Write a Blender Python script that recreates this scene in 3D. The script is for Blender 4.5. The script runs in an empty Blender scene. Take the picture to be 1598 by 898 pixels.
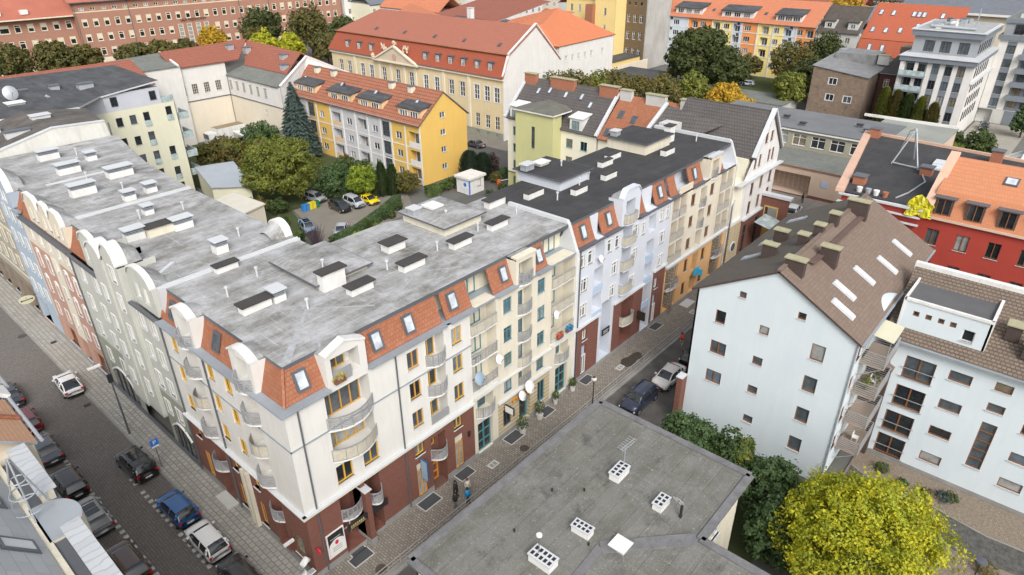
import bpy, bmesh, math, random
from mathutils import Vector, Matrix, noise as mnoise
from math import sin, cos, pi, radians
random.seed(7)
S = bpy.context.scene
COL = S.collection
# ---------------------------------------------------------------- camera
cam_d = bpy.data.cameras.new("camera"); cam = bpy.data.objects.new("camera", cam_d); COL.objects.link(cam)
cam_d.sensor_width = 36; cam_d.lens = 23.66; cam_d.clip_start = .5; cam_d.clip_end = 6000
R_ = Vector((0.65763823, -0.75330349, -0.00676803)); U_ = Vector((0.36292889, 0.30894062, 0.87911223)); W_ = Vector((0.6601474, 0.58059412, -0.47656676))
m = Matrix((R_, U_, -W_)).transposed().to_4x4(); m.translation = Vector((-14.5986, -30.8757, 39.8726))
cam.matrix_world = m
S.camera = cam
# ---------------------------------------------------------------- sky, sun, exposure
w = bpy.data.worlds.new("World"); S.world = w; w.use_nodes = True
nt = w.node_tree; bg = nt.nodes['Background']
sky = nt.nodes.new('ShaderNodeTexSky'); sky.sky_type = 'NISHITA'; sky.sun_disc = False
SUN_EL = radians(42); SUN_AZ = radians(218)      # compass angle from +Y, clockwise
sky.sun_elevation = SUN_EL; sky.sun_rotation = SUN_AZ; sky.dust_density = 6; sky.air_density = 1.2; sky.ozone_density = 1
hs = nt.nodes.new('ShaderNodeHueSaturation'); hs.inputs['Saturation'].default_value = .36
nt.links.new(sky.outputs[0], hs.inputs['Color']); nt.links.new(hs.outputs[0], bg.inputs[0]); bg.inputs[1].default_value = .15
sd = bpy.data.lights.new("sun", 'SUN'); sd.energy = .8; sd.angle = radians(18); sd.color = (1, .98, .955)
so = bpy.data.objects.new("sun", sd); COL.objects.link(so)
dirv = Vector((sin(SUN_AZ) * cos(SUN_EL), cos(SUN_AZ) * cos(SUN_EL), sin(SUN_EL)))
so.rotation_euler = dirv.to_track_quat('Z', 'Y').to_euler(); so.location = (0, 0, 80)
S.view_settings.view_transform = 'Standard'; S.view_settings.look = 'None'; S.view_settings.gamma = 1
S.view_settings.exposure = 0.60
S.render.engine = 'CYCLES'
# ---------------------------------------------------------------- materials
MATS = {}
def _n(nt, t, **k):
    n = nt.nodes.new(t)
    for a, b in k.items():
        try: n.inputs[a].default_value = b
        except Exception: setattr(n, a, b)
    return n
def mat(name, col, rough=.85, var=.18, scale=.6, kind=None, col2=None, bump=0., metal=0., axis='xy', size=(1, 1), mortar=None, fine=0., spec=.5, msize=.02, stain=None):
    """procedural material; kind: brick / tile / felt / cobble / slab / leaf"""
    if name in MATS: return MATS[name]
    M = bpy.data.materials.new(name); M.use_nodes = True; nt = M.node_tree; L = nt.links
    b = nt.nodes['Principled BSDF']; b.inputs['Roughness'].default_value = rough; b.inputs['Metallic'].default_value = metal
    b.inputs['Specular IOR Level'].default_value = spec
    c = (*col, 1); c2 = (*(col2 or tuple(x * (1 - var) for x in col)), 1)
    geo = _n(nt, 'ShaderNodeNewGeometry'); P = geo.outputs['Position']
    def noise(sc, det=4, vec=P, rough=.6):
        n = _n(nt, 'ShaderNodeTexNoise', Scale=sc, Detail=det, Roughness=rough); L.new(vec, n.inputs['Vector']); return n.outputs['Fac']
    def ramp(f, a, bb):
        r = _n(nt, 'ShaderNodeMapRange'); r.inputs['From Min'].default_value = a; r.inputs['From Max'].default_value = bb; L.new(f, r.inputs['Value']); return r.outputs[0]
    def mix(f, a, bb, mode='MIX'):
        x = nt.nodes.new('ShaderNodeMix'); x.data_type = 'RGBA'; x.blend_type = mode
        if isinstance(f, float): x.inputs[0].default_value = f
        else: L.new(f, x.inputs[0])
        for i, v in ((6, a), (7, bb)):
            if isinstance(v, tuple): x.inputs[i].default_value = v
            else: L.new(v, x.inputs[i])
        return x.outputs[2]
    def coords():
        s = _n(nt, 'ShaderNodeSeparateXYZ'); L.new(P, s.inputs[0])
        o = _n(nt, 'ShaderNodeCombineXYZ')
        if axis == 'x': L.new(s.outputs[0], o.inputs[0]); L.new(s.outputs[2], o.inputs[1])
        elif axis == 'y': L.new(s.outputs[1], o.inputs[0]); L.new(s.outputs[2], o.inputs[1])
        elif axis == 'g': L.new(s.outputs[0], o.inputs[0]); L.new(s.outputs[1], o.inputs[1])
        elif axis == 'gy': L.new(s.outputs[1], o.inputs[0]); L.new(s.outputs[0], o.inputs[1])
        else:
            a = _n(nt, 'ShaderNodeMath', operation='ADD'); L.new(s.outputs[0], a.inputs[0]); L.new(s.outputs[1], a.inputs[1])
            L.new(a.outputs[0], o.inputs[0]); L.new(s.outputs[2], o.inputs[1])
        return o.outputs[0]
    big = ramp(noise(scale), .3, .7)
    if kind in ('brick', 'tile', 'slab', 'cobble'):
        br = _n(nt, 'ShaderNodeTexBrick'); vec_ = coords()
        if kind in ('cobble', 'slab', 'tile') or mortar:
            nn = _n(nt, 'ShaderNodeTexNoise', Scale=1.3 if kind != 'cobble' else 2.2, Detail=3); L.new(P, nn.inputs['Vector'])
            vm = _n(nt, 'ShaderNodeVectorMath', operation='MULTIPLY_ADD'); L.new(nn.outputs['Color'], vm.inputs[0]); vm.inputs[1].default_value = (size[1] * .9,) * 3 if kind == 'cobble' else (size[1] * .25,) * 3; L.new(vec_, vm.inputs[2]); vec_ = vm.outputs[0]
        L.new(vec_, br.inputs['Vector'])
        br.inputs['Scale'].default_value = 1; br.inputs['Brick Width'].default_value = size[0]; br.inputs['Row Height'].default_value = size[1]
        br.inputs['Mortar Size'].default_value = msize; br.inputs['Mortar Smooth'].default_value = .3; br.inputs['Bias'].default_value = 0
        br.inputs['Color1'].default_value = c; br.inputs['Color2'].default_value = c2
        br.inputs['Mortar'].default_value = (*(mortar or tuple(x * .55 for x in col)), 1)
        if kind == 'tile': br.offset = .5
        col_o = mix(big, br.outputs['Color'], mix(.5, br.outputs['Color'], c2), 'MIX')
        gr_ = ramp(noise(2.3, 8, P, .8), .54, .72); col_o = mix(gr_, col_o, mix(.3, col_o, (*(mortar or tuple(x * .5 for x in col)), 1)))
        hgt = br.outputs['Fac']
    elif kind == 'leaf':
        r = geo.outputs['Random Per Island']
        n1 = ramp(noise(scale, 3), .35, .65)
        col_o = mix(r, c, c2); col_o = mix(n1, col_o, mix(.75, col_o, (*(mortar or c2[:3]), 1)))
        tr = _n(nt, 'ShaderNodeBsdfTranslucent'); L.new(col_o, tr.inputs[0])
        ms = _n(nt, 'ShaderNodeMixShader'); ms.inputs[0].default_value = .3
        L.new(b.outputs[0], ms.inputs[1]); L.new(tr.outputs[0], ms.inputs[2]); L.new(ms.outputs[0], nt.nodes['Material Output'].inputs[0])
        hgt = None
    else:
        col_o = mix(big, c, c2); hgt = None
    if kind == 'felt':     # roofing felt: strips, seams, pale wash marks and dark stains
        br = _n(nt, 'ShaderNodeTexBrick'); L.new(coords(), br.inputs['Vector'])
        br.inputs['Scale'].default_value = 1; br.inputs['Brick Width'].default_value = size[0]; br.inputs['Row Height'].default_value = size[1]
        br.inputs['Mortar Size'].default_value = msize; br.inputs['Mortar Smooth'].default_value = .6
        br.inputs['Color1'].default_value = (1, 1, 1, 1); br.inputs['Color2'].default_value = (.9, .9, .9, 1); br.inputs['Mortar'].default_value = (*(mortar or (.72,) * 3), 1)
        mp = _n(nt, 'ShaderNodeMapping'); mp.inputs['Scale'].default_value = (.8, 1.25, 1) if axis == 'g' else (1.25, .8, 1); L.new(P, mp.inputs[0])
        st = ramp(noise(.42, 8, mp.outputs[0], .72), .4, .62)
        col_o = mix(st, col_o, (*(stain or c[:3]), 1))
        n3 = ramp(noise(1.1, 10, P, .82), .5, .66)
        col_o = mix(n3, col_o, mix(.42, col_o, c2))
        for scv, lo in (((.22, 5.5, 1), .56), ((5.5, .22, 1), .58), ((2.2, 2.2, 1), .6)):
            mq = _n(nt, 'ShaderNodeMapping'); mq.inputs['Scale'].default_value = scv; mq.inputs['Rotation'].default_value = (0, 0, .12 if scv[0] < 1 else -.2); L.new(P, mq.inputs[0])
            fq = _n(nt, 'ShaderNodeMath', operation='MULTIPLY'); fq.inputs[1].default_value = .38; L.new(ramp(noise(1., 5, mq.outputs[0], .6), lo, lo + .12), fq.inputs[0]); col_o = mix(fq.outputs[0], col_o, (*(tuple(min(1, x * 1.35) for x in (stain or col))), 1))
        col_o = mix(1., col_o, br.outputs['Color'], 'MULTIPLY')
    if name.startswith('weathered'):
        col_o = mix(ramp(noise(7, 2), .64, .7), col_o, (.42, .42, .40, 1)); col_o = mix(ramp(noise(.5, 7, P, .75), .55, .72), col_o, (.075, .075, .065, 1))
    if stain and kind != 'felt':
        mp = _n(nt, 'ShaderNodeMapping'); mp.inputs['Scale'].default_value = (1.5, 1.5, .18); L.new(P, mp.inputs[0])
        st = ramp(noise(.9, 7, mp.outputs[0], .75), .48, .72)
        col_o = mix(st, col_o, (*stain, 1))
    if fine:
        f = ramp(noise(14 if kind != 'cobble' else 6, 3), .25, .75)
        col_o = mix(f, col_o, mix(fine, col_o, (0, 0, 0, 1)))
    L.new(col_o, b.inputs['Base Color'])
    if bump:
        bp = _n(nt, 'ShaderNodeBump', Strength=.6, Distance=bump)
        if hgt is not None:
            iv = _n(nt, 'ShaderNodeMath', operation='SUBTRACT'); iv.inputs[0].default_value = 1; L.new(hgt, iv.inputs[1]); L.new(iv.outputs[0], bp.inputs['Height'])
        else: L.new(noise(9, 5), bp.inputs['Height'])
        L.new(bp.outputs[0], b.inputs['Normal'])
    MATS[name] = M
    return M
def glass(name, col, rough=.06, spec=.6, var=.5):
    if name in MATS: return MATS[name]
    M = mat(name, col, rough, var, 1.3, spec=spec); M.node_tree.nodes['Principled BSDF'].inputs['Coat Weight'].default_value = .3
    return M
def paint(name, col, metal=.0):
    if name in MATS: return MATS[name]
    M = mat(name, col, .28, .03, 1, metal=metal); p = M.node_tree.nodes['Principled BSDF']; p.inputs['Coat Weight'].default_value = 1; p.inputs['Coat Roughness'].default_value = .06
    return M
white = mat('white_render', (.63, .627, .605), var=.09, fine=.04, stain=(.55, .54, .50), scale=.35)
white2 = mat('bright_white_plaster', (.66, .66, .65), var=.12, scale=1.5, stain=(.52, .52, .5))
lilac = mat('pale_blue_render', (.545, .575, .635), var=.1, scale=.35, stain=(.5, .54, .62))
blue_p = mat('light_blue_render', (.38, .47, .60), var=.1)
cream = mat('cream_render', (.62, .58, .48), var=.1, stain=(.50, .47, .39), scale=.4)
cream2 = mat('pale_cream_render', (.64, .60, .49), var=.1, stain=(.5, .47, .38))
sand = mat('rusticated_sand_render', (.47, .38, .24), var=.1, kind='brick', size=(9, .42), mortar=(.1, .08, .06), msize=.035, col2=(.46, .39, .26))
ochre = mat('ochre_render', (.66, .38, .16), var=.12, stain=(.6, .45, .28))
beige = mat('beige_render', (.62, .56, .45), var=.1, stain=(.5, .46, .38))
greygreen = mat('pale_grey_green_render', (.47, .48, .44), var=.09, stain=(.38, .39, .36))
darkgreen = mat('grey_green_render', (.27, .285, .235), var=.1)
pink = mat('salmon_render', (.43, .255, .195), var=.12, stain=(.36, .24, .19))
greyblue = mat('grey_blue_render', (.33, .40, .48), var=.1)
brick = mat('dark_red_brick', (.205, .075, .052), var=.25, kind='brick', size=(.26, .085), mortar=(.12, .075, .06), msize=.012, col2=(.15, .055, .04), scale=1.2)
plinth = mat('grey_plinth', (.29, .29, .285), var=.3, stain=(.2, .2, .19))
steel = mat('galvanised_sheet', (.40, .43, .46), .5, .15, metal=.3)
dsteel = mat('dark_grey_metal', (.13, .14, .16), .5, .15, metal=.3)
zinc = mat('zinc_flashing', (.30, .34, .38), .5, .15, metal=.2)
lite = mat('pale_sheet_coping', (.52, .54, .56), .45, .1)
rail = mat('aluminium_railing', (.42, .43, .45), .4, .1, metal=.4)
cloth = mat('beige_balcony_screen', (.46, .43, .35), .8, .2, scale=3)
tileX = mat('orange_roof_tiles_x', (.33, .15, .085), .8, .3, kind='tile', axis='x', size=(.26, .27), mortar=(.25, .08, .04), msize=.022, col2=(.28, .105, .055), bump=.04, scale=1)
tileY = mat('orange_roof_tiles_y', (.32, .145, .08), .8, .3, kind='tile', axis='y', size=(.26, .27), mortar=(.24, .08, .04), msize=.022, col2=(.27, .10, .052), bump=.04, scale=1)
felt = mat('grey_roofing_felt', (.30, .302, .302), .85, .3, kind='felt', axis='g', size=(5, 1.0), col2=(.125, .12, .10), stain=(.41, .418, .43), mortar=(.82,) * 3, scale=.22, msize=.02, fine=.12)
felt_b = mat('black_roofing_felt', (.027, .028, .031), .9, .3, kind='felt', axis='g', size=(6, 1.0), col2=(.032, .032, .034), stain=(.046, .046, .049), mortar=(.7,) * 3, scale=.3, msize=.03)
felt_d = mat('weathered_roofing_felt', (.205, .20, .175), .9, .3, kind='felt', axis='g', size=(37, 1.15), col2=(.12, .122, .10), stain=(.225, .225, .21), mortar=(.55,) * 3, scale=.3, fine=.5, msize=.02)
g_dark = glass('dark_window_glass', (.025, .03, .035))
g_mid = glass('grey_window_glass', (.09, .11, .125))
g_cur = glass('curtained_window_glass', (.36, .37, .37))
g_sky = glass('bright_skylight_glass', (.62, .68, .74), .1)
f_white = mat('white_window_frame', (.68, .68, .67), .4, .04)
f_yel = mat('yellow_window_frame', (.62, .36, .05), .5, .12)
f_ora = mat('orange_wood_frame', (.55, .29, .07), .5, .15)
f_brown = mat('brown_wood_frame', (.21, .09, .035), .5, .2)
f_teal = mat('teal_window_frame', (.07, .20, .23), .4, .1)
f_dark = mat('dark_window_frame', (.05, .055, .06), .4, .1)
sill_m = mat('metal_sill', (.5, .52, .54), .4, .1)
conc = mat('pale_concrete', (.5, .5, .48), .8, .15)
black = mat('black_plastic', (.02, .02, .022), .5, .1)
# ---------------------------------------------------------------- geometry helpers
class MB:
    def __init__(s, T=None): s.v = []; s.f = []; s.m = []; s.T = T
    def vert(s, p):
        s.v.append(tuple(s.T(*p)) if s.T else tuple(p)); return len(s.v) - 1
    def poly(s, pts, mi=0):
        s.f.append([s.vert(p) for p in pts]); s.m.append(mi)
    def box(s, x0, x1, y0, y1, z0, z1, mi=0, top=None):
        i = [s.vert((x, y, z)) for z in (z0, z1) for y in (y0, y1) for x in (x0, x1)]
        for q, (a, b, c, d) in enumerate(((0, 1, 3, 2), (4, 5, 7, 6), (0, 1, 5, 4), (2, 3, 7, 6), (0, 2, 6, 4), (1, 3, 7, 5))):
            s.f.append([i[a], i[b], i[c], i[d]]); s.m.append(top if (q == 1 and top is not None) else mi)
    def prism(s, pts, z0, z1, mi=0, top=None, cap=True):
        """vertical prism over a 2-D polygon; z1 may be a function of (x,y)"""
        zt = z1 if callable(z1) else (lambda x, y: z1)
        a = [s.vert((x, y, z0)) for x, y in pts]; b = [s.vert((x, y, zt(x, y))) for x, y in pts]; n = len(pts)
        for i in range(n): s.f.append([a[i], a[(i + 1) % n], b[(i + 1) % n], b[i]]); s.m.append(mi)
        if cap: s.f.append(b); s.m.append(mi if top is None else top); s.f.append(a[::-1]); s.m.append(mi)
    def slab(s, pts, nrm, t, mi=0, edge=None):
        """thick sheet: polygon pushed along -nrm by t"""
        n = Vector(nrm).normalized() * t; a = [s.vert(p) for p in pts]; b = [s.vert(Vector(p) - n) for p in pts]; k = len(pts)
        s.f.append(a); s.m.append(mi); s.f.append(b[::-1]); s.m.append(mi)
        for i in range(k): s.f.append([a[i], a[(i + 1) % k], b[(i + 1) % k], b[i]]); s.m.append(mi if edge is None else edge)
    def bar(s, a, b, w, mi=0, h=None):
        a = Vector(a); b = Vector(b); d = (b - a).normalized(); h = h or w
        up = Vector((0, 0, 1)) if abs(d.z) < .9 else Vector((1, 0, 0))
        x = d.cross(up).normalized() * w / 2; y = d.cross(x).normalized() * h / 2
        i = [s.vert(p + sx * x + sy * y) for p in (a, b) for sx, sy in ((-1, -1), (1, -1), (1, 1), (-1, 1))]
        for q in ((0, 1, 2, 3), (7, 6, 5, 4), (0, 4, 5, 1), (1, 5, 6, 2), (2, 6, 7, 3), (3, 7, 4, 0)): s.f.append([i[k] for k in q]); s.m.append(mi)
    def tube(s, pts, r, n=8, mi=0, cap=True):
        rings = []
        P = [Vector(p) for p in pts]
        for k, p in enumerate(P):
            d = (P[min(k + 1, len(P) - 1)] - P[max(k - 1, 0)]).normalized()
            up = Vector((0, 0, 1)) if abs(d.z) < .9 else Vector((1, 0, 0))
            x = d.cross(up).normalized(); y = d.cross(x).normalized(); rr = r[k] if isinstance(r, (list, tuple)) else r
            rings.append([s.vert(p + x * rr * cos(2 * pi * j / n) + y * rr * sin(2 * pi * j / n)) for j in range(n)])
        for a, b in zip(rings, rings[1:]):
            for j in range(n): s.f.append([a[j], a[(j + 1) % n], b[(j + 1) % n], b[j]]); s.m.append(mi)
        if cap: s.f.append(rings[0][::-1]); s.m.append(mi); s.f.append(rings[-1]); s.m.append(mi)
    def build(s, name, mats, parent=None, smooth=False, clip=None, mesh_only=False):
        mats = mats if isinstance(mats, (list, tuple)) else [mats]
        off = Vector(parent_off(parent)) if parent is not None else Vector((0, 0, 0))
        me = bpy.data.meshes.new(name)
        me.from_pydata([Vector(p) - off for p in s.v], [], s.f); me.polygons.foreach_set('material_index', s.m)
        for q in mats: me.materials.append(q)
        if clip:
            bm = bmesh.new(); bm.from_mesh(me)
            for co, no in clip:
                bmesh.ops.bisect_plane(bm, geom=bm.verts[:] + bm.edges[:] + bm.faces[:], plane_co=Vector(co) - off, plane_no=no, clear_outer=True)
            bm.to_mesh(me); bm.free()
        if smooth: me.polygons.foreach_set('use_smooth', [True] * len(me.polygons))
        me.update()
        if mesh_only: return me
        o = bpy.data.objects.new(name, me); COL.objects.link(o)
        if parent is not None: o.parent = parent
        OFF[o.name] = tuple(off)
        return o
OFF = {}
def parent_off(p): return OFF.get(p.name, (0, 0, 0))
def tag(o, label=None, cat=None, group=None, kind=None):
    for k, v in (('label', label), ('category', cat), ('group', group), ('kind', kind)):
        if v: o[k] = v
    return o
def thing(name, loc, label, cat, group=None, rz=0):
    o = bpy.data.objects.new(name, None); o.empty_display_size = .5; COL.objects.link(o); o.location = loc; o.rotation_euler = (0, 0, rz)
    OFF[o.name] = tuple(loc) if rz == 0 else (0, 0, 0)
    return tag(o, label, cat, group)
def copy_tree(o, parent=None):
    c = o.copy(); COL.objects.link(c)
    if parent: c.parent = parent
    for ch in list(o.children): copy_tree(ch, c)
    return c
class Face:
    """a facade plane: s runs along (ux,uy), d outward along (nx,ny)"""
    def __init__(f, ox, oy, ux, uy, nx, ny): f.o = (ox, oy); f.u = (ux, uy); f.n = (nx, ny); f.rz = math.atan2(nx, -ny)
    def P(f, s, d, z): return (f.o[0] + f.u[0] * s + f.n[0] * d, f.o[1] + f.u[1] * s + f.n[1] * d, z)
def FX(y): return Face(0, y, 1, 0, 0, -1)      # wall in plane y, seen from -y; s = x
def FY(x): return Face(x, 0, 0, 1, -1, 0)      # wall in plane x, seen from -x; s = y
def FYp(x): return Face(x, 0, 0, 1, 1, 0)
def FXp(y): return Face(0, y, 1, 0, 0, 1)
PROTO = {}
RND = random.Random(3)
def place(proto_key, make, parent, loc, rz):
    """first use makes the thing, later uses copy object and children, sharing meshes"""
    if proto_key not in PROTO:
        o = make(); PROTO[proto_key] = o
    else: o = copy_tree(PROTO[proto_key])
    o.parent = parent; off = parent_off(parent)
    o.location = (loc[0] - off[0], loc[1] - off[1], loc[2] - off[2]); o.rotation_euler = (0, 0, rz)
    return o
g_warm = glass('warm_curtained_glass', (.22, .19, .14)); g_blue = glass('sky_reflecting_glass', (.14, .18, .22))
PANES = [g_dark, g_dark, g_mid, g_blue, g_mid, g_cur, g_warm]
def win(face, parent, s, z, w, h, fm=None, nv=1, nh=0, depth=.14, trim=None, sill=True, pane=None, tw=.12, fw=.07, name='window', blind=False, d0=0.):
    fm = fm or f_white; pane = pane or RND.choice(PANES); bl = blind and RND.random() < .6; bf = RND.choice((.35, .55, .75)) if bl else 0
    key = (name, w, h, fm.name, nv, nh, depth, trim.name if trim else None, sill, pane.name, tw, bf)
    def make():
        b = MB(); W = w / 2; H = h / 2; y0 = depth - .05; y1 = depth + .03
        b.box(-W, W, y0, y1, H - fw, H); b.box(-W, W, y0, y1, -H, -H + fw); b.box(-W, -W + fw, y0, y1, -H + fw, H - fw); b.box(W - fw, W, y0, y1, -H + fw, H - fw)
        for i in range(nv):
            x = -W + w * (i + 1) / (nv + 1); b.box(x - fw * .6, x + fw * .6, y0 - .01, y1, -H + fw, H - fw)
        for i in range(nh):
            zz = H - h * (i + 1) / (nh + 1) * (.6 if nh == 1 else 1); b.box(-W + fw, W - fw, y0 - .005, y1, zz - fw * .4, zz + fw * .4)
        if sill: b.box(-W - .06, W + .06, -.08, y0, -H - .05, -H, 1)
        if trim:
            b.box(-W - tw, -W, -.05, .02, -H, H, 2); b.box(W, W + tw, -.05, .02, -H, H, 2); b.box(-W - tw, W + tw, -.06, .02, H, H + tw, 2)
        if bl: b.box(-W + fw, W - fw, y1 - .02, y1 - .005, H - fw - (h - 2 * fw) * bf, H - fw, 0)
        o = b.build(name, [fm, sill_m, trim or fm])
        p = MB(); p.poly([(-W + fw * .5, y1 - .005, -H + fw * .5), (W - fw * .5, y1 - .005, -H + fw * .5), (W - fw * .5, y1 - .005, H - fw * .5), (-W + fw * .5, y1 - .005, H - fw * .5)])
        q = p.build('pane', [pane]); q.parent = o
        return o
    return place(key, make, parent, face.P(s, d0, z), face.rz)
class Wall:
    """a wall in a Face plane with real openings; zones pick the material"""
    def __init__(W, face, parent, s0, s1, z0, z1, mats, zones=(), d=0., name='wall', cuts=()):
        W.f = face; W.p = parent; W.r = (s0, s1, z0, z1); W.mats = mats; W.zones = list(zones); W.h = []; W.d = d; W.name = name; W.cuts = cuts
    def hole(W, s, z, w, h, depth=.16, back=None, side=None): W.h.append((s - w / 2, s + w / 2, z - h / 2, z + h / 2, depth, back, side))
    def win(W, s, z, w, h, fm=None, **k):
        dp = k.get('depth', .14); W.hole(s, z, w, h, dp + .04); return win(W.f, W.p, s, z, w, h, fm, d0=W.d, **k)
    def grid(W, ss, zs, w, h, fm=None, **k):
        for s in ss:
            for z in zs: W.win(s, z, w, h, fm, **k)
    def loggia(W, s, z, w, h, depth=1.2, back=0, side=None, door=None, dw=None, dh=None, ds=0, **k):
        W.hole(s, z, w, h, depth, back, side)
        if door:
            dw = dw or w * .62; dh = dh or min(h - .25, 2.2)
            win(W.f, W.p, s + ds, z - h / 2 + dh / 2 + .05, dw, dh, door, depth=-.05, sill=False, name='balcony_door', d0=W.d - depth - .001, **k)
    def build(W, clip=None):
        s0, s1, z0, z1 = W.r
        xs = sorted({s0, s1, *[x for h in W.h for x in h[:2]], *[x for q in W.zones for x in q[:2]], *W.cuts}); zs = sorted({z0, z1, *[x for h in W.h for x in h[2:4]], *[x for q in W.zones for x in q[2:4]]})
        xs = [x for x in xs if s0 - 1e-6 <= x <= s1 + 1e-6]; zs = [x for x in zs if z0 - 1e-6 <= x <= z1 + 1e-6]
        b = MB(W.f.P); d = W.d
        def zone(a, c):
            m = 0
            for q in W.zones:
                if q[0] < a < q[1] and q[2] < c < q[3]: m = q[4]
            return m
        for i in range(len(xs) - 1):
            for j in range(len(zs) - 1):
                a, c = (xs[i] + xs[i + 1]) / 2, (zs[j] + zs[j + 1]) / 2
                if xs[i + 1] - xs[i] < 1e-5 or zs[j + 1] - zs[j] < 1e-5: continue
                if any(h[0] < a < h[1] and h[2] < c < h[3] for h in W.h): continue
                b.poly([(xs[i], d, zs[j]), (xs[i + 1], d, zs[j]), (xs[i + 1], d, zs[j + 1]), (xs[i], d, zs[j + 1])], zone(a, c))
        for (a, e, lo, hi, dp, back, side) in W.h:
            mi = zone(a - .01, (lo + hi) / 2) if side is None else side
            b.poly([(a, d, lo), (a, d - dp, lo), (a, d - dp, hi), (a, d, hi)], mi); b.poly([(e, d, lo), (e, d - dp, lo), (e, d - dp, hi), (e, d, hi)], mi)
            b.poly([(a, d, lo), (e, d, lo), (e, d - dp, lo), (a, d - dp, lo)], mi); b.poly([(a, d, hi), (e, d, hi), (e, d - dp, hi), (a, d - dp, hi)], mi)
            if back is not None: b.poly([(a, d - dp, lo), (e, d - dp, lo), (e, d - dp, hi), (a, d - dp, hi)], back)
        return b.build(W.name, W.mats, W.p, clip=clip)
def fbox(face, parent, name, m, s0, s1, d0, d1, z0, z1, smooth=False):
    b = MB(face.P); b.box(s0, s1, d0, d1, z0, z1); return b.build(name, m, parent)
def balcony(face, parent, s, z, w, bulge=.45, flat=.0, h=1.0, style='bars', slab=None, rm=None, nb=6, d0=0., base=.12):
    """curved balcony: slab and railing; z = floor level"""
    key = ('balc', w, bulge, flat, h, style, nb, (rm or rail).name, (slab or white2).name, base)
    def make():
        n = 10; arc = []
        for i in range(n + 1):
            t = -1 + 2 * i / n; arc.append((t * w / 2, -(flat + bulge * (1 - t * t))))
        b = MB(); pts = [(-w / 2, .02)] + arc + [(w / 2, .02)]
        b.prism(pts, -base, 0)
        o = b.build('balcony', slab or white2)
        r = MB()
        fullarc = ([(-w / 2, 0)] if flat > .05 else []) + arc + ([(w / 2, 0)] if flat > .05 else [])
        fullarc = [(x * .985, y * .97) for x, y in fullarc]
        def strip(z0, z1, t=.035, mi=0):
            for (xa, ya), (xb, yb) in zip(fullarc, fullarc[1:]): r.bar((xa, ya, (z0 + z1) / 2), (xb, yb, (z0 + z1) / 2), t, mi, z1 - z0)
        strip(h - .06, h, .06)
        if style == 'bars':
            for k in range(nb): zz = .1 + (h - .2) * k / (nb - 1); strip(zz - .022, zz + .022, .025)
        elif style == 'screen': strip(.08, h - .1, .02, 1); strip(.04, .07, .04)
        elif style == 'glass': strip(.08, h - .08, .02, 2)
        elif style == 'vert':
            m_ = len(fullarc); tot = 18
            for k in range(tot + 1):
                u = k / tot * (m_ - 1); i = min(int(u), m_ - 2); f = u - i; x = fullarc[i][0] * (1 - f) + fullarc[i + 1][0] * f; y = fullarc[i][1] * (1 - f) + fullarc[i + 1][1] * f
                r.box(x - .012, x + .012, y - .012, y + .012, .05, h - .05)
            strip(.04, .07, .03)
        for k in range(0, len(fullarc), max(1, (len(fullarc) - 1) // 4)):
            x, y = fullarc[k]; r.box(x - .025, x + .025, y - .03, y + .02, 0, h)
        q = r.build('railing', [rm or rail, cloth, g_frost]); q.parent = o
        return o
    return place(key, make, parent, face.P(s, d0, z), face.rz)
g_frost = glass('frosted_balcony_glass', (.45, .55, .56), .2)
def skylight(parent, pos, n, w=.78, h=1.15, along=None, pm=None, name='skylight', fm=None):
    """roof window lying in a slope with normal n at pos; along = horizontal eave direction"""
    n = Vector(n).normalized(); u = Vector(along or Vector((0, 0, 1)).cross(n)).normalized(); v = n.cross(u)
    key = ('sky', w, h, (pm or g_sky).name, (fm or dsteel).name)
    def make():
        b = MB(); W = w / 2; H = h / 2; e = .09
        b.box(-W, W, H - e, H, 0, .1); b.box(-W, W, -H, -H + e, 0, .1); b.box(-W, -W + e, -H + e, H - e, 0, .1); b.box(W - e, W, -H + e, H - e, 0, .1)
        b.box(-W - .07, W + .07, -H - .1, H + .07, -.02, .025)
        o = b.build(name, [fm or dsteel])
        p = MB(); p.box(-W + e, W - e, -H + e, H - e, .03, .07); q = p.build('pane', [pm or g_sky]); q.parent = o
        return o
    o = place(key, make, parent, pos, 0)
    off = Vector(parent_off(parent)); M = Matrix((u, v, n)).transposed().to_4x4(); M.translation = Vector(pos) - off; o.matrix_local = M
    o.rotation_mode = 'XYZ'
    return o
def slope(face, parent, s0, s1, z0, z1, d0, d1, m, name='mansard_roof', curve=.06, gutter=True, gd=.2, gm=None, t=.12):
    """tile slope between (d0,z0) and (d1,z1), slightly bell-cast, with a gutter and eave board"""
    b = MB(face.P); n = 5
    pr = [(d0 + (d1 - d0) * k / n - curve * sin(pi * k / n), z0 + (z1 - z0) * k / n) for k in range(n + 1)]
    for (da, za), (db, zb) in zip(pr, pr[1:]):
        b.poly([(s0, da, za), (s1, da, za), (s1, db, zb), (s0, db, zb)])
        b.poly([(s0, da, za), (s0, db, zb), (s0, db - t, zb), (s0, da - t, za)]); b.poly([(s1, da, za), (s1, db, zb), (s1, db - t, zb), (s1, da - t, za)])
    b.poly([(s0, d0 - t, z0), (s1, d0 - t, z0), (s1, d1 - t, z1), (s0, d1 - t, z1)])
    o = b.build(name, m, parent)
    if gutter:
        g = MB(face.P); g.box(s0, s1, d0, gd, z0 - .14, z0 - .02); g.box(s0, s1, gd, gd + .12, z0 - .12, z0 + .02)
        g.build('gutter', gm or zinc, parent)
    return o
def vent_pipe(parent, x, y, z, h=.7):
    def make():
        b = MB(); b.tube([(0, 0, 0), (0, 0, h)], .07, 8); b.tube([(0, 0, h), (0, 0, h + .12)], .14, 8); return b.build('vent_pipe', lite)
    return place(('vp', h), make, parent, (x, y, z), 0)
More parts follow.
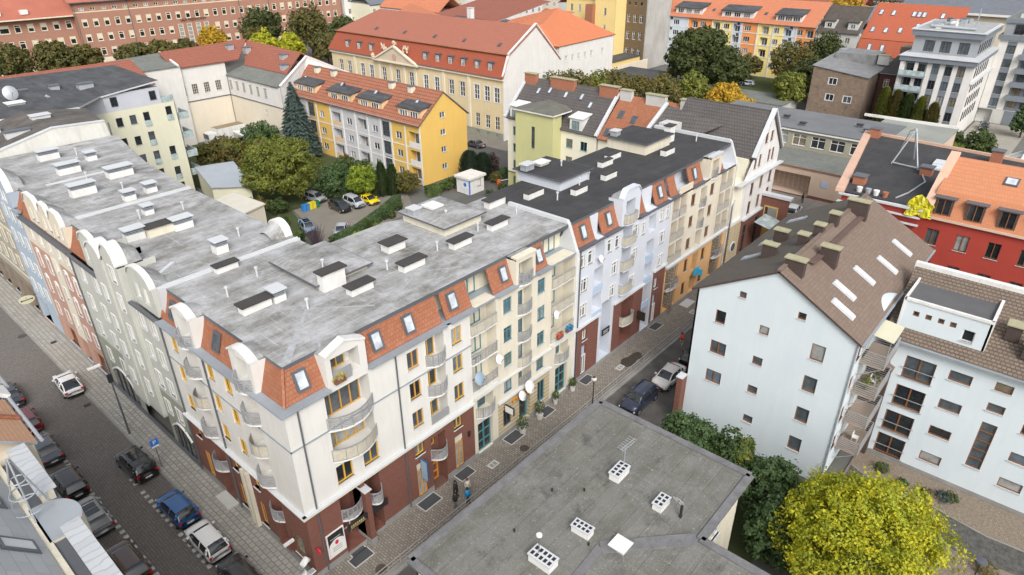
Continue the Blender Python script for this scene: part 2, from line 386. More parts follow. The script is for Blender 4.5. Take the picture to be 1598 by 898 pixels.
def chimney(parent, x, y, z, w, d, h, rz=0, cap='dark', body=None, capm=None, pipe=True, ov=.12, ch=.1):
    body = body or white2; cm = capm or (mat('dark_felt_cap', (.05, .045, .045), .9, .3) if cap == 'dark' else zinc)
    if cap == 'raised': h = h * .72
    def make():
        b = MB(); b.box(-w / 2, w / 2, -d / 2, d / 2, 0, h)
        o = b.build('chimney', body)
        c = MB()
        if cap == 'raised':
            c.box(-w / 2 + .06, w / 2 - .06, -d / 2 + .06, d / 2 - .06, h, h + .42, 2)
            for k in range(3): c.box(-w / 2 - .01, w / 2 + .01, -d / 2 - .01, d / 2 + .01, h + .05 + k * .13, h + .11 + k * .13, 0)
            c.box(-w / 2 - ov, w / 2 + ov, -d / 2 - ov, d / 2 + ov, h + .42, h + .49, 1)
        elif cap == 'grid':
            c.box(-w / 2 - .05, w / 2 + .05, -d / 2 - .05, d / 2 + .05, h, h + .08, 1)
            n = max(3, int(w / .28))
            for i in range(n):
                for j in (-1, 1): c.box(-w / 2 + (i + .2) * w / n, -w / 2 + (i + .8) * w / n, j * d / 4 - d * .15, j * d / 4 + d * .15, h + .08, h + .1, 2)
        else: c.box(-w / 2 - ov, w / 2 + ov, -d / 2 - ov, d / 2 + ov, h, h + ch, 0)
        q = c.build('chimney_cap', [cm, lite, black]); q.parent = o
        return o
    return place(('chim', w, d, h, cap, body.name, cm.name, ch), make, parent, (x, y, z), rz)
def roofslab(parent, pts, z0, z1, m, em=None, name='roof'):
    b = MB(); b.prism(pts, z0, z1, 1, 0); return b.build(name, [m, em or m], parent)
def text(parent, s, loc, rz, size, m, name='lettering', ext=.03, tilt=pi / 2, world=True):
    cu = bpy.data.curves.new(name, 'FONT'); cu.body = s; cu.size = size; cu.extrude = ext; cu.align_x = 'CENTER'; cu.align_y = 'CENTER'
    tmp = bpy.data.objects.new('tmp_text', cu); COL.objects.link(tmp)
    dg = bpy.context.evaluated_depsgraph_get(); me = bpy.data.meshes.new_from_object(tmp.evaluated_get(dg)); bpy.data.objects.remove(tmp)
    me.materials.clear(); me.materials.append(m); me.name = name
    o = bpy.data.objects.new(name, me); COL.objects.link(o)
    off = parent_off(parent) if (parent and world) else (0, 0, 0)
    o.parent = parent; o.location = [a - b for a, b in zip(loc, off)]; o.rotation_euler = (tilt, 0, rz)
    return o
# ================================================================ setting: ground, roads, pavements
def sheet(name, pts, z, m, kind='structure', th=None, label=None, cat=None):
    b = MB()
    if th: b.prism(pts, z - th, z)
    else: b.poly([(x, y, z) for x, y in pts])
    o = b.build(name, m); tag(o, kind=kind, label=label, cat=cat); return o
asph = mat('grey_asphalt', (.12, .118, .115), .9, .3, scale=.25, fine=.3)
cob = mat('dark_cobbles', (.21, .19, .175), .8, .3, kind='cobble', axis='gy', size=(.24, .2), mortar=(.10, .09, .083), msize=.03, col2=(.15, .138, .128), scale=.12, fine=.25)
slabm = mat('grey_pavement_slabs', (.40, .385, .35), .85, .25, kind='slab', axis='gy', size=(.52, .4), mortar=(.15, .14, .12), msize=.035, col2=(.30, .29, .265), scale=.3, fine=.2)
setts = mat('beige_grey_setts', (.36, .325, .28), .85, .25, kind='slab', axis='gy', size=(.3, .2), mortar=(.13, .115, .095), msize=.035, col2=(.2, .18, .155), scale=.25, fine=.2)
kerbm = mat('granite_kerb', (.3, .295, .28), .85, .3, fine=.2)
grass = mat('lawn', (.045, .075, .018), .95, .4, col2=(.07, .08, .025), scale=.5, fine=.4)
gravel = mat('pale_brown_gravel', (.34, .28, .215), .95, .3, kind='cobble', axis='g', size=(.13, .1), mortar=(.2, .16, .13), msize=.02, col2=(.27, .22, .165), fine=.55)
dgrav = mat('dark_speckled_chippings', (.17, .17, .16), .95, .5, scale=2.5, col2=(.07, .07, .06), fine=.75)
sheet('ground', [(-600, -600), (1500, -600), (1500, 1500), (-600, 1500)], -.14, mat('far_ground', (.13, .13, .12), .95, .3, scale=.05))
sheet('road', [(-9.1, -60), (-2.5, -60), (-2.5, 120), (-9.1, 120)], -.115, cob)
sheet('pavement', [(-2.32, 0), (-2.32, 120), (0, 120), (0, 0), (0, -.02), (-.02, -3.4), (-2.32, -3.4)], 0, slabm, th=.3)
sheet('pavement', [(-14, -60), (-9.3, -60), (-9.3, 120), (-14, 120)], 0, slabm, th=.3)
sheet('pavement', [(0, -3.4), (64, -3.4), (64, 0), (0, 0)], .004, setts, th=.3)
sheet('road', [(0.5, -10.5), (64, -10.5), (64, -3.75), (.5, -3.75)], -.11, mat('patched_asphalt', (.13, .12, .11), .9, .35, col2=(.07, .067, .064), scale=.6, fine=.3))
for nm, x0, x1, y0, y1 in (('kerb', -2.52, -2.32, -3.4, 120), ('kerb', -9.3, -9.12, -60, 120), ('kerb', 0.0, 64, -3.75, -3.4)):
    b = MB(); b.box(x0, x1, y0, y1, -.3, .012 if y1 > 0 else .02); tag(b.build(nm, kerbm), kind='structure')
mk = MB(); 
rr = random.Random(5)
for k in range(60):
    y = 6.0 + k * .72
    if not (y % 6.2 < 5.2): continue
    for x in (-7.15 - .0 * y,): mk.box(x - .17, x + .17, y, y + .36, -.113, -.107)
    if y < 20: mk.box(-4.55, -4.22, y, y + .36, -.113, -.107)
mk.build('road_markings', mat('worn_white_paint', (.6, .6, .58), .8, .4, scale=3, col2=(.3, .3, .28))); tag(bpy.data.objects['road_markings'], kind='structure')
# courtyard
sheet('courtyard_paving', [(25, 41), (60, 45), (66, 55), (87, 55), (87, 48), (67, 42), (60, 30), (64, 11.6), (24.6, 11.6), (19, 14), (12.5, 14), (12.5, 52), (24, 60), (30, 60)], 0.0, asph, th=.2)
sheet('parking_area', [(34.5, 50.5), (37.5, 61), (43.5, 61), (54, 52.5), (50, 46.5), (36.5, 44.5), (33, 48)], .012, mat('beige_paving', (.23, .21, .175), .9, .2, scale=.3, fine=.2), th=.1)
sheet('lawn', [(20, 50), (29, 62), (29, 76), (33, 80), (33, 108), (55, 108), (55, 88), (58, 86), (58, 54.5), (49, 55), (43.6, 61.4), (37.3, 61.4), (34, 51)], .02, grass, th=.2)
sheet('street', [(70, 48), (70, 130), (87.4, 130), (87.4, 50), (100, 30), (76, 28)], .004, asph, th=.2)
sheet('pavement', [(82.5, 56), (82.5, 130), (87.4, 130), (87.4, 56)], .08, mat('grey_street_setts', (.24, .22, .19), .9, .2, scale=.3, fine=.3), th=.2)
cw = MB()
for k in range(4): cw.box(76.8, 77.6, 60.0 - k * 1.1, 60.6 - k * 1.1, .006, .012)
tag(cw.build('road_markings', MATS['worn_white_paint']), kind='structure')
sheet('lawn', [(150, 30), (184, 30), (184, 60), (150, 62)], .0, grass, th=.2)
sheet('driveway', [(112, -14), (118, -20), (167, -20), (167, -10), (147, -10), (140, -13)], .0, mat('driveway_paving', (.32, .3, .26), .9, .15, fine=.2), th=.15)
sheet('garden_bed', [(30, -24), (38.2, -24), (38.2, -60), (28, -60), (24, -40)], -.02, gravel, th=.3)
pth = [(35.6, -24.2), (34.8, -26.0), (34.7, -28.0), (35.0, -30.0), (34.6, -32.0), (34.3, -34.0), (34.5, -37), (35.2, -42), (32.6, -42), (31.9, -37), (31.6, -34.5), (31.4, -32.5), (31.9, -30.6), (32.4, -28.5), (31.9, -26), (32.2, -24.2)]
sheet('garden_path', pth, .0, dgrav, th=.1)
e = MB()
for a, b_ in zip(pth[:7], pth[1:8]): e.bar((*a, .01), (*b_, .01), .09, 0, .1)
tag(e.build('path_edging', kerbm), kind='structure')
sheet('paved_yard', [(66, -14), (96, -14), (96, 17), (74, 17), (74, 1), (66, -3)], .0, mat('yard_slabs', (.27, .25, .22), .9, .2, kind='slab', axis='g', size=(2, 2), mortar=(.15, .14, .12), msize=.05, fine=.2), th=.15)
sheet('grass_bank', [(20, -22), (31.4, -22), (31.4, -10.5), (20, -10.5)], -.05, grass, th=.2)
# far town floor
sheet('street', [(20, 120), (220, 120), (220, 205), (20, 205)], -.05, asph)
# ================================================================ corner apartment building
def profile(pw, pts, x0, x1):
    n = len(pts); A0 = [pw.vert((p[0], p[1], x0)) for p in pts]; B0 = [pw.vert((p[0], p[1], x1)) for p in pts]
    pw.f += [A0, B0[::-1]] + [[A0[i], A0[(i + 1) % n], B0[(i + 1) % n], B0[i]] for i in range(n)]; pw.m += [0] * (n + 2)
def ledge(face, parent, s0, s1, z, out=.22, m=None, t=.16, m2=None):
    b = MB(face.P); b.box(s0, s1, 0, out, z, z + t, 0); b.box(s0, s1, 0, out + .05, z + t, z + t + .035, 1); return b.build('ledge', [m or cream2, m2 or lite], parent)
def pipe(face, parent, s, z0, z1, m=None, r=.06, d=.1, name='downpipe'):
    b = MB(face.P); b.tube([(s, d, z0), (s, d, z1)], r, 8); return b.build(name, m or dsteel, parent)
def gable_dormer(face, parent, s0, s1, z0, zs, zt, m, kind='arc', back=2.2, d=0.02, holes=(), capm=None, fm=None, cap_t=.14, name='dormer'):
    """front wall flush with the facade, shaped head with a pale coping, side walls running back into the roof"""
    back = min(back, 1.6); n = 12; c = (s0 + s1) / 2; hw = (s1 - s0) / 2
    def top(t):     # t in -1..1
        if kind == 'arc': return zs + (zt - zs) * math.sqrt(max(0, 1 - t * t)) if abs(t) < 1 else zs
        if kind == 'seg': return zs + (zt - zs) * (1 - t * t)
        if kind == 'ped': return zs + (zt - zs) * (1 - abs(t))
        if kind == 'bell': return zs + (zt - zs) * (1 if abs(t) < .55 else cos((abs(t) - .55) / .45 * pi / 2))
        return zt
    ts = [-1 + 2 * k / n for k in range(n + 1)]
    b = MB(face.P)
    th = .3
    # front and back faces built as columns above the holes' band
    W = Wall(face, parent, s0, s1, z0, zs, [m, g_dark, m], d=d, name='dormer_wall')
    for (hs, hz, hw_, hh, kind_, fm_) in holes:
        if kind_ == 'win': W.win(hs, hz, hw_, hh, fm_, trim=None, nh=0)
        else: W.loggia(hs, hz, hw_, hh, 1.2, 0, door=fm_, dw=hw_ * .6)
    W.build()
    cols = [(c + hw * t, top(t)) for t in ts]
    for (xa, za), (xb, zb) in zip(cols, cols[1:]):
        b.poly([(xa, d, zs), (xb, d, zs), (xb, d, zb), (xa, d, za)]); b.poly([(xa, d - th, zs - .5), (xb, d - th, zs - .5), (xb, d - th, zb), (xa, d - th, za)])
        b.poly([(xa, d, za), (xb, d, zb), (xb, -.55, zb), (xa, -.55, za)], 0); b.poly([(xa, -.55, za), (xb, -.55, zb), (xb, -back, max(16.8, zb - .75)), (xa, -back, max(16.8, za - .75))], 1)
    for s_ in (s0, s1): b.poly([(s_, d, z0), (s_, -back, z0), (s_, -back, zs - .05), (s_, d, zs)])
    o = b.build(name, [m, felt], parent)
    k = MB(face.P)
    for (xa, za), (xb, zb) in zip(cols, cols[1:]):
        k.poly([(xa, .1 + d, za + cap_t), (xb, .1 + d, zb + cap_t), (xb, -.5, zb + cap_t), (xa, -.5, za + cap_t)])
        k.poly([(xa, .1 + d, za + cap_t), (xb, .1 + d, zb + cap_t), (xb, .1 + d, zb - .02), (xa, .1 + d, za - .02)])
        k.poly([(xa, -.5, za + cap_t), (xb, -.5, zb + cap_t), (xb, -.5, zb - .02), (xa, -.5, za - .02)])
    for s_, z_ in (cols[0], cols[-1]): k.poly([(s_, .1 + d, z_ - .02), (s_, -.5, z_ - .02), (s_, -.5, z_ + cap_t), (s_, .1 + d, z_ + cap_t)])
    q = k.build('coping', capm or white2); q.parent = o; q.location = [-a for a in parent_off(parent)]
    return o
def roof_slab_L(parent, pts, m, z0=16.5, z1=16.85, em=None, name='roof'):
    return roofslab(parent, pts, z0, z1, m, em or dsteel, name)
A = thing('apartment_building', (0, 0, 0), 'white corner apartment block with dark red brick base, yellow window frames and pale grey roof', 'apartment building')
F0 = FX(0); L0 = FY(0)
W1 = Wall(F0, A, 0, 15.7, 0, 14.5, [white, brick, black, cream2], zones=[(0, 15.7, .6, 6.1, 1), (0, 15.7, 0, .6, 2)])
W1.mats = [white, brick, plinth, cream2]
# wide balcony recess on the corner part
W1.loggia(4.5, 12.85, 3.4, 2.5, 1.1, 0, door=f_ora, dw=3.1, dh=2.2, nv=3, pane=g_mid)
W1.loggia(4.5, 10.2, 3.4, 2.4, 1.1, 0, door=f_yel, dw=3.1, dh=2.2, nv=3, pane=g_cur)
W1.win(3.4, 7.55, 1.3, 1.5, f_yel); W1.win(5.6, 7.6, 1.3, 1.5, f_yel)
for z in (11.45, 8.85): balcony(F0, A, 4.5, z, 3.7, .75, style='bars' if z > 10 else 'screen', nb=7)
W1.grid((10.0,), (7.95, 10.55, 13.15), 1.05, 1.45, f_ora, nv=1); W1.grid((14.25,), (7.95, 10.6, 13.1), 1.05, 1.45, f_yel)
for z in (7.6, 10.35, 13.0): W1.loggia(12.1, z, 1.75, 2.25, 1.0, 0, door=f_yel, dw=1.3, nv=1)
for z in (11.88, 9.22): balcony(F0, A, 12.1, z, 1.95, .55, nb=7)
fbox(F0, A, 'railing', rail, 11.2, 13.0, .02, .08, 6.6, 7.3)
# brick storeys
W1.loggia(3.45, 3.0, 1.7, 5.3, 1.5, 1, 1, door=None); W1.loggia(5.35, 3.0, 1.3, 5.3, 1.5, 1, 1)
win(F0, A, 3.3, 4.85, 1.0, 1.6, f_yel, depth=-.02, d0=-1.5, sill=False); win(F0, A, 3.3, 1.4, 1.3, 2.4, f_white, nv=1, nh=2, depth=-.02, d0=-1.5, sill=False, pane=g_dark, name='door'); win(F0, A, 5.4, 4.85, .9, 1.6, f_yel, depth=-.02, d0=-1.5, sill=False)
balcony(F0, A, 3.45, 3.55, 1.75, .4, nb=7); balcony(F0, A, 5.4, 3.55, 1.35, .7, nb=7)
fbox(F0, A, 'pillar', brick, 4.3, 4.72, -1.0, .55, .6, 5.2); fbox(F0, A, 'pillar_base', plinth, 4.25, 4.77, -1.0, .62, 0, .6); fbox(F0, A, 'pillar_cap', lite, 4.2, 4.82, -1.0, .65, 5.2, 5.28)
fbox(F0, A, 'sign_board', black, 2.6, 6.1, .42, .5, 2.75, 3.35)
b = MB(F0.P)
for k in range(7): b.box(2.85 + .17 * k, 2.95 + .17 * k, .5, .515, 3.0, 3.17)
b.box(2.8, 4.1, .5, .515, 2.88, 2.91); b.build('lettering', mat('gold_letters', (.5, .4, .15)), A)
def shop_sign(face, s, z, w, h):
    W1b = MB(face.P); W1b.box(s - w / 2 - .09, s + w / 2 + .09, .0, .07, z - h / 2 - .09, z + h / 2 + .09, 0); W1b.box(s - w / 2, s + w / 2, .07, .085, z - h / 2, z + h / 2, 1)
    n = 16
    pts = [(s - w / 2, .092, z - h / 2), (s + w / 2, .092, z - h / 2), (s + w / 2, .092, z + .1)] + [(s + w / 2 - w * k / n, .092, z + .1 + .38 * sin(pi * (k / n) * .9 + .15) - .1 * (k / n)) for k in range(1, n)] + [(s - w / 2, .092, z - .1)]
    W1b.poly(pts, 2); W1b.poly([(s + .02 + .15 * cos(2 * pi * k / 14), .1, z + .08 + .2 * sin(2 * pi * k / 14)) for k in range(14)], 3)
    W1b.box(s - w * .35, s + w * .3, .09, .1, z + h * .26, z + h * .275, 2)
    for k in range(3): W1b.box(s - w * .3, s + w * .3, .095, .1, z - h * (.15 + .08 * k), z - h * (.135 + .08 * k), 4)
    return W1b.build('shop_window_sign', [f_white, black, f_white, mat('sign_red', (.6, .02, .06)), g_mid], A)
shop_sign(F0, 1.8, 2.15, 1.25, 2.05)
for s, doorz in ((9.85, 0), (13.9, 0)):
    W1.win(s, 5.1, .9, 1.15, f_yel, depth=.2); W1.hole(s, 2.15, .9, 3.3, .22, 0)
    fbox(F0, A, 'panel', cream2, s - .45, s + .45, -.2, -.1, 3.15, 4.4); win(F0, A, s, 1.8, .85, 2.5, f_ora, depth=.08, sill=False, pane=g_cur, name='shop_window')
W1.loggia(11.75, 2.65, 1.5, 5.3, .9, 1, 1)
win(F0, A, 11.5, 4.7, .95, 1.8, f_yel, depth=-.02, d0=-.9, sill=False, pane=g_dark); win(F0, A, 11.6, 1.35, 1.25, 2.5, mat('orange_door', (.62, .26, .03), .5, .1), nv=1, nh=2, depth=-.02, d0=-.9, sill=False, pane=g_dark, name='door', fw=.14)
balcony(F0, A, 11.75, 3.3, 1.7, .65, nb=8)
W1.build()
fbox(F0, A, 'wall_light', black, 14.9, 15.1, 0, .12, 3.0, 3.5)
ledge(F0, A, -.25, 15.7, 5.95, .28, cream2, .18); fbox(F0, A, 'string_course', zinc, -.06, 15.7, 0, .06, 11.45, 11.55)
fbox(L0, A, 'string_course', zinc, -.06, 16.3, 0, .06, 11.45, 11.55)
for s in (.85, 8.45): pipe(F0, A, s, .3, 14.4)
# left wing facade on the other street
W2 = Wall(L0, A, 0, 16.3, 0, 14.5, [white, brick, plinth, cream2], zones=[(0, 16.3, .6, 6.1, 1), (0, 16.3, 0, .6, 2)])
W2.grid((6.95, 9.35, 14.6), (7.95, 10.55, 13.2), .95, 1.4, f_yel, nv=1)
for s in (4.2, 11.9):
    for z, fm in ((7.6, f_ora), (10.3, f_yel), (13.0, f_ora)): W2.loggia(s, z, 1.75, 2.2, .9, 0, door=fm, dw=1.5, nv=1)
    for z, st in ((11.9, 'bars'), (9.2, 'screen'), (6.55, 'bars')): balcony(L0, A, s, z, 1.95, .6, style=st, nb=7)
W2.loggia(3.9, 2.8, 1.5, 5.2, .8, 1, 1); win(L0, A, 3.7, 4.7, 1.1, 1.7, f_yel, depth=-.02, d0=-.8, sill=False); win(L0, A, 3.7, 1.5, 1.1, 2.6, f_white, depth=-.02, d0=-.8, sill=False, name='shop_window'); balcony(L0, A, 3.9, 3.4, 1.6, .4, nb=7)
W2.loggia(11.6, 2.65, 1.6, 5.3, 1.2, 1, 1); win(L0, A, 11.4, 4.7, 1.1, 1.7, f_yel, depth=-.02, d0=-1.2, sill=False); win(L0, A, 11.5, 1.3, 1.2, 2.4, f_ora, nh=1, depth=-.02, d0=-1.2, sill=False, name='door'); balcony(L0, A, 11.6, 3.4, 1.9, .6, nb=8)
W2.hole(14.3, 1.9, .9, 2.6, .25, 0); W2.win(14.9, 4.9, .8, 1.1, f_yel, depth=.25); win(L0, A, 14.3, 1.9, .85, 2.5, f_ora, depth=.1, sill=False, name='shop_window')
W2.win(9.3, 4.9, .8, 1.1, f_yel, depth=.25); W2.win(6.4, 4.9, .8, 1.1, f_yel, depth=.25); W2.win(6.4, 1.9, .9, 2.4, f_ora, depth=.2, name='shop_window'); W2.win(9.2, 1.9, .9, 2.4, f_ora, depth=.2, name='shop_window')
W2.win(1.7, 2.1, 1.3, 2.0, f_brown, depth=.1, nv=0, name='shop_window')
for s in (7.2, 7.75): fbox(L0, A, 'buttress', cream2, s, s + .32, 0, .28, .1, 5.4)
W2.build()
ledge(L0, A, -.25, 16.3, 5.95, .28, cream2, .18)
fbox(L0, A, 'steps', conc, 10.6, 12.6, 0, .9, 0, .16)
pipe(L0, A, 9.9, .2, 14.4); pipe(L0, A, 16.25, .2, 14.4)
# mansard of the corner and eaves
eb = MB(); eb.box(-.35, 3.2, -.35, 0, 14.42, 14.5, 0); eb.box(-.35, 0, 0, 16.3, 14.42, 14.5, 0); eb.build('eave', zinc, A)
for f, segs in ((F0, [(6.25, 13.2), (14.0 - .35, 16.3)]), (L0, [(5.5, 10.6), (13.2, 16.3)])):
    for a, b_ in segs: slope(f, A, a, b_, 14.55, 16.72, -.3, -1.05, tileX if f is F0 else tileY)
# corner piece with a hip
def corner_mansard():
    b = MB(); z0, z1 = 14.55, 16.72; a, c = .3, 1.05
    b.poly([(a, a, z0), (3.2, a, z0), (3.2, c, z1), (c, c, z1)], 0); b.poly([(a, a, z0), (c, c, z1), (c, 2.9, z1), (a, 2.9, z0)], 1)
    b.poly([(3.2, a, z0), (3.2, c, z1), (3.2, c, z0)], 2); b.poly([(a, 2.9, z0), (c, 2.9, z1), (c, 2.9, z0)], 2)
    b.bar((a, a, z0), (c, c, z1), .16, 0)
    b.build('mansard_roof', [tileX, tileY, white], A)
    g = MB(); g.box(-.3, 3.2, -.3, .3, 14.46, 14.54); g.box(-.3, .3, .3, 2.9, 14.46, 14.54); g.build('gutter', zinc, A)
corner_mansard()
nX = Vector((0, -2.17, .75)); nY = Vector((-2.17, 0, .75))
for x in (1.85, 7.6, 10.4, 14.6): skylight(A, (x, .62, 15.65), nX, .8, 1.25)
for y in (8.6, 14.9): skylight(A, (.62, y, 15.65), nY, .8, 1.25, pm=g_mid)
gable_dormer(F0, A, 3.2, 6.25, 14.5, 16.75, 17.35, white, 'ped', holes=[(4.65, 15.7, 2.1, 1.6, 'log', f_yel)], capm=white2)
fbox(F0, A, 'railing', rail, 3.65, 5.0, .02, .08, 14.6, 15.5)
for a, b_ in ((2.9, 5.5), (10.6, 13.2)):
    gable_dormer(L0, A, a, b_, 14.5, 16.75, 17.2, white, 'seg', holes=[((a + b_) / 2, 15.65, 1.6, 2.0, 'log', f_yel)], capm=white2)
    balcony(L0, A, (a + b_) / 2, 14.4, 1.95, .6, nb=7)
# upper storey behind the mansard and the parts behind
up = MB(); up.box(6.25, 29.2, 1.9, 2.0, 14.5, 16.6); up.box(1.9, 2.0, 1.9, 16.3, 14.5, 16.6); up.build('upper_wall', cream2, A)
tr = MB(); tr.box(6.25, 29.2, .0, 1.9, 14.3, 14.48); tr.box(0, 1.9, 0, 16.3, 14.3, 14.47); tr.build('terrace', zinc, A)
for s, fm in ((13.4, f_yel), (17.4, f_teal), (27.5, f_teal)): win(F0, A, s, 15.5, 1.0 if s < 14 else 1.6, 1.9, fm, depth=-.02, d0=-1.9, sill=False, name='terrace_door')
# cream bay of the same block
Wc = Wall(F0, A, 15.7, 29.15, 0, 14.5, [cream, sand, plinth, cream2], zones=[(18.6, 25.6, .5, 4.05, 1), (15.7, 29.15, 0, .5, 2)], name='cream_wall')
Wc.hole(17.15, 10.75, 2.9, 7.5, 1.1, 0); Wc.hole(27.3, 10.55, 3.3, 7.9, 1.3, 0)
for z in (8.1, 10.75, 13.4): win(F0, A, 16.9, z, 1.9, 2.1, f_teal, nv=2, depth=-.02, d0=-1.1, sill=False, pane=g_mid, name='balcony_door'); win(F0, A, 26.9, z, 1.6, 2.1, f_teal, nv=1, depth=-.02, d0=-1.3, sill=False, pane=g_mid, name='balcony_door')
for z, st in ((12.25, 'screen'), (9.6, 'bars'), (7.0, 'bars')): balcony(F0, A, 17.15, z, 2.9, .03, flat=.12, style=st, h=.95)
for z in (12.25, 9.6, 6.95): balcony(F0, A, 27.3, z, 3.2, .03, flat=.1, style='screen', h=.95)
Wc.grid((19.95, 24.25), (7.95, 10.5, 13.15), 1.0, 1.35, f_teal, nv=1, nh=1); Wc.grid((19.9, 24.2), (5.4,), 1.0, 1.3, f_teal, nv=1)
for z in (12.75, 10.1, 7.55): Wc.loggia(22.1, z, 1.75, 2.2, .9, 0, door=f_teal, dw=1.2)
Wc.loggia(22.1, 5.2, 1.7, 1.9, .9, 0, door=f_teal, dw=1.1)
for z, st in ((11.65, 'bars'), (9.0, 'bars'), (6.42, 'screen')): balcony(F0, A, 22.1, z, 1.85, .35, style=st, nb=8)
balcony(F0, A, 22.1, 4.4, 1.75, .1, style='vert', h=.9)
# ground floor: arch bay, hotel door, windows
Wc.loggia(17.1, 5.3, 1.9, 2.2, .9, 0, door=f_teal, dw=1.6); balcony(F0, A, 17.1, 4.2, 2.3, .6, style='vert')
Wc.hole(17.0, 1.85, 1.8, 3.2, .5, 0); win(F0, A, 17.0, 1.75, 1.7, 3.0, f_teal, nv=1, nh=2, depth=.3, sill=False, pane=g_dark, name='door', fw=.12)
Wc.hole(27.4, 1.85, 1.8, 3.2, .5, 0); win(F0, A, 27.4, 1.75, 1.7, 3.0, f_teal, nv=1, nh=2, depth=.3, sill=False, pane=g_dark, name='door', fw=.12)
Wc.loggia(27.4, 5.2, 1.9, 2.1, .9, 0, door=f_teal, dw=1.3); balcony(F0, A, 27.4, 4.1, 2.2, .5, style='vert')
Wc.hole(22.1, 1.55, 1.5, 2.6, .5, 0); win(F0, A, 22.1, 1.5, 1.4, 2.5, f_teal, nv=0, depth=.4, sill=False, pane=g_dark, name='door', fw=.2)
Wc.win(19.75, 2.1, 1.0, 1.9, f_dark, pane=g_dark, name='shop_window'); Wc.win(24.4, 2.2, 1.0, 2.3, f_teal, pane=g_dark, nv=1, name='shop_window')
Wc.build()
ledge(F0, A, 18.5, 25.7, 4.05, .25, cream2, .16); ledge(F0, A, 18.6, 25.6, 6.1, .18, cream2, .12)
for a in (15.7, 25.6): ledge(F0, A, a, a + (2.9 if a < 20 else 3.5), 6.25, .3, cream2, .2)
fbox(F0, A, 'string_course', zinc, 18.6, 25.6, 0, .05, 14.3, 14.5)
text(A, 'KWATERY', (21.7, -.16, 3.45), 0, .62, mat('orange_letters', (.75, .3, .03), .5), ext=.05)
for a, b_ in ((18.65, 21.0), (23.7, 25.4)): slope(F0, A, a, b_, 14.55, 16.72, -.25, -1.05, tileX)
for x in (20.2, 24.6): skylight(A, (x, .62, 15.65), nX, .75, 1.2)
gable_dormer(F0, A, 21.0, 23.4, 14.5, 16.6, 16.75, cream, 'flat', holes=[(22.2, 15.4, 1.7, 1.9, 'log', f_teal)], capm=cream2); balcony(F0, A, 22.2, 14.35, 1.85, .35, nb=8)
# party-wall parapet following the mansard, white coping
pw = MB(); x0, x1 = 29.1, 29.45
pts = [(-.05, 14.3), (1.0, 16.9), (1.2, 17.15), (8, 17.15), (8, 16.5), (1.3, 16.4), (2.4, 14.3)]
pw.T = lambda a, b, c: (c, a, b)
profile(pw, pts, x0, x1)
pw.build('party_wall', lite, A)
fbox(F0, A, 'corner_post', white2, 29.0, 29.35, 0, .12, 0, 14.5)
# closing walls (courtyard side) and roof
bk = MB(); bk.prism([(12, 16.3), (12, 13.6), (19, 13.6), (24.5, 11.1), (29.4, 11.1), (29.4, 11), (24.4, 11), (18.9, 13.4), (11.8, 13.4), (11.8, 16.3)], 0, 16.5); bk.build('rear_wall', cream2, A)
RA = roof_slab_L(A, [(1.0, 1.0), (29.3, 1.0), (29.3, 11.1), (24.5, 11.1), (19, 13.6), (12.1, 13.6), (12.1, 16.3), (1.0, 16.3)], felt)
def hut(parent, x0, x1, y0, y1, z0, z1, wm, rm, ov=.35, nm='roof_hut', rise=.35):
    b = MB(); b.box(x0, x1, y0, y1, z0, z1, 0); cx, cy = (x0 + x1) / 2, (y0 + y1) / 2
    b.box(x0 - ov, x1 + ov, y0 - ov, y1 + ov, z1, z1 + .12, 1)
    c = [(x0 - ov + .05, y0 - ov + .05), (x1 + ov - .05, y0 - ov + .05), (x1 + ov - .05, y1 + ov - .05), (x0 - ov + .05, y1 + ov - .05)]
    for i in range(4): b.poly([(*c[i], z1 + .125), (*c[(i + 1) % 4], z1 + .125), (cx, cy, z1 + .12 + rise)], 2)
    return b.build(nm, [wm, dsteel, rm], parent)
hut(A, 8.1, 12.5, 7.6, 13.1, 16.85, 17.2, cream2, felt); hut(A, 20.4, 24.8, 7.3, 12.6, 13, 17.6, cream2, felt)
for x, y, w_, d_, h_ in ((3.7, 8.5, 2.1, .75, .6), (9.0, 7.1, 1.9, .7, 1.4), (9.9, 5.1, 1.9, .7, .6), (14.8, 5.1, 2.1, .7, .6), (20.0, 5.1, 2.0, .65, .6), (24.7, 5.3, 2.0, .65, .6), (16.0, 8.7, 1.7, 1.0, .7), (28.3, 8.9, 2.2, .7, .7)):
    chimney(RA, x, y, 16.85, w_, d_, h_, ov=.16)
chimney(RA, 5.35, 8.5, 16.85, .9, 1.0, .65, cap='raised', ch=.1)
chimney(RA, 5.4, 15.6, 16.85, 1.7, .6, .5)
for x, y in ((13.3, 6.2), (18.1, 5.8), (23, 6), (28.0, 6.0), (6.0, 5.75), (6.3, 12.7), (3.3, 11.5)): vent_pipe(RA, x, y, 16.85)
for x, y in ((9.6, 9.0), (22.2, 9.0)): vent_pipe(RA, x, y, 17.5, .6)
chimney(RA, 20.6, 11.3, 17.6, .8, .8, .7, body=steel, cap='x', capm=lite); chimney(RA, 22.4, 10.9, 17.7, 1.2, 1.2, .35, body=lite, cap='x', capm=white2, ch=.15)
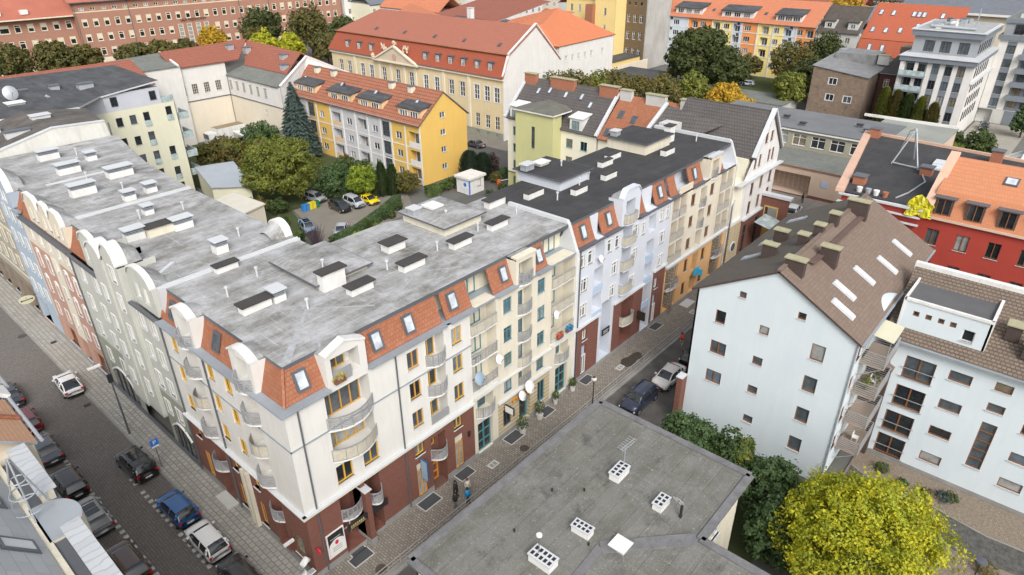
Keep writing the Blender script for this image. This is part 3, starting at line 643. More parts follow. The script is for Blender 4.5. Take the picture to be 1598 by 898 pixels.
# white standing drain strips / low party upstand between roof fields
def upstand(parent, a, b, y, z=16.85, m=None):
    q = MB(); q.box(a, b, y - .22, y - .12, z - .1, z + .16); q.box(a, b, y + .12, y + .22, z - .1, z + .16); q.box(a, b, y - .12, y + .12, z - .1, z + .06); q.box(a - .5, a, y - .22, y + .22, 14.6, z + .1)
    return q.build('party_upstand', m or lite, parent)
upstand(RA, 1.0, 12.2, 16.3)
def wash(parent, cx, cy, z, rays):
    q = MB()
    for a, L_, w_ in rays: q.poly([(cx - w_ * .3 * sin(a), cy + w_ * .3 * cos(a), z), (cx + w_ * .3 * sin(a), cy - w_ * .3 * cos(a), z), (cx + L_ * cos(a) + w_ * sin(a), cy + L_ * sin(a) - w_ * cos(a), z + .001), (cx + L_ * cos(a) - w_ * sin(a), cy + L_ * sin(a) + w_ * cos(a), z + .001)])
    return q.build('washed_valleys', mat('washed_felt', (.40, .415, .44), .85, .3, col2=(.27, .28, .29), scale=2.2, fine=.15), parent)
wash(RA, 5.9, 5.8, 16.856, ((-2.35, 6.4, .28), (-2.0, 5.5, .1), (.1, 5.0, .1), (-.75, 4.6, .12), (2.3, 4.4, .1))); wash(RA, 14.5, 4.2, 16.856, ((-.6, 3.4, .09), (3.6, 3.5, .09)))
# ================================================================ grey-green house
G = thing('apartment_building', (0, 25, 0), 'pale grey-green street block with arched shopfronts and round-topped dormers beside the white corner block', 'apartment building')
Wg = Wall(L0, G, 16.3, 21.0, 0, 14.5, [greygreen, darkgreen, plinth], zones=[(16.3, 21, .5, 6.2, 1), (16.3, 21, 0, .5, 2)])
Wg2 = Wall(L0, G, 26.3, 34.0, 0, 14.5, [greygreen, darkgreen, plinth], zones=[(26.3, 34, .5, 6.2, 1), (26.3, 34, 0, .5, 2)])
for W_q, ss in ((Wg, (18.0, 20.0)), (Wg2, (28.9, 31.9))):
    W_q.grid(ss, (7.5, 10.3, 13.1), .95, 1.55, f_white, trim=white2, tw=.1, depth=.12); W_q.grid(ss, (4.7,), .9, 1.35, f_white, trim=white2, tw=.1, depth=.12)
Wg.hole(18.6, 2.0, 3.6, 2.8, .3, 1); Wg2.hole(30.3, 2.0, 5.2, 2.8, .3, 1)
Wg.build(); Wg2.build()
def arch_shop(face, parent, s, w_, z0=.6, zh=2.6, rise=.9, d=-.05):
    b = MB(face.P); n = 14
    pts = [(s - w_ / 2 + w_ * k / n, zh + rise * (1 - (2 * k / n - 1) ** 2)) for k in range(n + 1)]
    for (a, za), (c, zb) in zip(pts, pts[1:]): b.bar((a, d + .1, za), (c, d + .1, zb), .14, 0)
    o = b.build('shopfront', [white2, f_dark], parent)
    g = MB(face.P); g.poly([(s - w_ / 2, d + .07, z0)] + [(a, d + .07, z) for a, z in pts] + [(s + w_ / 2, d + .07, z0)]); q = g.build('pane', g_dark, parent); 
    m_ = MB(face.P)
    for k in range(1, 4): xx = s - w_ / 2 + w_ * k / 4; m_.box(xx - .05, xx + .05, d + .08, d + .13, z0, zh + rise * .9)
    m_.build('mullions', f_dark, parent); return o
arch_shop(L0, G, 18.6, 3.4); arch_shop(L0, G, 30.3, 5.0, rise=1.1)
fbox(L0, G, 'plinth_band', dsteel, 16.4, 33.9, .0, .14, .35, .7)
# projecting gabled bays
for (a, b_, zt, d) in ((21.0, 23.6, 18.9, .35), (23.6, 26.3, 18.35, .5)):
    Wr = Wall(L0, G, a, b_, 3.3, 17.4, [greygreen], d=d, name='bay_wall'); c = (a + b_) / 2
    for z in (5.8, 8.55, 11.1, 13.9): Wr.win(c, z, .8, 1.5, f_white, trim=white2, tw=.09, depth=.12)
    if a < 22: Wr.win(c, 16.4, .9, 1.4, f_white, trim=white2, tw=.09, depth=.12)
    Wr.build()
    bs = MB(L0.P); bs.box(a, b_, -.3, d, 3.2, 3.35)
    for s_ in (a, b_): bs.poly([(s_, d, 3.3), (s_, -2.5, 3.3), (s_, -2.5, 17.4), (s_, d, 17.4)])
    bs.build('bay_side', greygreen, G)
    gable_dormer(L0, G, a, b_, 17.3, 17.45, zt, greygreen, 'arc', d=d + .01, back=2.6, capm=white2)
for a, b_ in ((16.6, 20.7), (26.8, 30.2)):
    c = (a + b_) / 2; gable_dormer(L0, G, a, b_, 14.55, 16.85, 17.95, greygreen, 'arc', d=-.15, holes=[(c - .7, 15.9, .8, 1.35, 'win', f_white), (c + .7, 15.9, .8, 1.35, 'win', f_white)], capm=white2)
for a, b_ in ((16.3, 16.6), (20.7, 21.0), (26.3, 26.8), (30.2, 34.0)): slope(L0, G, a, b_, 14.55, 16.72, -.25, -1.05, tileY, gutter=False)
fbox(L0, G, 'gutter', dsteel, 16.3, 21.0, 0, .3, 14.35, 14.5); fbox(L0, G, 'gutter', dsteel, 26.3, 34.0, 0, .3, 14.35, 14.5)
pipe(L0, G, 34.0, .2, 14.4)
u = MB(); u.box(1.9, 2.0, 16.3, 34.5, 14.5, 16.6); u.build('upper_wall', greygreen, G)
bk = MB(); bk.box(12.0, 12.2, 16.3, 35.3, 0, 16.5); bk.build('rear_wall', cream2, G)
RG = roof_slab_L(G, [(1.0, 16.55), (12.2, 16.55), (12.2, 35.2), (1.0, 35.2)], felt)
chimney(RG, 5.3, 26.4, 16.85, 2.3, 1.0, .8, rz=0, body=cream2, ov=.15)
chimney(RG, 3.3, 26.8, 16.85, 1.5, .9, .8, cap='raised'); chimney(RG, 7.0, 26.0, 16.85, 1.6, .9, .8, cap='raised')
chimney(RG, 6.7, 18.9, 16.85, 1.0, .9, .9, cap='raised'); chimney(RG, 6.5, 31.6, 16.85, .8, .8, .6, cap='raised')
for x, y in ((9.2, 20.5), (5.5, 31), (9, 30)): vent_pipe(RG, x, y, 16.85)
upstand(RG, 1.0, 12.2, 35.3)
q = MB(); q.bar((1.2, 18.2, 16.95), (3.2, 19.6, 16.95), .3, 0, .2); q.build('drain_channel', lite, RG)
gable_dormer(FYp(12.2), G, 17.4, 20.2, 14.5, 16.7, 17.9, cream2, 'arc', back=2.5, capm=white2)
# ================================================================ salmon house
K = thing('apartment_building', (0, 40, 0), 'salmon and cream street block with arched windows and three wavy-topped dormers', 'apartment building')
Wk = Wall(L0, K, 34.0, 47.2, 0, 14.5, [beige, pink, plinth, cream], zones=[(34.3, 38.7, .5, 12.0, 1), (41.2, 46.9, .5, 12.0, 1), (34, 47.2, 0, .5, 2), (38.7, 41.2, .5, 12, 3), (34, 47.2, 0.5, 3.0, 1)])
Wk.grid((35.3, 37.5, 42.5, 45.2), (7.5, 10.4), .95, 1.6, f_white, trim=white2, tw=.1, depth=.15); Wk.grid((35.3, 37.5, 42.5, 45.2), (4.7,), .9, 1.4, f_white, trim=white2, tw=.08, depth=.15)
Wk.grid((40.0,), (5.0, 8.2, 11.2), .85, 1.4, f_white, trim=white2, tw=.08); Wk.grid((35.3, 37.6, 40.0, 42.4, 45.0), (13.3,), .85, 1.3, f_white, trim=white2, tw=.08)
Wk.grid((36.3, 43.8), (1.8,), 2.6, 2.2, f_brown, nv=2, depth=.3, pane=g_dark, name='shop_window'); Wk.win(40.0, 1.7, 1.3, 2.5, f_brown, depth=.3, name='door'); Wk.build()
for s in (35.3, 37.5, 42.5, 45.2):
    for z in (8.4, 11.3):
        b = MB(L0.P); n = 8; p_ = [(s - .55 + 1.1 * k / n, z + .35 * (1 - (2 * k / n - 1) ** 2)) for k in range(n + 1)]
        for (a, za), (c, zb) in zip(p_, p_[1:]): b.bar((a, .05, za), (c, .05, zb), .1, 0)
        b.build('window_arch', white2, K)
slope(L0, K, 34.0, 47.2, 14.55, 16.72, -.25, -1.05, tileY, gm=dsteel)
for a, b_ in ((34.4, 37.4), (37.7, 40.0), (40.4, 44.3)):
    c = (a + b_) / 2; gable_dormer(L0, K, a, b_, 14.75, 16.7, 17.8, beige, 'bell', d=-.2, holes=[(c - .6, 15.9, .7, 1.4, 'win', f_white), (c + .6, 15.9, .7, 1.4, 'win', f_white)], capm=white2)
bk = MB(); bk.box(12.0, 12.2, 35.3, 61.4, 0, 16.5); bk.build('rear_wall', cream2, K)
u = MB(); u.box(1.9, 2.0, 34.5, 61, 14.5, 16.6); u.build('upper_wall', cream2, K)
RK = roof_slab_L(K, [(1.0, 35.5), (12.2, 35.5), (13.0, 47.3), (1.0, 47.3)], felt)
chimney(RK, 4.6, 41.6, 16.85, 2.2, 1.0, 1.0, cap='raised'); chimney(RK, 6.9, 36.6, 16.85, 1.0, .9, .7, cap='raised'); chimney(RK, 9.2, 37.3, 16.85, 1.0, .9, .7, cap='raised'); chimney(RK, 9.2, 44.6, 16.85, 2.4, 1.2, .9, cap='raised')
for x, y in ((7.6, 39.8), (6.5, 46)): vent_pipe(RK, x, y, 16.85)
q = MB(); q.box(3, 11, 47.0, 47.15, 16.85, 17.0); q.build('drain_channel', lite, RK)
# ================================================================ grey-blue house
D_ = thing('apartment_building', (0, 50, 0), 'grey-blue narrow street block with a tall arched gable next to the salmon block', 'apartment building')
Wd = Wall(L0, D_, 47.2, 54.0, 0, 15.0, [greyblue, greyblue, plinth], zones=[(47, 54, 0, .5, 2)])
Wd.grid((48.3, 50.3, 52.4), (5.0, 8.0, 11.0, 13.8), .9, 1.45, f_white, trim=white2, tw=.08, depth=.12); Wd.win(51.8, 1.9, 2.6, 2.6, f_dark, depth=.5, pane=g_dark, name='gateway'); Wd.build()
fbox(L0, D_, 'gateway_surround', pink, 50.3, 53.4, 0, .06, .1, .5)
gable_dormer(L0, D_, 48.6, 53.4, 15.0, 16.6, 18.6, greyblue, 'arc', d=.02, holes=[(51, 15.8, 2.0, 1.3, 'win', f_white)], capm=white2)
slope(L0, D_, 47.2, 48.6, 14.9, 16.72, -.25, -1.05, tileY)
RD = roof_slab_L(D_, [(1.0, 47.3), (13.0, 47.3), (15.4, 61.4), (1.0, 61.4)], felt)
for x, y, w_ in ((6.1, 49.8, 2.1), (6.4, 56.8, 2.0)): chimney(RD, x, y, 16.85, w_, 1.0, .9, cap='raised')
chimney(RD, 9.4, 52.8, 16.85, 1.0, .9, .7, cap='raised'); 
for x, y in ((7.8, 52), (9, 56)): vent_pipe(RD, x, y, 16.85)
# ================================================================ old house behind with bare gable wall
E_ = thing('tenement_house', (0, 65, 0), 'old sand-coloured tenement with a bare grey gable wall above the flat roofs', 'house')
Wt = Wall(L0, E_, 54.0, 80, 0, 15.5, [mat('aged_sand_plaster', (.36, .33, .26), var=.25, stain=(.22, .2, .17)), mat('aged_brown_plaster', (.22, .18, .14), var=.3), cream], zones=[(54, 80, 0, 4.2, 1), (54, 80, 10.6, 11.0, 2), (54, 80, 5.0, 5.3, 2)])
Wt.grid([55.5 + 2.6 * k for k in range(9)], (6.7, 9.4, 12.6), 1.0, 1.6, f_white, trim=cream, tw=.12); Wt.grid([55.8 + 3.4 * k for k in range(6)], (2.0,), 1.9, 2.8, f_dark, depth=.35, name='shop_window', pane=g_dark); Wt.build()
oldw = mat('stained_gable_plaster', (.6, .6, .57), var=.15, scale=.5, stain=(.42, .41, .36))
pts = [(1.5, 17.2), (8.9, 19.0), (14.6, 18.7), (15.0, 14.4), (15.0, 0), (.1, 0), (.1, 16)]
gw = MB(lambda a, b, c: (a, 61.5 + c, b)); 
for c in (0, .4): gw.poly([(p[0], p[1], c) for p in pts])
for p, q in zip(pts, pts[1:] + pts[:1]): gw.poly([(p[0], p[1], 0), (q[0], q[1], 0), (q[0], q[1], .4), (p[0], p[1], .4)])
gw.build('gable_wall', oldw, E_)
cp = MB()
for (a, za), (c, zc) in zip(pts[:2], pts[1:3]): cp.bar((a, 61.7, za + .06), (c, 61.7, zc + .06), .55, 0, .12)
cp.build('coping', lite, E_)
rb = MB(); rb.poly([(.2, 61.9, 15.9), (1.5, 61.9, 17.15), (1.5, 72, 17.3), (.2, 72, 15.9)]); rb.poly([(1.5, 61.9, 17.15), (8.9, 61.9, 18.95), (8.9, 72, 19.4), (1.5, 72, 17.3)]); rb.poly([(8.9, 61.9, 18.95), (14.6, 61.9, 18.65), (15.5, 70, 18.8), (8.9, 72, 19.4)])
rbm = rb.build('roof', mat('brown_felt', (.085, .075, .07), .9, .35, kind='felt', axis='g', size=(3, 1), col2=(.05, .045, .04), stain=(.12, .11, .1)), E_)
chimney(rbm, 3.6, 68, 17.6, 3.0, .8, 1.1, body=lite, cap='x', capm=dsteel); chimney(rbm, 6.0, 64.5, 18.0, 2.6, .8, .8, body=lite, cap='x', capm=dsteel); chimney(rbm, 9.5, 67.5, 19.1, 2.0, 1.2, .4, body=lite, cap='x', capm=lite)
fbox(FX(61.5), E_, 'downpipe', dsteel, 14.85, 15.0, .0, .12, 14, 18.5)
# ================================================================ blue-white block with black roof
B_ = thing('apartment_building', (38, 0, 0), 'pale blue street block with brick base, wavy central gable and black roof', 'apartment building')
Wb = Wall(F0, B_, 29.35, 46.0, 0, 14.5, [lilac, brick, plinth, blue_p], zones=[(29.35, 33.3, .5, 6.3, 1), (35.9, 41.5, .5, 6.3, 1), (43.4, 46.0, .5, 7.0, 1), (29.3, 46, 0, .5, 2)])
Wb.grid((30.0, 31.3, 34.4, 35.7), (13.2,), .8, 1.35, f_white, nh=1, nv=0, trim=white2, tw=.06); Wb.win(30.5, 10.65, 1.0, 1.4, f_white, nh=1, trim=white2, tw=.07); Wb.win(30.5, 7.95, 1.0, 1.4, f_white, nh=1, trim=white2, tw=.07)
Wb.win(35.5, 10.45, 1.0, 1.4, f_white, nh=1, trim=white2, tw=.07); Wb.win(35.4, 8.0, 1.0, 1.4, f_white, nh=1, trim=white2, tw=.07)
Wb.loggia(32.8, 13.2, 1.5, 1.9, 1.0, 0); Wb.loggia(32.8, 10.6, 1.5, 2.0, 1.0, 0); Wb.loggia(32.7, 7.9, 1.5, 2.0, 1.0, 0)
Wb.loggia(34.55, 4.0, 1.7, 6.6, 1.2, 3)
for z in (9.1, 6.3): fbox(F0, B_, 'spandrel', blue_p, 32.0, 33.55, -.1, .03, z - .1, z + .55)
Wb.grid((39.0,), (7.6, 10.6, 13.2), .9, 1.4, f_white, nh=1, trim=white2, tw=.07); Wb.grid((40.4,), (13.0,), .8, 1.35, f_white, nh=1, trim=white2, tw=.06)
Wb.loggia(42.1, 13.0, 1.4, 1.9, 1.0, 0); Wb.loggia(42.1, 10.2, 1.5, 2.0, 1.0, 0); Wb.loggia(42.1, 7.6, 1.5, 2.0, 1.0, 0)
Wb.loggia(42.45, 3.3, 1.7, 6.0, 1.2, 1)
for z in (8.9, 6.3, 3.4): fbox(F0, B_, 'spandrel', blue_p, 41.4, 42.9, -.1, .05, z - .3, z + .55)
Wb.grid((43.9, 45.2), (13.3,), .8, 1.35, f_white, nh=1, trim=white2, tw=.06); Wb.grid((44.4,), (10.65, 7.95), 1.0, 1.4, f_white, nh=1, trim=white2, tw=.07)
for z in (13.5, 10.9, 8.3): Wb.loggia(37.45, z, 1.7, 2.1, 1.0, 0, door=f_white, dw=1.1)
Wb.win(31.0, 5.0, .8, 1.2, f_white, depth=.25); Wb.hole(31.0, 2.2, .8, 3.3, .25, 3); win(F0, B_, 31.0, 1.6, .75, 2.2, f_white, depth=.1, name='shop_window', sill=False)
Wb.loggia(38.5, 3.2, 2.3, 5.2, 1.3, 1, 1); win(F0, B_, 38.0, 4.4, 1.6, 2.4, f_white, depth=-.02, d0=-1.3, sill=False); win(F0, B_, 38.0, 1.5, 1.6, 2.5, f_white, depth=-.02, d0=-1.3, sill=False, pane=g_dark, name='door')
Wb.win(44.2, 5.3, .8, 1.3, f_white, depth=.25); Wb.hole(44.2, 2.2, .8, 3.4, .25, 3); win(F0, B_, 44.2, 1.6, .75, 2.2, f_white, depth=.1, name='shop_window', sill=False)
Wb.build()
for a, b_, z in ((29.35, 33.4, 6.25), (35.8, 41.5, 6.25), (43.3, 46, 6.95)): ledge(F0, B_, a, b_, z, .25, white2, .18)
for z in (12.45, 9.85, 7.2): balcony(F0, B_, 37.45, z, 1.95, .1, flat=.45, style='screen', slab=lilac)
balcony(F0, B_, 38.3, 3.2, 2.2, .3, flat=.35, style='screen'); fbox(F0, B_, 'sign_board', black, 33.6, 34.9, .25, .32, 3.7, 4.4)
b = MB(F0.P); b.box(33.8, 34.7, .32, .33, 4.1, 4.17); b.box(33.8, 34.6, .32, .33, 3.9, 3.95); b.build('lettering', f_white, B_)
for a, b_ in ((29.6, 32.3), (33.5, 36.2), (39.3, 41.0), (43.0, 45.4)): slope(F0, B_, a, b_, 14.6, 16.72, -.25, -1.05, tileX, gm=dsteel)
ub = MB(); ub.box(32.3, 33.5, .9, 1.0, 14.5, 16.6); ub.box(41, 43, .9, 1.0, 14.5, 16.6); ub.box(29.5, 61, 1.9, 2.0, 14.5, 16.6); ub.box(29.5, 61, 0, 1.9, 14.3, 14.5, 0); ub.build('upper_wall', lilac, B_)
for x in (30.9, 34.9, 44.2): skylight(B_, (x, .62, 15.65), nX, .75, 1.25)
gable_dormer(F0, B_, 36.2, 39.3, 14.5, 17.2, 18.0, lilac, 'bell', holes=[(37.6, 15.9, 1.6, 2.0, 'log', f_white)], capm=lilac); balcony(F0, B_, 37.5, 14.7, 1.9, .1, flat=.4, style='screen', slab=lilac)
fbox(F0, B_, 'gutter', dsteel, 29.5, 36.2, 0, .25, 14.45, 14.55); fbox(F0, B_, 'gutter', dsteel, 39.3, 46, 0, .25, 14.45, 14.55)
pipe(F0, B_, 29.65, .2, 14.4)
bk = MB(); bk.box(29.5, 61.5, 11.2, 11.4, 0, 16.5); bk.build('rear_wall', lilac, B_)
RB = roof_slab_L(B_, [(29.5, 1.0), (46.2, 1.0), (46.2, 11.4), (29.5, 11.4)], felt_b)
hut(B_, 35.1, 39.9, 6.5, 12.0, 16.8, 17.9, lilac, felt_b, rise=.12)
for x, y, w_ in ((32.4, 7.6, 2.3), (36.0, 4.9, 1.9), (41.4, 5.1, 2.0), (44.6, 7.7, 2.0)): chimney(RB, x, y, 16.85, w_, .65, .55, ov=.02)
vent_pipe(RB, 33.1, 5.3, 16.85); vent_pipe(RB, 39.7, 6.4, 16.85); vent_pipe(RB, 38.1, 8.7, 18.2, .5); vent_pipe(RB, 36.3, 5.1, 16.85, 1.3)
chimney(RB, 35.0, 10.6, 18.2, 1.2, .8, .6, body=steel, cap='x', capm=lite); chimney(RB, 37.2, 10.6, 18.2, 1.4, 1.0, .25, body=conc, cap='x', capm=white2)
# ================================================================ beige / ochre block
C_ = thing('apartment_building', (53, 0, 0), 'beige street block with ochre lower storeys and paired balconies, black roof', 'apartment building')
Wy = Wall(F0, C_, 46.0, 61.0, 0, 14.5, [beige, ochre, plinth, cream2], zones=[(46, 61, .5, 6.3, 1), (46, 61, 0, .5, 2), (49.5, 56.6, 6.3, 14.5, 3)])
for s in (46.9, 48.5, 58.1, 59.8):
    for z in (7.8, 10.5, 13.1): Wy.loggia(s, z, 1.35, 2.3, 1.1, 0, door=f_brown, dw=.9)
    for z in (11.95, 9.3, 6.65): balcony(F0, C_, s, z, 1.35, .02, flat=.05, style='screen', base=.14)
Wy.grid((50.8, 55.3), (7.7, 10.4, 13.0), .95, 1.35, f_brown)
for z in (12.7, 10.1, 7.5): Wy.loggia(53.2, z, 1.5, 2.2, 1.0, 0, door=f_brown, dw=1.0)
for z in (11.55, 8.95): balcony(F0, C_, 53.2, z, 1.6, .3, style='vert')
Wy.grid((51.0, 55.2), (4.9, 1.9), .95, 1.5, f_brown, depth=.2, pane=g_dark); Wy.loggia(53.2, 4.4, 1.5, 2.6, 1.0, 1, door=f_brown); Wy.loggia(53.2, 1.7, 1.5, 2.3, 1.0, 1, door=f_dark)
for s in (47.7, 58.8): Wy.hole(s, 3.3, 2.8, 5.2, 1.2, 1); 
for s in (47.7, 58.8):
    for z in (3.4,): balcony(F0, C_, s, z, 2.6, .2, flat=.3, style='vert'); win(F0, C_, s, z + 1.2, 2.0, 2.1, f_brown, nv=2, depth=-.02, d0=-1.2, sill=False, name='balcony_door', pane=g_dark)
    win(F0, C_, s, 1.6, 2.0, 2.3, f_dark, nv=2, depth=-.02, d0=-1.2, sill=False, name='shop_window', pane=g_dark); fbox(F0, C_, 'pillar', mat('rough_stone', (.32, .27, .2), var=.3, kind='brick', size=(.5, .4), mortar=(.1, .08, .06), msize=.04), s - .3, s + .3, -.6, .3, 0, 6.1)
Wy.build(); ledge(F0, C_, 46, 61, 6.25, .3, lite, .22)
fbox(F0, C_, 'shop_sign', mat('cyan_sign', (.05, .4, .6), .4), 52.6, 53.9, .3, .4, 2.9, 3.8)
for a, b_ in ((46.0, 47.5), (50.3, 53.2), (57.0, 58.2)): slope(F0, C_, a, b_, 14.6, 16.72, -.25, -1.05, tileX, gm=dsteel)
for x in (51.6,): skylight(C_, (x, .62, 15.65), nX, .75, 1.25)
gable_dormer(F0, C_, 54.0, 56.8, 14.5, 16.7, 16.9, beige, 'flat', holes=[(55.3, 15.5, 1.5, 1.9, 'log', f_brown)], capm=lite); balcony(F0, C_, 55.3, 14.4, 1.6, .3, style='vert')
fbox(F0, C_, 'parapet', beige, 47.5, 50.3, -.15, 0, 14.5, 15.2); win(F0, C_, 48.6, 15.6, 1.2, 1.9, f_dark, depth=-.02, d0=-1.88, sill=False, name='terrace_door'); win(F0, C_, 59.4, 15.6, 1.2, 1.9, f_white, depth=-.02, d0=-1.88, sill=False, name='terrace_door')
RC = roof_slab_L(C_, [(46.2, 1.0), (61.2, 1.0), (61.2, 11.4), (46.2, 11.4)], felt_b)
pw = MB(); x0, x1 = 61.0, 61.4; pts = [(-.1, 14.3), (1.0, 17.0), (1.3, 17.2), (11.4, 17.2), (11.4, 16.4), (2.4, 16.4), (2.4, 14.3)]; pw.T = lambda a, b, c: (c, a, b)
profile(pw, pts, x0, x1)
pw.build('party_wall', lite, C_); pipe(F0, C_, 61.1, 0, 14.4, lite)
hut(C_, 50.3, 55.7, 6.2, 11.3, 16.8, 18.1, cream2, felt_b, rise=.12); chimney(RC, 47.1, 8.4, 16.85, 2.3, .65, .55, ov=.02); chimney(RC, 52.4, 4.6, 16.85, 2.0, .7, .6, ov=.02); chimney(RC, 56.9, 7.0, 16.85, 1.2, .8, 1.9)
vent_pipe(RC, 59.0, 4.5, 16.85)
chimney(RC, 50.8, 10.6, 18.2, .9, .8, .6, body=steel, cap='x', capm=lite)
# ================================================================ pavement furniture of the near street
def pavement_rail():
    t = thing('street_railing', (30, -3.3, 0), 'low grey metal railing on a stone upstand along the edge of the paved walk', 'railing')
    b = MB(); b.box(2.0, 62, -3.42, -3.2, 0, .16); b.build('upstand', kerbm, t)
    r = MB(); r.box(2.0, 62, -3.33, -3.28, .86, .92); r.box(2, 62, -3.325, -3.29, .5, .54)
    r.build('handrail', mat('rail_grey', (.34, .33, .32), .5, .15), t)
    for k in range(25): fbox(FX(-3.3), t, 'post', MATS['rail_grey'], 2.1 + 2.5 * k - .03, 2.1 + 2.5 * k + .03, -.03, .03, .16, .88)
pavement_rail()
def mat_thing(x, y, w, d, label, cat='mat', m=None):
    b = MB(); b.box(x - w / 2 - .08, x + w / 2 + .08, y - d / 2 - .08, y + d / 2 + .08, .004, .012, 1); b.box(x - w / 2, x + w / 2, y - d / 2, y + d / 2, .012, .028, 0)
    tag(b.build('door_mat' if cat == 'mat' else 'grating', [m or mat('dark_ribbed_mat', (.06, .062, .068), .9, .2), conc]), label, cat, 'entrance mats and gratings on the paved walk')
mat_thing(9.9, -.55, 1.7, .95, 'dark entrance grating framed in stone under the blue hanging sign', 'grating')
mat_thing(13.9, -.5, 1.5, .9, 'dark entrance grating framed in stone right of the orange door', 'grating')
mat_thing(19.9, -.6, 1.7, 1.0, 'dark entrance grating below the white shop sign on the sand-coloured front', 'grating')
mat_thing(24.5, -.6, 1.5, .9, 'dark entrance grating between the round potted shrubs', 'grating')
mat_thing(31.0, -.55, 1.5, .9, 'grey entrance grating at the first brick pier of the pale blue block', 'grating')
mat_thing(44.2, -.55, 1.6, .9, 'grey entrance grating at the far brick pier of the pale blue block', 'grating')
mat_thing(51.2, -.7, 1.9, 1.0, 'pale grey ramp plate in front of the ochre shops', 'grating', lite)
mat_thing(3.1, -.75, 1.6, .8, 'black rubber door mat in front of the corner shop entrance')
mat_thing(3.3, .1, 1.1, .8, 'black rubber door mat inside the recessed corner entrance')
def manhole(x, y, z, r, lab, m=None):
    b = MB(); b.tube([(x, y, z - .05), (x, y, z + .012)], r, 20); tag(b.build('manhole_cover', m or mat('rusty_iron_cover', (.08, .06, .05), .7, .3)), lab, 'manhole cover')
manhole(19.4, -2.25, .004, .42, 'round rusty manhole cover in the paved walk by the railing')
manhole(3.4, -2.6, .004, .42, 'round brown manhole cover in front of the corner shop')
manhole(-3.0, 51.8, -.115, .45, 'round iron manhole cover in the cobbled road by the kerb'); manhole(37.8, -2.5, .004, .33, 'small brown manhole cover near the damp patch')
b = MB(); b.poly([(36.6 + 1.7 * cos(t * pi / 12) + .3 * cos(t * pi / 4), -2.0 + .7 * sin(t * pi / 12) + .12 * sin(t * pi / 3), .008) for t in range(24)])
tag(b.build('damp_patch', mat('wet_setts', (.07, .058, .047), .5, .3, fine=.2)), kind='structure')
for x, y, l in ((16.2, -1.55, 'pair of small concrete utility covers set in the walk by the white bay'), (34.9, -1.9, 'square pale utility cover with white frame near the damp patch'), (49.8, -2.2, 'square pale utility cover near the ochre shops')):
    b = MB(); b.box(x - .5, x + .5, y - .32, y + .32, .004, .012, 0); b.box(x - .32, x - .05, y - .2, y + .2, .012, .016, 1); b.box(x + .05, x + .32, y - .2, y + .2, .012, .016, 1); tag(b.build('utility_cover', [conc, kerbm]), l, 'utility cover')
for x, y, l in ((-3.0, 33.1, 'square iron road gully beside the kerb near the white roadster'), (-1.2, 47.5, 'square iron cover in the slabs by the grey-blue house')):
    b = MB(); b.box(x - .28, x + .28, y - .25, y + .25, -.115 if x < -2.4 else 0, -.1 if x < -2.4 else .012); tag(b.build('gully_grate', mat('dark_iron', (.03, .03, .03), .7, .2)), l, 'gully')
def globe_lamp():
    t = thing('street_lamp', (27.6, -3.6, 0), 'black lamp post with a round glass globe at the pavement railing', 'street lamp')
    b = MB(); b.tube([(27.6, -3.6, 0), (27.6, -3.6, 3.2)], [.07, .045], 8); b.build('pole', black, t)
    g = MB()
    R = .26; n = 10
    for i in range(n):
        a0, a1 = -pi / 2 + pi * i / n, -pi / 2 + pi * (i + 1) / n
        for j in range(14):
            t0, t1 = 2 * pi * j / 14, 2 * pi * (j + 1) / 14
            g.poly([(27.6 + R * cos(a) * cos(q), -3.6 + R * cos(a) * sin(q), 3.45 + R * sin(a)) for a, q in ((a0, t0), (a0, t1), (a1, t1), (a1, t0))])
    g.build('globe', mat('milky_glass', (.6, .6, .58), .2, .05), t, smooth=True)
    c = MB(); c.tube([(27.6, -3.6, 3.62), (27.6, -3.6, 3.75)], [.2, .05], 12); c.build('cap', black, t)
globe_lamp()
def arm_lamp():
    t = thing('street_lamp', (-2.1, 25.7, 0), 'tall grey lamp post with a flat white head beside the grey-green house', 'street lamp')
    b = MB(); b.tube([(-2.1, 25.7, 0), (-2.1, 25.7, 7.6)], [.09, .05], 8); b.tube([(-2.1, 25.7, 7.5), (-2.5, 25.5, 7.8)], .04, 6); b.build('pole', dsteel, t)
    h = MB(); h.box(-3.5, -2.5, 25.3, 25.6, 7.72, 7.84); h.build('lamp_head', white2, t)
    s = MB(); s.box(-2.4, -2.0, 25.2, 25.35, 5.9, 6.7); s.build('sign_plate', black, t)
arm_lamp()
def p_sign():
    t = thing('parking_sign', (-2.1, 19.3, 0), 'blue square parking sign on a grey post at the kerb', 'sign')
    b = MB(); b.tube([(-2.1, 19.3, 0), (-2.1, 19.3, 2.9)], .035, 8); b.build('post', dsteel, t)
    s = MB(); s.box(-2.42, -1.78, 19.25, 19.29, 2.35, 2.95, 0); s.box(-2.38, -1.82, 19.24, 19.25, 2.17, 2.33, 1); s.build('sign_plate', [mat('sign_blue', (.02, .16, .6), .4, .02), f_white], t)
    text(t, 'P', (-2.1, 19.235, 2.65), 0, .55, f_white, ext=.004)
p_sign()
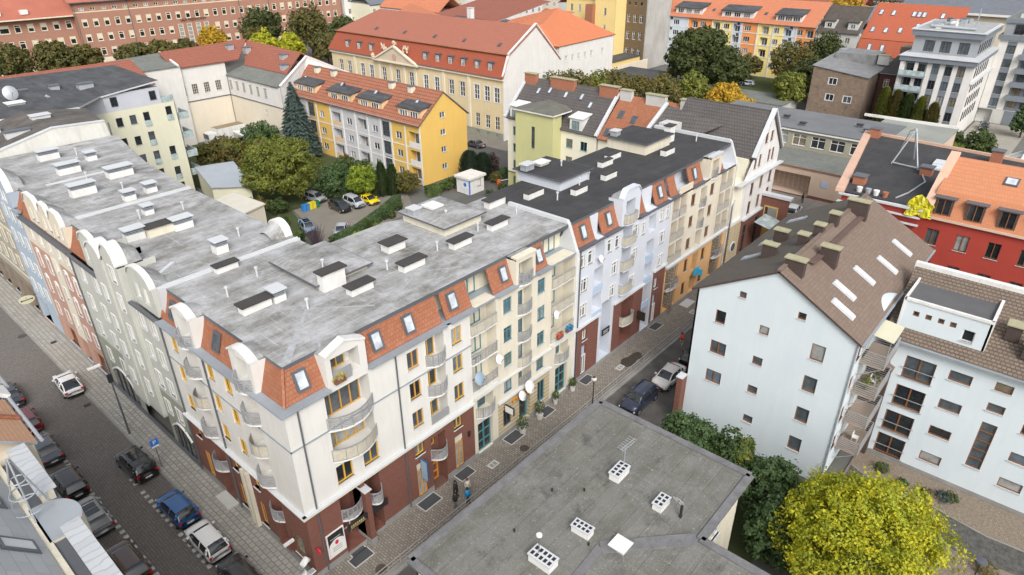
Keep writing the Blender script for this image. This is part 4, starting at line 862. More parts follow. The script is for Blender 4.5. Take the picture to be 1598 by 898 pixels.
def oval_sign():
    t = thing('hanging_sign', (-.1, 53.6, 3.2), 'cream oval sign projecting over the pavement from the old tenement', 'sign')
    b = MB()
    n = 24
    pts = [(-1.05 + .8 * cos(2 * pi * k / n), 3.0 + .48 * sin(2 * pi * k / n)) for k in range(n)]
    a = [b.vert((x, 53.6, z)) for x, z in pts]; c = [b.vert((x, 53.7, z)) for x, z in pts]
    b.f.append(a); b.m.append(0); b.f.append(c[::-1]); b.m.append(0)
    for i in range(n): b.f.append([a[i], a[(i + 1) % n], c[(i + 1) % n], c[i]]); b.m.append(0)
    b.build('sign_board', mat('cream_sign', (.55, .53, .38), .5, .1), t)
    b = MB(); b.box(-1.55, -.55, 53.58, 53.6, 2.96, 3.06); b.box(-1.65, -1.53, 53.575, 53.6, 2.92, 3.1); b.box(-.57, -.45, 53.575, 53.6, 2.92, 3.1); b.box(-1.11, -1.01, 53.58, 53.6, 3.2, 3.3); b.build('emblem', mat('green_black_letters', (.03, .04, .03)), t)
    br = MB(); br.bar((-.2, 53.65, 3.35), (.0, 53.65, 3.35), .05); br.build('bracket', black, t)
oval_sign()
def hang_sign(x, z, w, h, m, lab, d=.9, face_m=None):
    t = thing('hanging_sign', (x, 0, z), lab, 'sign'); b = MB(); b.box(x - .07, x + .07, -.15 - w, -.15, z - h / 2, z + h / 2, 0); b.box(x - .078, x - .07, -.1 - w, -.2, z - h / 2 + .05, z + h / 2 - .05, 1); b.build('sign_board', [m, face_m or m], t)
    q = MB(); q.bar((x, -.2, z + h * .3), (x, 0, z + h * .3), .05); q.bar((x, -.2, z - h * .1), (x, 0, z - h * .1), .05); q.build('bracket', black, t)
hang_sign(9.75, 3.4, .75, 1.9, mat('navy_sign', (.04, .1, .2), .4), 'tall pale blue lightbox hanging beside the narrow brick window', face_m=mat('pale_blue_panel', (.3, .42, .55), .4))
hang_sign(19.35, 3.35, 1.0, .75, black, 'small white shop sign hanging on the sand-coloured front', face_m=f_white)
hang_sign(40.6, 3.0, .9, 1.0, mat('brown_black_sign', (.03, .028, .02), .5), 'small dark square sign hanging on the brick pier')
hang_sign(53.4, 3.3, .9, .8, MATS['cyan_sign'], 'bright cyan sign hanging over the ochre shopfront')
def dish(x, y, z, r, m, lab, cat='satellite dish', tilt=.5, rz=0, grp='satellite dishes on the facades'):
    def cone():
        b = MB(); n = 18; rings = []
        for k in range(4):
            q = r * k / 3; rings.append([b.vert((q * cos(2 * pi * j / n), .25 * (q / r) ** 2 * r - .12 * r, q * sin(2 * pi * j / n) * 1.08)) for j in range(n)])
        for A_, B2 in zip(rings, rings[1:]):
            for j in range(n): b.f.append([A_[j], A_[(j + 1) % n], B2[(j + 1) % n], B2[j]]); b.m.append(0)
        return b
    t = thing('satellite_dish', (x, y, z), lab, cat, grp); OFF[t.name] = (0, 0, 0)
    o = cone().build('dish', m, t, smooth=True); q = MB(); q.bar((0, 0, -r * .8), (0, -r * .9, -r * .2), .03); q.box(-.05, .05, -r, -r * .85, -r * .25, -r * .1); q.bar((0, 0, 0), (0, .5, 0), .04); q.build('feed_arm', dsteel, t)
    t.rotation_euler = (-tilt, 0, rz)
dish(22.0, -.75, 4.35, .55, white2, 'large white satellite dish above the lettering, the upper of two'); dish(21.1, -.65, 3.85, .42, white2, 'smaller white satellite dish above the lettering, the lower of two')
dish(15.9, -.7, 8.6, .5, mat('blue_grey_dish', (.25, .33, .42), .4), 'blue-grey satellite dish on the teal-windowed balcony'); dish(18.3, -.6, 9.1, .38, white2, 'white satellite dish at the right end of the recessed balcony')
dish(32.6, -.4, 12.7, .35, white2, 'small white satellite dish in the top recess of the pale blue block'); dish(25.9, -.5, 9.8, .35, white2, 'white satellite dish left of the screened balconies')
def planter(x, y, h, r, lab):
    t = thing('potted_shrub', (x, y, 0), lab, 'potted plant', 'potted shrubs by the shop doors')
    b = MB(); b.tube([(x, y, 0), (x, y, .5)], [r * .7, r * .85], 8); b.build('pot', conc, t)
    leafball([(x, y, .5 + h / 2, r, r, h / 2)], int(500), .07, leaf_g1, t, 'foliage', 11)
def leafball(lobes, n, sz, m, parent, name, seed, shell=.5, up=.25):
    """leaf-sized faces spread through the volume of ellipsoid lobes"""
    rr = random.Random(seed); b = MB(); fq = 2.6 / max(max(l[3] for l in lobes), .5); tot = sum(l[3] * l[4] * l[5] for l in lobes) or 1
    wts = [(l[3] * l[4] * l[5]) ** .67 for l in lobes]; sw = sum(wts)
    for l, wt in zip(lobes, wts):
        for _ in range(int(n * wt / sw)):
            while 1:
                p = Vector((rr.uniform(-1, 1), rr.uniform(-1, 1), rr.uniform(-1, 1))); q = p.length
                if shell * rr.random() < q < 1: break
            q2 = p.normalized() * (q ** .45) * (1 + .12 * rr.gauss(0, 1)); c = Vector((l[0] + q2.x * l[3], l[1] + q2.y * l[4], l[2] + q2.z * l[5])); nz = mnoise.noise(c * fq)
            if nz < -.08 and rr.random() < .9: continue
            c += p * nz * .5 * l[3]
            nrm = (p.normalized() + Vector((rr.gauss(0, .6), rr.gauss(0, .6), rr.gauss(0, .6) + up))).normalized()
            u = nrm.cross(Vector((rr.gauss(0, 1), rr.gauss(0, 1), rr.gauss(0, 1)))).normalized(); v = nrm.cross(u); s1 = sz * rr.uniform(.6, 1.3); s2 = s1 * rr.uniform(.5, .8)
            i = len(b.v); b.v += [tuple(c - u * s1), tuple(c - v * s2), tuple(c + u * s1 + nrm * s1 * .2), tuple(c + v * s2)]; b.f.append([i, i + 1, i + 2, i + 3]); b.m.append(0)
    return b.build(name, m, parent)
leaf_g1 = mat('leaf_mid_green', (.06, .10, .022), .7, kind='leaf', col2=(.10, .14, .03), mortar=(.03, .055, .015), scale=.9)
leaf_dk = mat('leaf_dark_green', (.07, .125, .04), .7, kind='leaf', col2=(.10, .165, .055), mortar=(.045, .08, .027), scale=.8)
leaf_yl = mat('leaf_bright_yellow', (.60, .52, .015), .7, kind='leaf', col2=(.38, .40, .02), mortar=(.17, .24, .02), scale=.8)
leaf_yg = mat('leaf_yellow_green', (.27, .26, .028), .7, kind='leaf', col2=(.13, .17, .03), mortar=(.07, .10, .02), scale=.6)
leaf_ol = mat('leaf_olive', (.13, .125, .03), .7, kind='leaf', col2=(.075, .095, .025), mortar=(.17, .12, .025), scale=.5)
leaf_go = mat('leaf_golden', (.62, .36, .02), .7, kind='leaf', col2=(.5, .33, .03), mortar=(.28, .2, .02), scale=.6)
leaf_sp = mat('needle_blue_green', (.075, .12, .10), .8, kind='leaf', col2=(.13, .18, .165), mortar=(.03, .05, .04), scale=1.2)
bark = mat('grey_brown_bark', (.1, .075, .055), .95, .3, bump=.02)
for x, y, h, r, l in ((20.9, -.8, 1.3, .42, 'tall bushy conifer in a square pot left of the teal hotel door'), (23.4, -.7, 1.5, .42, 'tall bushy conifer in a pot right of the teal hotel door'), (26.0, -.5, 1.0, .28, 'small clipped conifer in a grey pot left of the far teal door'), (28.7, -.5, 1.0, .33, 'round clipped conifer in a square grey pot by the brick pier')): planter(x, y, h, r, l)
# swan-like white sculpture sign, panel and red bracket at the corner
def advert():
    t = thing('advertising_figure', (-.9, -.2, 0), 'white curved plastic figure standing at the corner of the brick wall', 'sculpture')
    b = MB(); b.tube([(-.9, -.3, 0), (-.95, -.3, 1.0), (-1.05, -.2, 1.9), (-.9, -.15, 2.5), (-.6, -.15, 2.75), (-.45, -.2, 2.55)], [.06, .14, .26, .22, .24, .15], 10); b.build('body', white2, t, smooth=True)
advert()
t = thing('wall_light', (-.3, 1.6, 3.1), 'white box floodlight on a bracket at the brick corner', 'lamp'); b = MB(); b.box(-1.1, -.35, 1.55, 1.75, 2.95, 3.12); b.build('lamp_head', white2, t); b = MB(); b.bar((-.4, 1.65, 3.0), (0, 1.65, 2.9), .05); b.build('bracket', dsteel, t)
t = thing('notice_board', (-.5, -.15, 0), 'small pale framed board on a black stand at the brick corner', 'board'); b = MB(); b.box(-.75, -.25, -.5, -.1, 1.5, 1.55, 0); b.box(-.7, -.3, -.45, -.15, 1.55, 1.57, 1); b.build('panel', [f_white, steel], t); b = MB(); b.tube([(-.5, -.3, 0), (-.5, -.3, 1.5)], .05, 8); b.build('post', black, t)
t = thing('wall_sign', (.25, -.1, 2.9), 'small red round sign on the brick corner by the downpipe', 'sign'); b = MB(); b.tube([(.22, -.35, 2.9), (.3, -.35, 2.9)], .22, 16); b.build('sign_disc', mat('sign_red', (.6, .02, .06)), t); b = MB(); b.bar((.26, -.3, 2.9), (.26, 0, 2.9), .04); b.build('bracket', black, t)
# ================================================================ near flat-roofed building (bottom)
felt_d2 = 0
N = thing('flat_roofed_building', (8, -18, 0), 'low cream building with a wide weathered grey-green felt roof in the foreground', 'building')
Wn = Wall(FY(.9), N, -60, -10.0, -.1, 8.8, [cream2, plinth]); Wn.grid((-12, -15, -18), (6.9, 3.6), 1.0, 1.4, f_ora); Wn.build()
Wn = Wall(FX(-20.9), N, 12.2, 18.7, -.1, 8.8, [cream2, plinth]); Wn.grid((15.6,), (7.0, 4.0), 1.2, 1.6, f_white, nv=1); Wn.build()
b = MB(); b.box(.9, 18.7, -10.15, -10.0, -.1, 8.8); b.box(18.6, 18.7, -20.9, -10.0, -.1, 8.8); b.box(12.1, 12.2, -60, -20.9, -.1, 8.8); b.build('wall', cream2, N)
rp = [(.75, -9.75), (19.1, -9.75), (19.1, -21.2), (12.45, -21.2), (12.45, -60), (.75, -60)]
RN = roofslab(N, rp, 8.75, 9.0, felt_d, dsteel)
kb = MB(); cm_ = mat('dark_parapet_felt', (.13, .13, .135), .7, .35, scale=1.5, fine=.35, col2=(.20, .20, .205))
for (a, b_) in zip(rp, rp[1:] + rp[:1]): kb.bar((*a, 9.04), (*b_, 9.04), .5, 0, .14)
kb.build('parapet', cm_, N)
vf = MB(); vf.bar((12.3, -21.0, 9.05), (8.3, -17.2, 9.02), .8, 0, .12); vf.bar((8.3, -17.2, 9.03), (1, -17.6, 9.02), .5, 0, .08); vf.build('valley_flashing', cm_, RN)
for x, y, w_, d_, h_, rz in ((13.7, -14.9, 1.3, .7, .5, .02), (8.5, -15.8, 1.15, .6, .45, pi / 2 + .05), (5.4, -15.4, 1.45, .8, .5, pi / 2), (13.2, -18.2, 1.05, .6, .45, .0)): chimney(RN, x, y, 9.0, w_, d_, h_, rz, cap='grid')
chimney(RN, 9.1, -18.0, 9.0, .95, .95, .18, 0, body=steel, cap='x', capm=white2, ov=.05, ch=.05)
for x, y in ((9.9, -12.5), (6.0, -12.8), (11.2, -14), (8.0, -16.6)):
    def mk_(): b = MB(); b.tube([(0, 0, 0), (0, 0, .22)], .06, 8); return b.build('roof_vent', black)
    place('rv', mk_, RN, (x, y, 9.0), 0)
t = thing('tv_antenna', (14.2, -14.9, 9.7), 'thin metal television antenna on the vent block nearest the street', 'antenna'); b = MB(); b.tube([(14.2, -14.9, 9.6), (14.2, -14.9, 11.2)], .025, 6); b.build('mast', steel, t)
b = MB(); b.bar((13.6, -14.9, 11.2), (15.1, -15.0, 11.2), .03); [b.bar((13.7 + .22 * k, -15.2 - .0, 11.2), (13.7 + .22 * k, -14.6, 11.2), .02) for k in range(7)]; b.bar((13.8, -14.9, 10.95), (15.0, -15.0, 10.95), .03); b.build('aerial', steel, t)
t = thing('tv_antenna', (5.4, -15.1, 9.7), 'white disc antenna on a short mast on the nearest vent block', 'antenna'); b = MB(); b.tube([(5.4, -15.1, 9.6), (5.4, -15.1, 10.9)], .03, 6); b.build('mast', dsteel, t); b = MB(); b.tube([(5.4, -15.1, 10.9), (5.4, -15.1, 10.98)], .17, 14); b.build('disc', white2, t)
dish(13.2, -19.3, 10.2, .42, white2, 'white satellite dish on a black post on the weathered felt roof', rz=1.4, grp=None); 
t = thing('dish_post', (13.2, -19.5, 9), 'short black post under the white roof dish', 'post'); b = MB(); b.tube([(13.2, -19.5, 9), (13.2, -19.5, 9.9)], .09, 8); b.build('post_tube', black, t)
# ================================================================ pale gabled house (right)
wgab = mat('pale_ice_blue_render', (.57, .635, .675), var=.07, scale=.25, stain=(.51, .585, .63))
brown_t = mat('brown_roof_tiles', (.19, .145, .115), .85, .3, kind='tile', axis='x', size=(.25, .14), mortar=(.15, .1, .075), msize=.015, col2=(.145, .11, .088), bump=.02, scale=.8)
moss_t = mat('mossy_brown_roof_tiles', (.17, .145, .115), .9, .3, kind='tile', axis='x', size=(.25, .14), mortar=(.1, .085, .07), msize=.015, col2=(.12, .105, .085), stain=None, scale=.7, fine=.5)
P_ = thing('gabled_house', (42, -16.6, 0), 'pale ice-blue house with a tall gable wall and steep brown tiled roof with skylights', 'house')
Wp = Wall(FY(31.6), P_, -22.85, -10.45, 0, 17.2, [wgab, plinth])
for y, z, w_, h_, nv in ((-14.2, 14.3, .55, .5, 0), (-12.7, 11.7, .85, 1.15, 0), (-16.3, 11.9, .75, .72, 0), (-18.8, 14.15, .6, .55, 0), (-12.9, 8.8, 1.35, 1.15, 1), (-16.25, 9.0, .8, .72, 0), (-20.45, 11.6, 1.0, 1.35, 0), (-12.9, 5.9, 1.35, 1.15, 1), (-16.3, 6.2, .8, .7, 0), (-20.42, 8.7, 1.0, 1.35, 0), (-16.4, 3.2, .8, .7, 0), (-20.42, 5.75, 1.0, 1.3, 0), (-16.35, .7, .8, .7, 0), (-20.4, 2.8, 1.0, 1.3, 0)):
    Wp.win(y, z, w_, h_, f_brown, nv=nv, depth=.1, fw=.06)
Wp.build(clip=[((31.6, -16.6, 17.05), (0, .485, .86)), ((31.6, -16.6, 17.05), (0, -.485, .86))])
Wp = Wall(FX(-22.85), P_, 31.6, 52, 0, 13.6, [wgab, plinth], name='side_wall')
for z in (11.9, 9.05, 6.2, 3.4): Wp.win(33.3, z, 1.1, 1.4, f_brown); Wp.win(35.3, z - .2, 1.6, 2.0, f_white, pane=g_dark); 
for x in (41, 44, 47, 50): Wp.win(x, 11.8, 1.1, 1.6, f_brown)
Wp.build()
b = MB(); b.box(31.6, 52, -10.6, -10.45, 0, 13.6); b.poly([(52, -22.85, 0), (52, -10.45, 0), (52, -10.45, 13.6), (52, -16.6, 17.1), (52, -22.85, 13.6)]); b.build('wall', wgab, P_)
rf = MB(); Y0, Y1, YR, ZE, ZR = -23.25, -10.0, -16.6, 13.5, 17.25
rf.slab([(31.35, Y0, ZE), (52.2, Y0, ZE), (52.2, YR, ZR), (31.35, YR, ZR)], (0, -.5, .86), .16, 0, 2); rf.slab([(31.35, Y1, ZE), (52.2, Y1, ZE), (52.2, YR, ZR), (31.35, YR, ZR)], (0, .5, .86), .16, 1, 2)
RP = rf.build('roof', [brown_t, moss_t, mat('dark_brown_trim', (.07, .045, .04), .8)], P_)
rdg = MB(); rdg.bar((31.35, YR, ZR + .05), (52.2, YR, ZR + .05), .3, 0, .16); rdg.build('ridge', brown_t, RP)
gt = MB(); gt.box(31.3, 52.2, Y0 - .12, Y0 + .03, ZE - .1, ZE + .02); gt.tube([(31.55, -22.95, 0), (31.55, -22.95, 13.4)], .07, 8); gt.build('gutter', zinc, P_)
nP = (0, -(ZR - ZE), -(Y0 - YR)); nP = Vector((0, -(ZR - ZE), YR - Y0)).normalized()
def on(y): return ZR - (abs(y - YR)) / (YR - Y0) * (ZR - ZE)
g_wht = glass('white_skylight_glass', (.58, .61, .63), .15, var=.1)
for x, y in ((48.0, -21.3), (43.6, -21.3), (39.5, -20.6), (35.6, -20.3), (33.4, -21.0)): skylight(RP, (x, y, on(y) + .03), nP, .66, 1.85, pm=g_wht, fm=lite)
nQ = Vector((0, (ZR - ZE), Y1 - YR)).normalized()
for x, y in ((37.6, -12.2), (41.5, -12.1), (48.3, -12.0)): skylight(RP, (x, y, ZR - (y - YR) / (Y1 - YR) * (ZR - ZE) + .03), nQ, .75, 1.7, pm=g_sky, fm=zinc)
dkb = mat('dark_brown_brick', (.055, .035, .032), .9, .3, kind='brick', size=(.26, .085), mortar=(.1, .08, .07), msize=.012, col2=(.04, .025, .022))
mossc = mat('mossy_concrete_cap', (.36, .34, .22), .9, .25, scale=2)
for x, y, w_, d_, h_ in ((32.9, -17.2, .75, 1.55, 1.5), (37.2, -18.3, .75, 1.45, 1.9), (40.4, -16.3, .8, .8, 1.4), (38.3, -15.8, .8, .8, 1.4), (43.0, -16.6, .8, .8, 1.5), (47.4, -17.2, .8, 1.9, 1.8), (36.6, -13.9, .75, 1.2, 1.6), (40.9, -13.2, .75, 1.2, 1.6)):
    z_ = ZR - (abs(y - YR) / (YR - Y0)) * (ZR - ZE); chimney(RP, x, y, z_ - .7, w_ * .85, d_ * .9, h_ + .15, body=dkb, cap='x', capm=mossc, ov=.1)
for x, y, w_ in ((42.0, -17.6, 8.0),):
    b = MB(); b.bar((35, -17.75, on(-17.75) + .3), (47, -17.75, on(-17.75) + .3), .5, 0, .06); b.build('roof_walkway', mat('rusty_walkway', (.13, .085, .07), .8, .3), RP)
# arched upstand at the eave
gd = MB(FX(-22.9).P); n = 10; pts = [(36.9 + 4.4 * k / n, 13.4 + .6 * sin(pi * k / n) ** .7) for k in range(n + 1)]
for (a, za), (c, zc) in zip(pts, pts[1:]): gd.poly([(a, .12, 13.0), (c, .12, 13.0), (c, .12, zc), (a, .12, za)]); gd.poly([(a, .12, za), (c, .12, zc), (c, -1.2, zc + .02), (a, -1.2, za + .02)], 1)
gd.build('arched_dormer', [wgab, wgab], P_)
# balconies on the side wall
def side_balcony(x0, x1, z, out, awn=False):
    f = FX(-22.85); b = MB(f.P); b.box(x0, x1, 0, out, z - .14, z); bo = b.build('balcony', mat('balcony_tiles', (.3, .245, .2), .8, .2), P_)
    r = MB(f.P)
    for zz in (.12, .3, .48, .66, .84): r.box(x0, x1, out - .03, out, z + zz, z + zz + .035); r.box(x0, x0 + .03, 0, out, z + zz, z + zz + .035); r.box(x1 - .03, x1, 0, out, z + zz, z + zz + .035)
    r.box(x0, x1, out - .05, out + .02, z + 1.0, z + 1.06); r.box(x0 - .01, x0 + .05, 0, out, z + 1.0, z + 1.06); r.box(x1 - .05, x1 + .01, 0, out, z + 1.0, z + 1.06)
    for k in range(4): xx = x0 + (x1 - x0) * k / 3; r.box(xx - .03, xx + .03, out - .06, out, z - .1, z + 1.0)
    r.build('railing', rail, bo)
    q = MB(f.P); q.bar((x0 + .1, .05, z - 1.3), (x0 + .1, out - .1, z - .1), .05); q.build('brace', rail, bo)
    if awn:
        a = MB(f.P); a.slab([(x0 + .1, 0, z + 2.5), (x1 - .6, 0, z + 2.5), (x1 - .6, out + .1, z + 2.3), (x0 + .1, out + .1, z + 2.3)], (0, 0, 1), .04); a.build('awning', mat('cream_awning', (.55, .53, .4), .8, .08), P_)
        for xx in (x0 + .15, x1 - .65): fbox(f, P_, 'awning_post', rail, xx, xx + .05, out - .1, out - .05, z, z + 2.3)
for z in (10.7, 7.9, 5.1, 2.4): side_balcony(34.0, 37.6, z, 1.75, z > 10)
for x, y, z, s, m_, l in ((36.2, -23.8, 7.9, .5, leaf_g1, 'bushy green balcony plant'), (35.0, -23.6, 7.9, .4, leaf_yg, 'yellow balcony flowers')):
    t = thing('balcony_plant', (x, y, z), l + ' on the second balcony from the top of the pale gabled house', 'plant'); leafball([(x, y, z + .5, s, s, .5)], 350, .07, m_, t, 'foliage', 3); b = MB(); b.tube([(x, y, z), (x, y, z + .25)], [.15, .2], 8); b.build('pot', brick, t)
for x, z, l in ((35.6, 2.4, 'lowest'), (35.9, 7.9, 'second highest')):
    t = thing('garden_chair', (x, -23.9, z), 'white plastic chair standing on the %s balcony of the pale gabled house' % l, 'chair')
    b = MB(); b.box(x - .25, x + .25, -24.1, -23.65, z + .42, z + .46); b.build('seat', white2, t); b = MB(); b.box(x - .25, x + .25, -23.68, -23.64, z + .46, z + .9); b.build('backrest', white2, t)
    for dx in (-.22, .22):
        for dy in (-24.06, -23.68): b = MB(); b.box(x + dx - .02, x + dx + .02, dy - .02, dy + .02, z, z + .42); b.build('leg', white2, t)
# dark brick link between the two pale houses
Q = thing('brick_link_building', (40, -24, 0), 'narrow dark brick link with tiled top between the two pale houses', 'building')
b = MB(); b.box(37.7, 43.5, -24.6, -22.9, 0, 8.6); b.build('wall', dkb, Q); b = MB(); b.slab([(37.5, -24.75, 8.7), (43.5, -24.75, 8.7), (43.5, -23.4, 9.3), (37.5, -23.4, 9.3)], (0, -.4, 1), .1); b.build('roof', brown_t, Q)
# ================================================================ long pale house at the right edge
H2 = thing('long_house', (42, -35, 0), 'long pale blue house with brown tiled roof, french windows and a white box dormer', 'house')
Wl = Wall(FY(38.3), H2, -50, -24.3, -.1, 11.3, [wgab, plinth], zones=[(-50, -24, -.1, .3, 1)])
for y, z in ((-26.3, 9.1), (-26.25, 6.35), (-26.1, 3.75), (-26.05, 1.35)):
    Wl.win(y, z, 2.1, 1.95, f_brown, nv=1, depth=.15, fw=.09, pane=RND.choice((g_dark, g_mid)))
    r = MB(FY(38.3).P); r.box(y - 1.2, y + 1.2, .1, .14, z - .1, z - .05); r.box(y - 1.2, y + 1.2, .1, .14, z - .95, z - .9); r.build('railing', rail, H2)
for y, z in ((-29.0, 9.65), (-29.0, 6.99), (-29.0, 4.36), (-29.0, 1.75)): Wl.win(y, z, 1.5, .85, f_brown, nv=0, depth=.1, blind=False)
Wl.win(-31.7, 10.0, 1.1, .7, f_brown, nv=0, depth=.1); Wl.win(-31.7, 8.15, 1.1, .7, f_brown, nv=0, depth=.1); Wl.win(-31.75, 4.6, 1.0, 4.3, f_brown, nv=0, nh=4, depth=.1, pane=g_mid)
for z in (9.9, 7.3, 4.7, 2.2): Wl.win(-34.3, z, 1.5, .85, f_brown, nv=0, depth=.1); Wl.win(-37, z, 1.5, .85, f_brown, nv=0, depth=.1)
Wl.build()
ribt = mat('brown_concrete_tiles', (.20, .155, .12), .85, .3, kind='tile', axis='y', size=(.3, .16), mortar=(.07, .05, .038), msize=.035, col2=(.145, .115, .09), bump=.05, scale=.8)
rf = MB(); rf.slab([(37.9, -50, 11.3), (37.9, -23.3, 11.3), (44.0, -23.3, 15.0), (44.0, -50, 15.0)], (-.55, 0, .83), .15, 0, 1)
RL = rf.build('roof', [ribt, zinc], H2); b = MB(); b.box(44.0, 44.5, -50, -23.2, 10, 15.35); b.build('parapet_wall', white2, H2)
g = MB(); g.box(37.72, 37.92, -50, -24.3, 11.15, 11.3); g.build('gutter', zinc, H2)
Wx = Wall(FY(39.0), H2, -29.7, -24.0, 11.2, 14.3, [wgab], name='dormer_wall')
for y in (-24.9, -25.75, -26.6, -27.4): Wx.win(y, 13.35, .42, .42, f_brown, nv=0, sill=False, depth=.08)
Wx.win(-28.5, 12.8, .8, .95, f_white, nv=0, pane=g_dark); Wx.build()
b = MB(); b.box(39.0, 43.9, -29.75, -29.55, 11.2, 14.5, 0); b.box(38.9, 39.15, -29.75, -23.9, 14.3, 14.5, 0); b.box(38.9, 43.9, -24.0, -23.85, 11.2, 14.5, 0); b.box(39.1, 43.8, -29.6, -24, 14.1, 14.25, 1); b.build('box_dormer', [white2, mat('dark_flat_felt', (.1, .1, .105), .8, .2)], H2)
for x, y in ((40.6, -31.0), (39.6, -32.3)): chimney(RL, x, y, 11.9 + (x - 39) * .6, .9, .9, 1.2, body=dkb, cap='x', capm=mossc)
# red-railed shrubs in gravel
for k, (x, y, s, mm, l) in enumerate(((36.6, -26.2, .55, leaf_g1, 'low tufty green shrub in the gravel nearest the brick link'), (36.0, -28.0, .4, leaf_dk, 'small dark green shrub in the gravel, second from the brick link'), (35.9, -29.6, .45, leaf_ol, 'small olive shrub in the gravel by the path edge'), (36.3, -30.8, .6, leaf_sp, 'spiky blue-green shrub in the gravel'), (36.6, -31.3, .5, leaf_g1, 'green shrub right of the spiky blue-green one'), (30.6, -34.6, .7, leaf_ol, 'loose olive shrub by the garden lamp'))):
    t = thing('shrub', (x, y, 0), l, 'shrub'); leafball([(x, y, s * .5, s, s, s * .6)], 420, .09, mm, t, 'foliage', 20 + k, up=.6)
t = thing('garden_lamp', (28.5, -34.0, 0), 'garden lamp with a flat dark mushroom hood by the dark path', 'lamp'); b = MB(); b.tube([(28.5, -34, 0), (28.5, -34, 2.6)], .04, 8); b.build('pole', black, t); b = MB(); b.tube([(28.5, -34, 2.6), (28.5, -34, 2.72), (28.5, -34, 2.78)], [.38, .36, .1], 16); b.build('lamp_hood', mat('dark_violet_hood', (.09, .09, .12), .5), t)
# boundary wall by the street
t = thing('brick_wall', (30.9, -9.9, 0), 'tall dark brick wall end beside the ice-blue gable and the parked cars', 'wall'); b = MB(); b.box(30.7, 31.55, -10.6, -10.1, -.1, 5.0, 0); b.build('wall', brick, t); b = MB(); b.box(30.65, 31.6, -10.65, -10.0, 5.0, 5.08); b.build('coping', lite, t)
# ================================================================ bottom-left houses
def poly_roof(parent, pts, m, name='roof', t=.15, em=None):
    b = MB(); n = (Vector(pts[1]) - Vector(pts[0])).cross(Vector(pts[2]) - Vector(pts[0])); n = n if n.z > 0 else -n; b.slab(pts, n, t, 0, 1); return b.build(name, [m, em or zinc], parent)
T1 = thing('tiled_house', (-14, 14, 0), 'house with faded orange tiled roof and white party wall at the left edge', 'house')
fadet = mat('faded_orange_tiles', (.56, .33, .20), .85, .3, kind='tile', axis='y', size=(.2, .14), mortar=(.38, .2, .12), msize=.015, col2=(.48, .29, .18), scale=.8, fine=.2)
b = MB(); b.box(-20, -10.6, 7.6, 24, 0, 14.9); b.build('wall', cream2, T1)
poly_roof(T1, [(-10.05, 14.9, 14.95), (-10.05, 24, 14.95), (-16, 24, 19.5), (-16, 14.9, 19.5)], fadet)
poly_roof(T1, [(-10.4, 7.6, 14.95), (-10.4, 13.3, 14.95), (-16, 13.3, 19.0), (-16, 7.6, 19.0)], fadet)
b = MB(); b.bar((-10.1, 14.1, 15.0), (-16, 14.1, 19.5), 1.4, 0, .25); b.build('party_wall', white2, T1)
b = MB(); b.tube([(-9.9, 14.7, 14.95), (-9.9, 24, 14.95)], .1, 8); b.tube([(-10.2, 7.6, 14.95), (-10.2, 13.5, 14.95)], .1, 8); b.tube([(-10.2, 13.5, 14.9), (-10.2, 14.3, 14.5), (-10.2, 14.3, 0)], .07, 8); b.build('gutter', steel, T1)
b = MB(); b.bar((-10.4, 10.6, 15.1), (-16, 10.6, 19.15), .25, 0, .15); b.build('ridge_tiles', tileY, T1)
T2 = thing('zinc_roofed_house', (-14, 0, 0), 'house with seamed sheet-metal roof, roof windows and a round bay at the bottom left', 'house')
zr = mat('seamed_zinc', (.45, .465, .475), .55, .25, kind='slab', axis='y', size=(1.5, .5), mortar=(.28, .29, .3), msize=.02, col2=(.36, .375, .39), scale=.8)
b = MB(); b.box(-20, -12.3, -20, 7.3, 0, 14.9); b.build('wall', cream2, T2)
poly_roof(T2, [(-12.6, -20, 15.0), (-12.6, 7.2, 15.0), (-16.5, 7.2, 19.5), (-16.5, -20, 19.5)], zr)
b = MB(); b.box(-12.7, -11.0, -20, 7.2, 14.5, 14.75); b.build('terrace', dsteel, T2)
for a, c in ((2.6, 7.2), (-8, -.6)):
    b = MB(); b.box(-11.75, -11.15, a, c, 14, 15.4, 0); b.box(-11.85, -11.0, a - .1, c + .1, 15.4, 15.5, 1); b.build('parapet_box', [cream2, mat('ribbed_sheet_cap', (.55, .57, .59), .45, .15, kind='slab', axis='gy', size=(.5, 3), mortar=(.4, .41, .42), msize=.06, metal=.2)], T2)
b = MB(); n = 16; arc = [(-11.9 + 1.3 * cos(-pi / 2 + pi * k / n), 1.0 + 1.5 * sin(-pi / 2 + pi * k / n)) for k in range(n + 1)]; b.prism(arc + [(-12.4, 2.5), (-12.4, -.5)], 9, 14.9, 0, 1); b.build('round_bay', [cream, steel], T2, smooth=False)
nZ = Vector((4.5, 0, 3.9)).normalized()
for y, z, pm in ((4.9, 16.6, g_mid), (3.0, 16.2, g_mid), (-.9, 16.0, g_wht)): skylight(T2, (-12.6 - (z - 15) * .867, y, z + .03), nZ, .95, 1.6, pm=pm, along=(0, 1, 0))
t = thing('roof_sculpture', (-12.2, 2.2, 15), 'openwork steel spire of rings and slanting bars on the zinc-roofed house', 'sculpture')
b = MB(); cx, cy, z0 = -12.3, 2.2, 14.9
for k in range(3): a = 2 * pi * k / 3 + .4; b.tube([(cx + .85 * cos(a), cy + .85 * sin(a), z0), (cx + .05 * cos(a), cy + .05 * sin(a), z0 + 3.4)], .045, 6)
b.build('spire_bars', steel, t)
for r_, z in ((.8, .5), (.58, 1.3), (.36, 2.1)):
    b = MB(); b.tube([(cx + r_ * cos(2 * pi * k / 20), cy + r_ * sin(2 * pi * k / 20), z0 + z) for k in range(21)], .035, 6, cap=False); b.build('ring', steel, t)
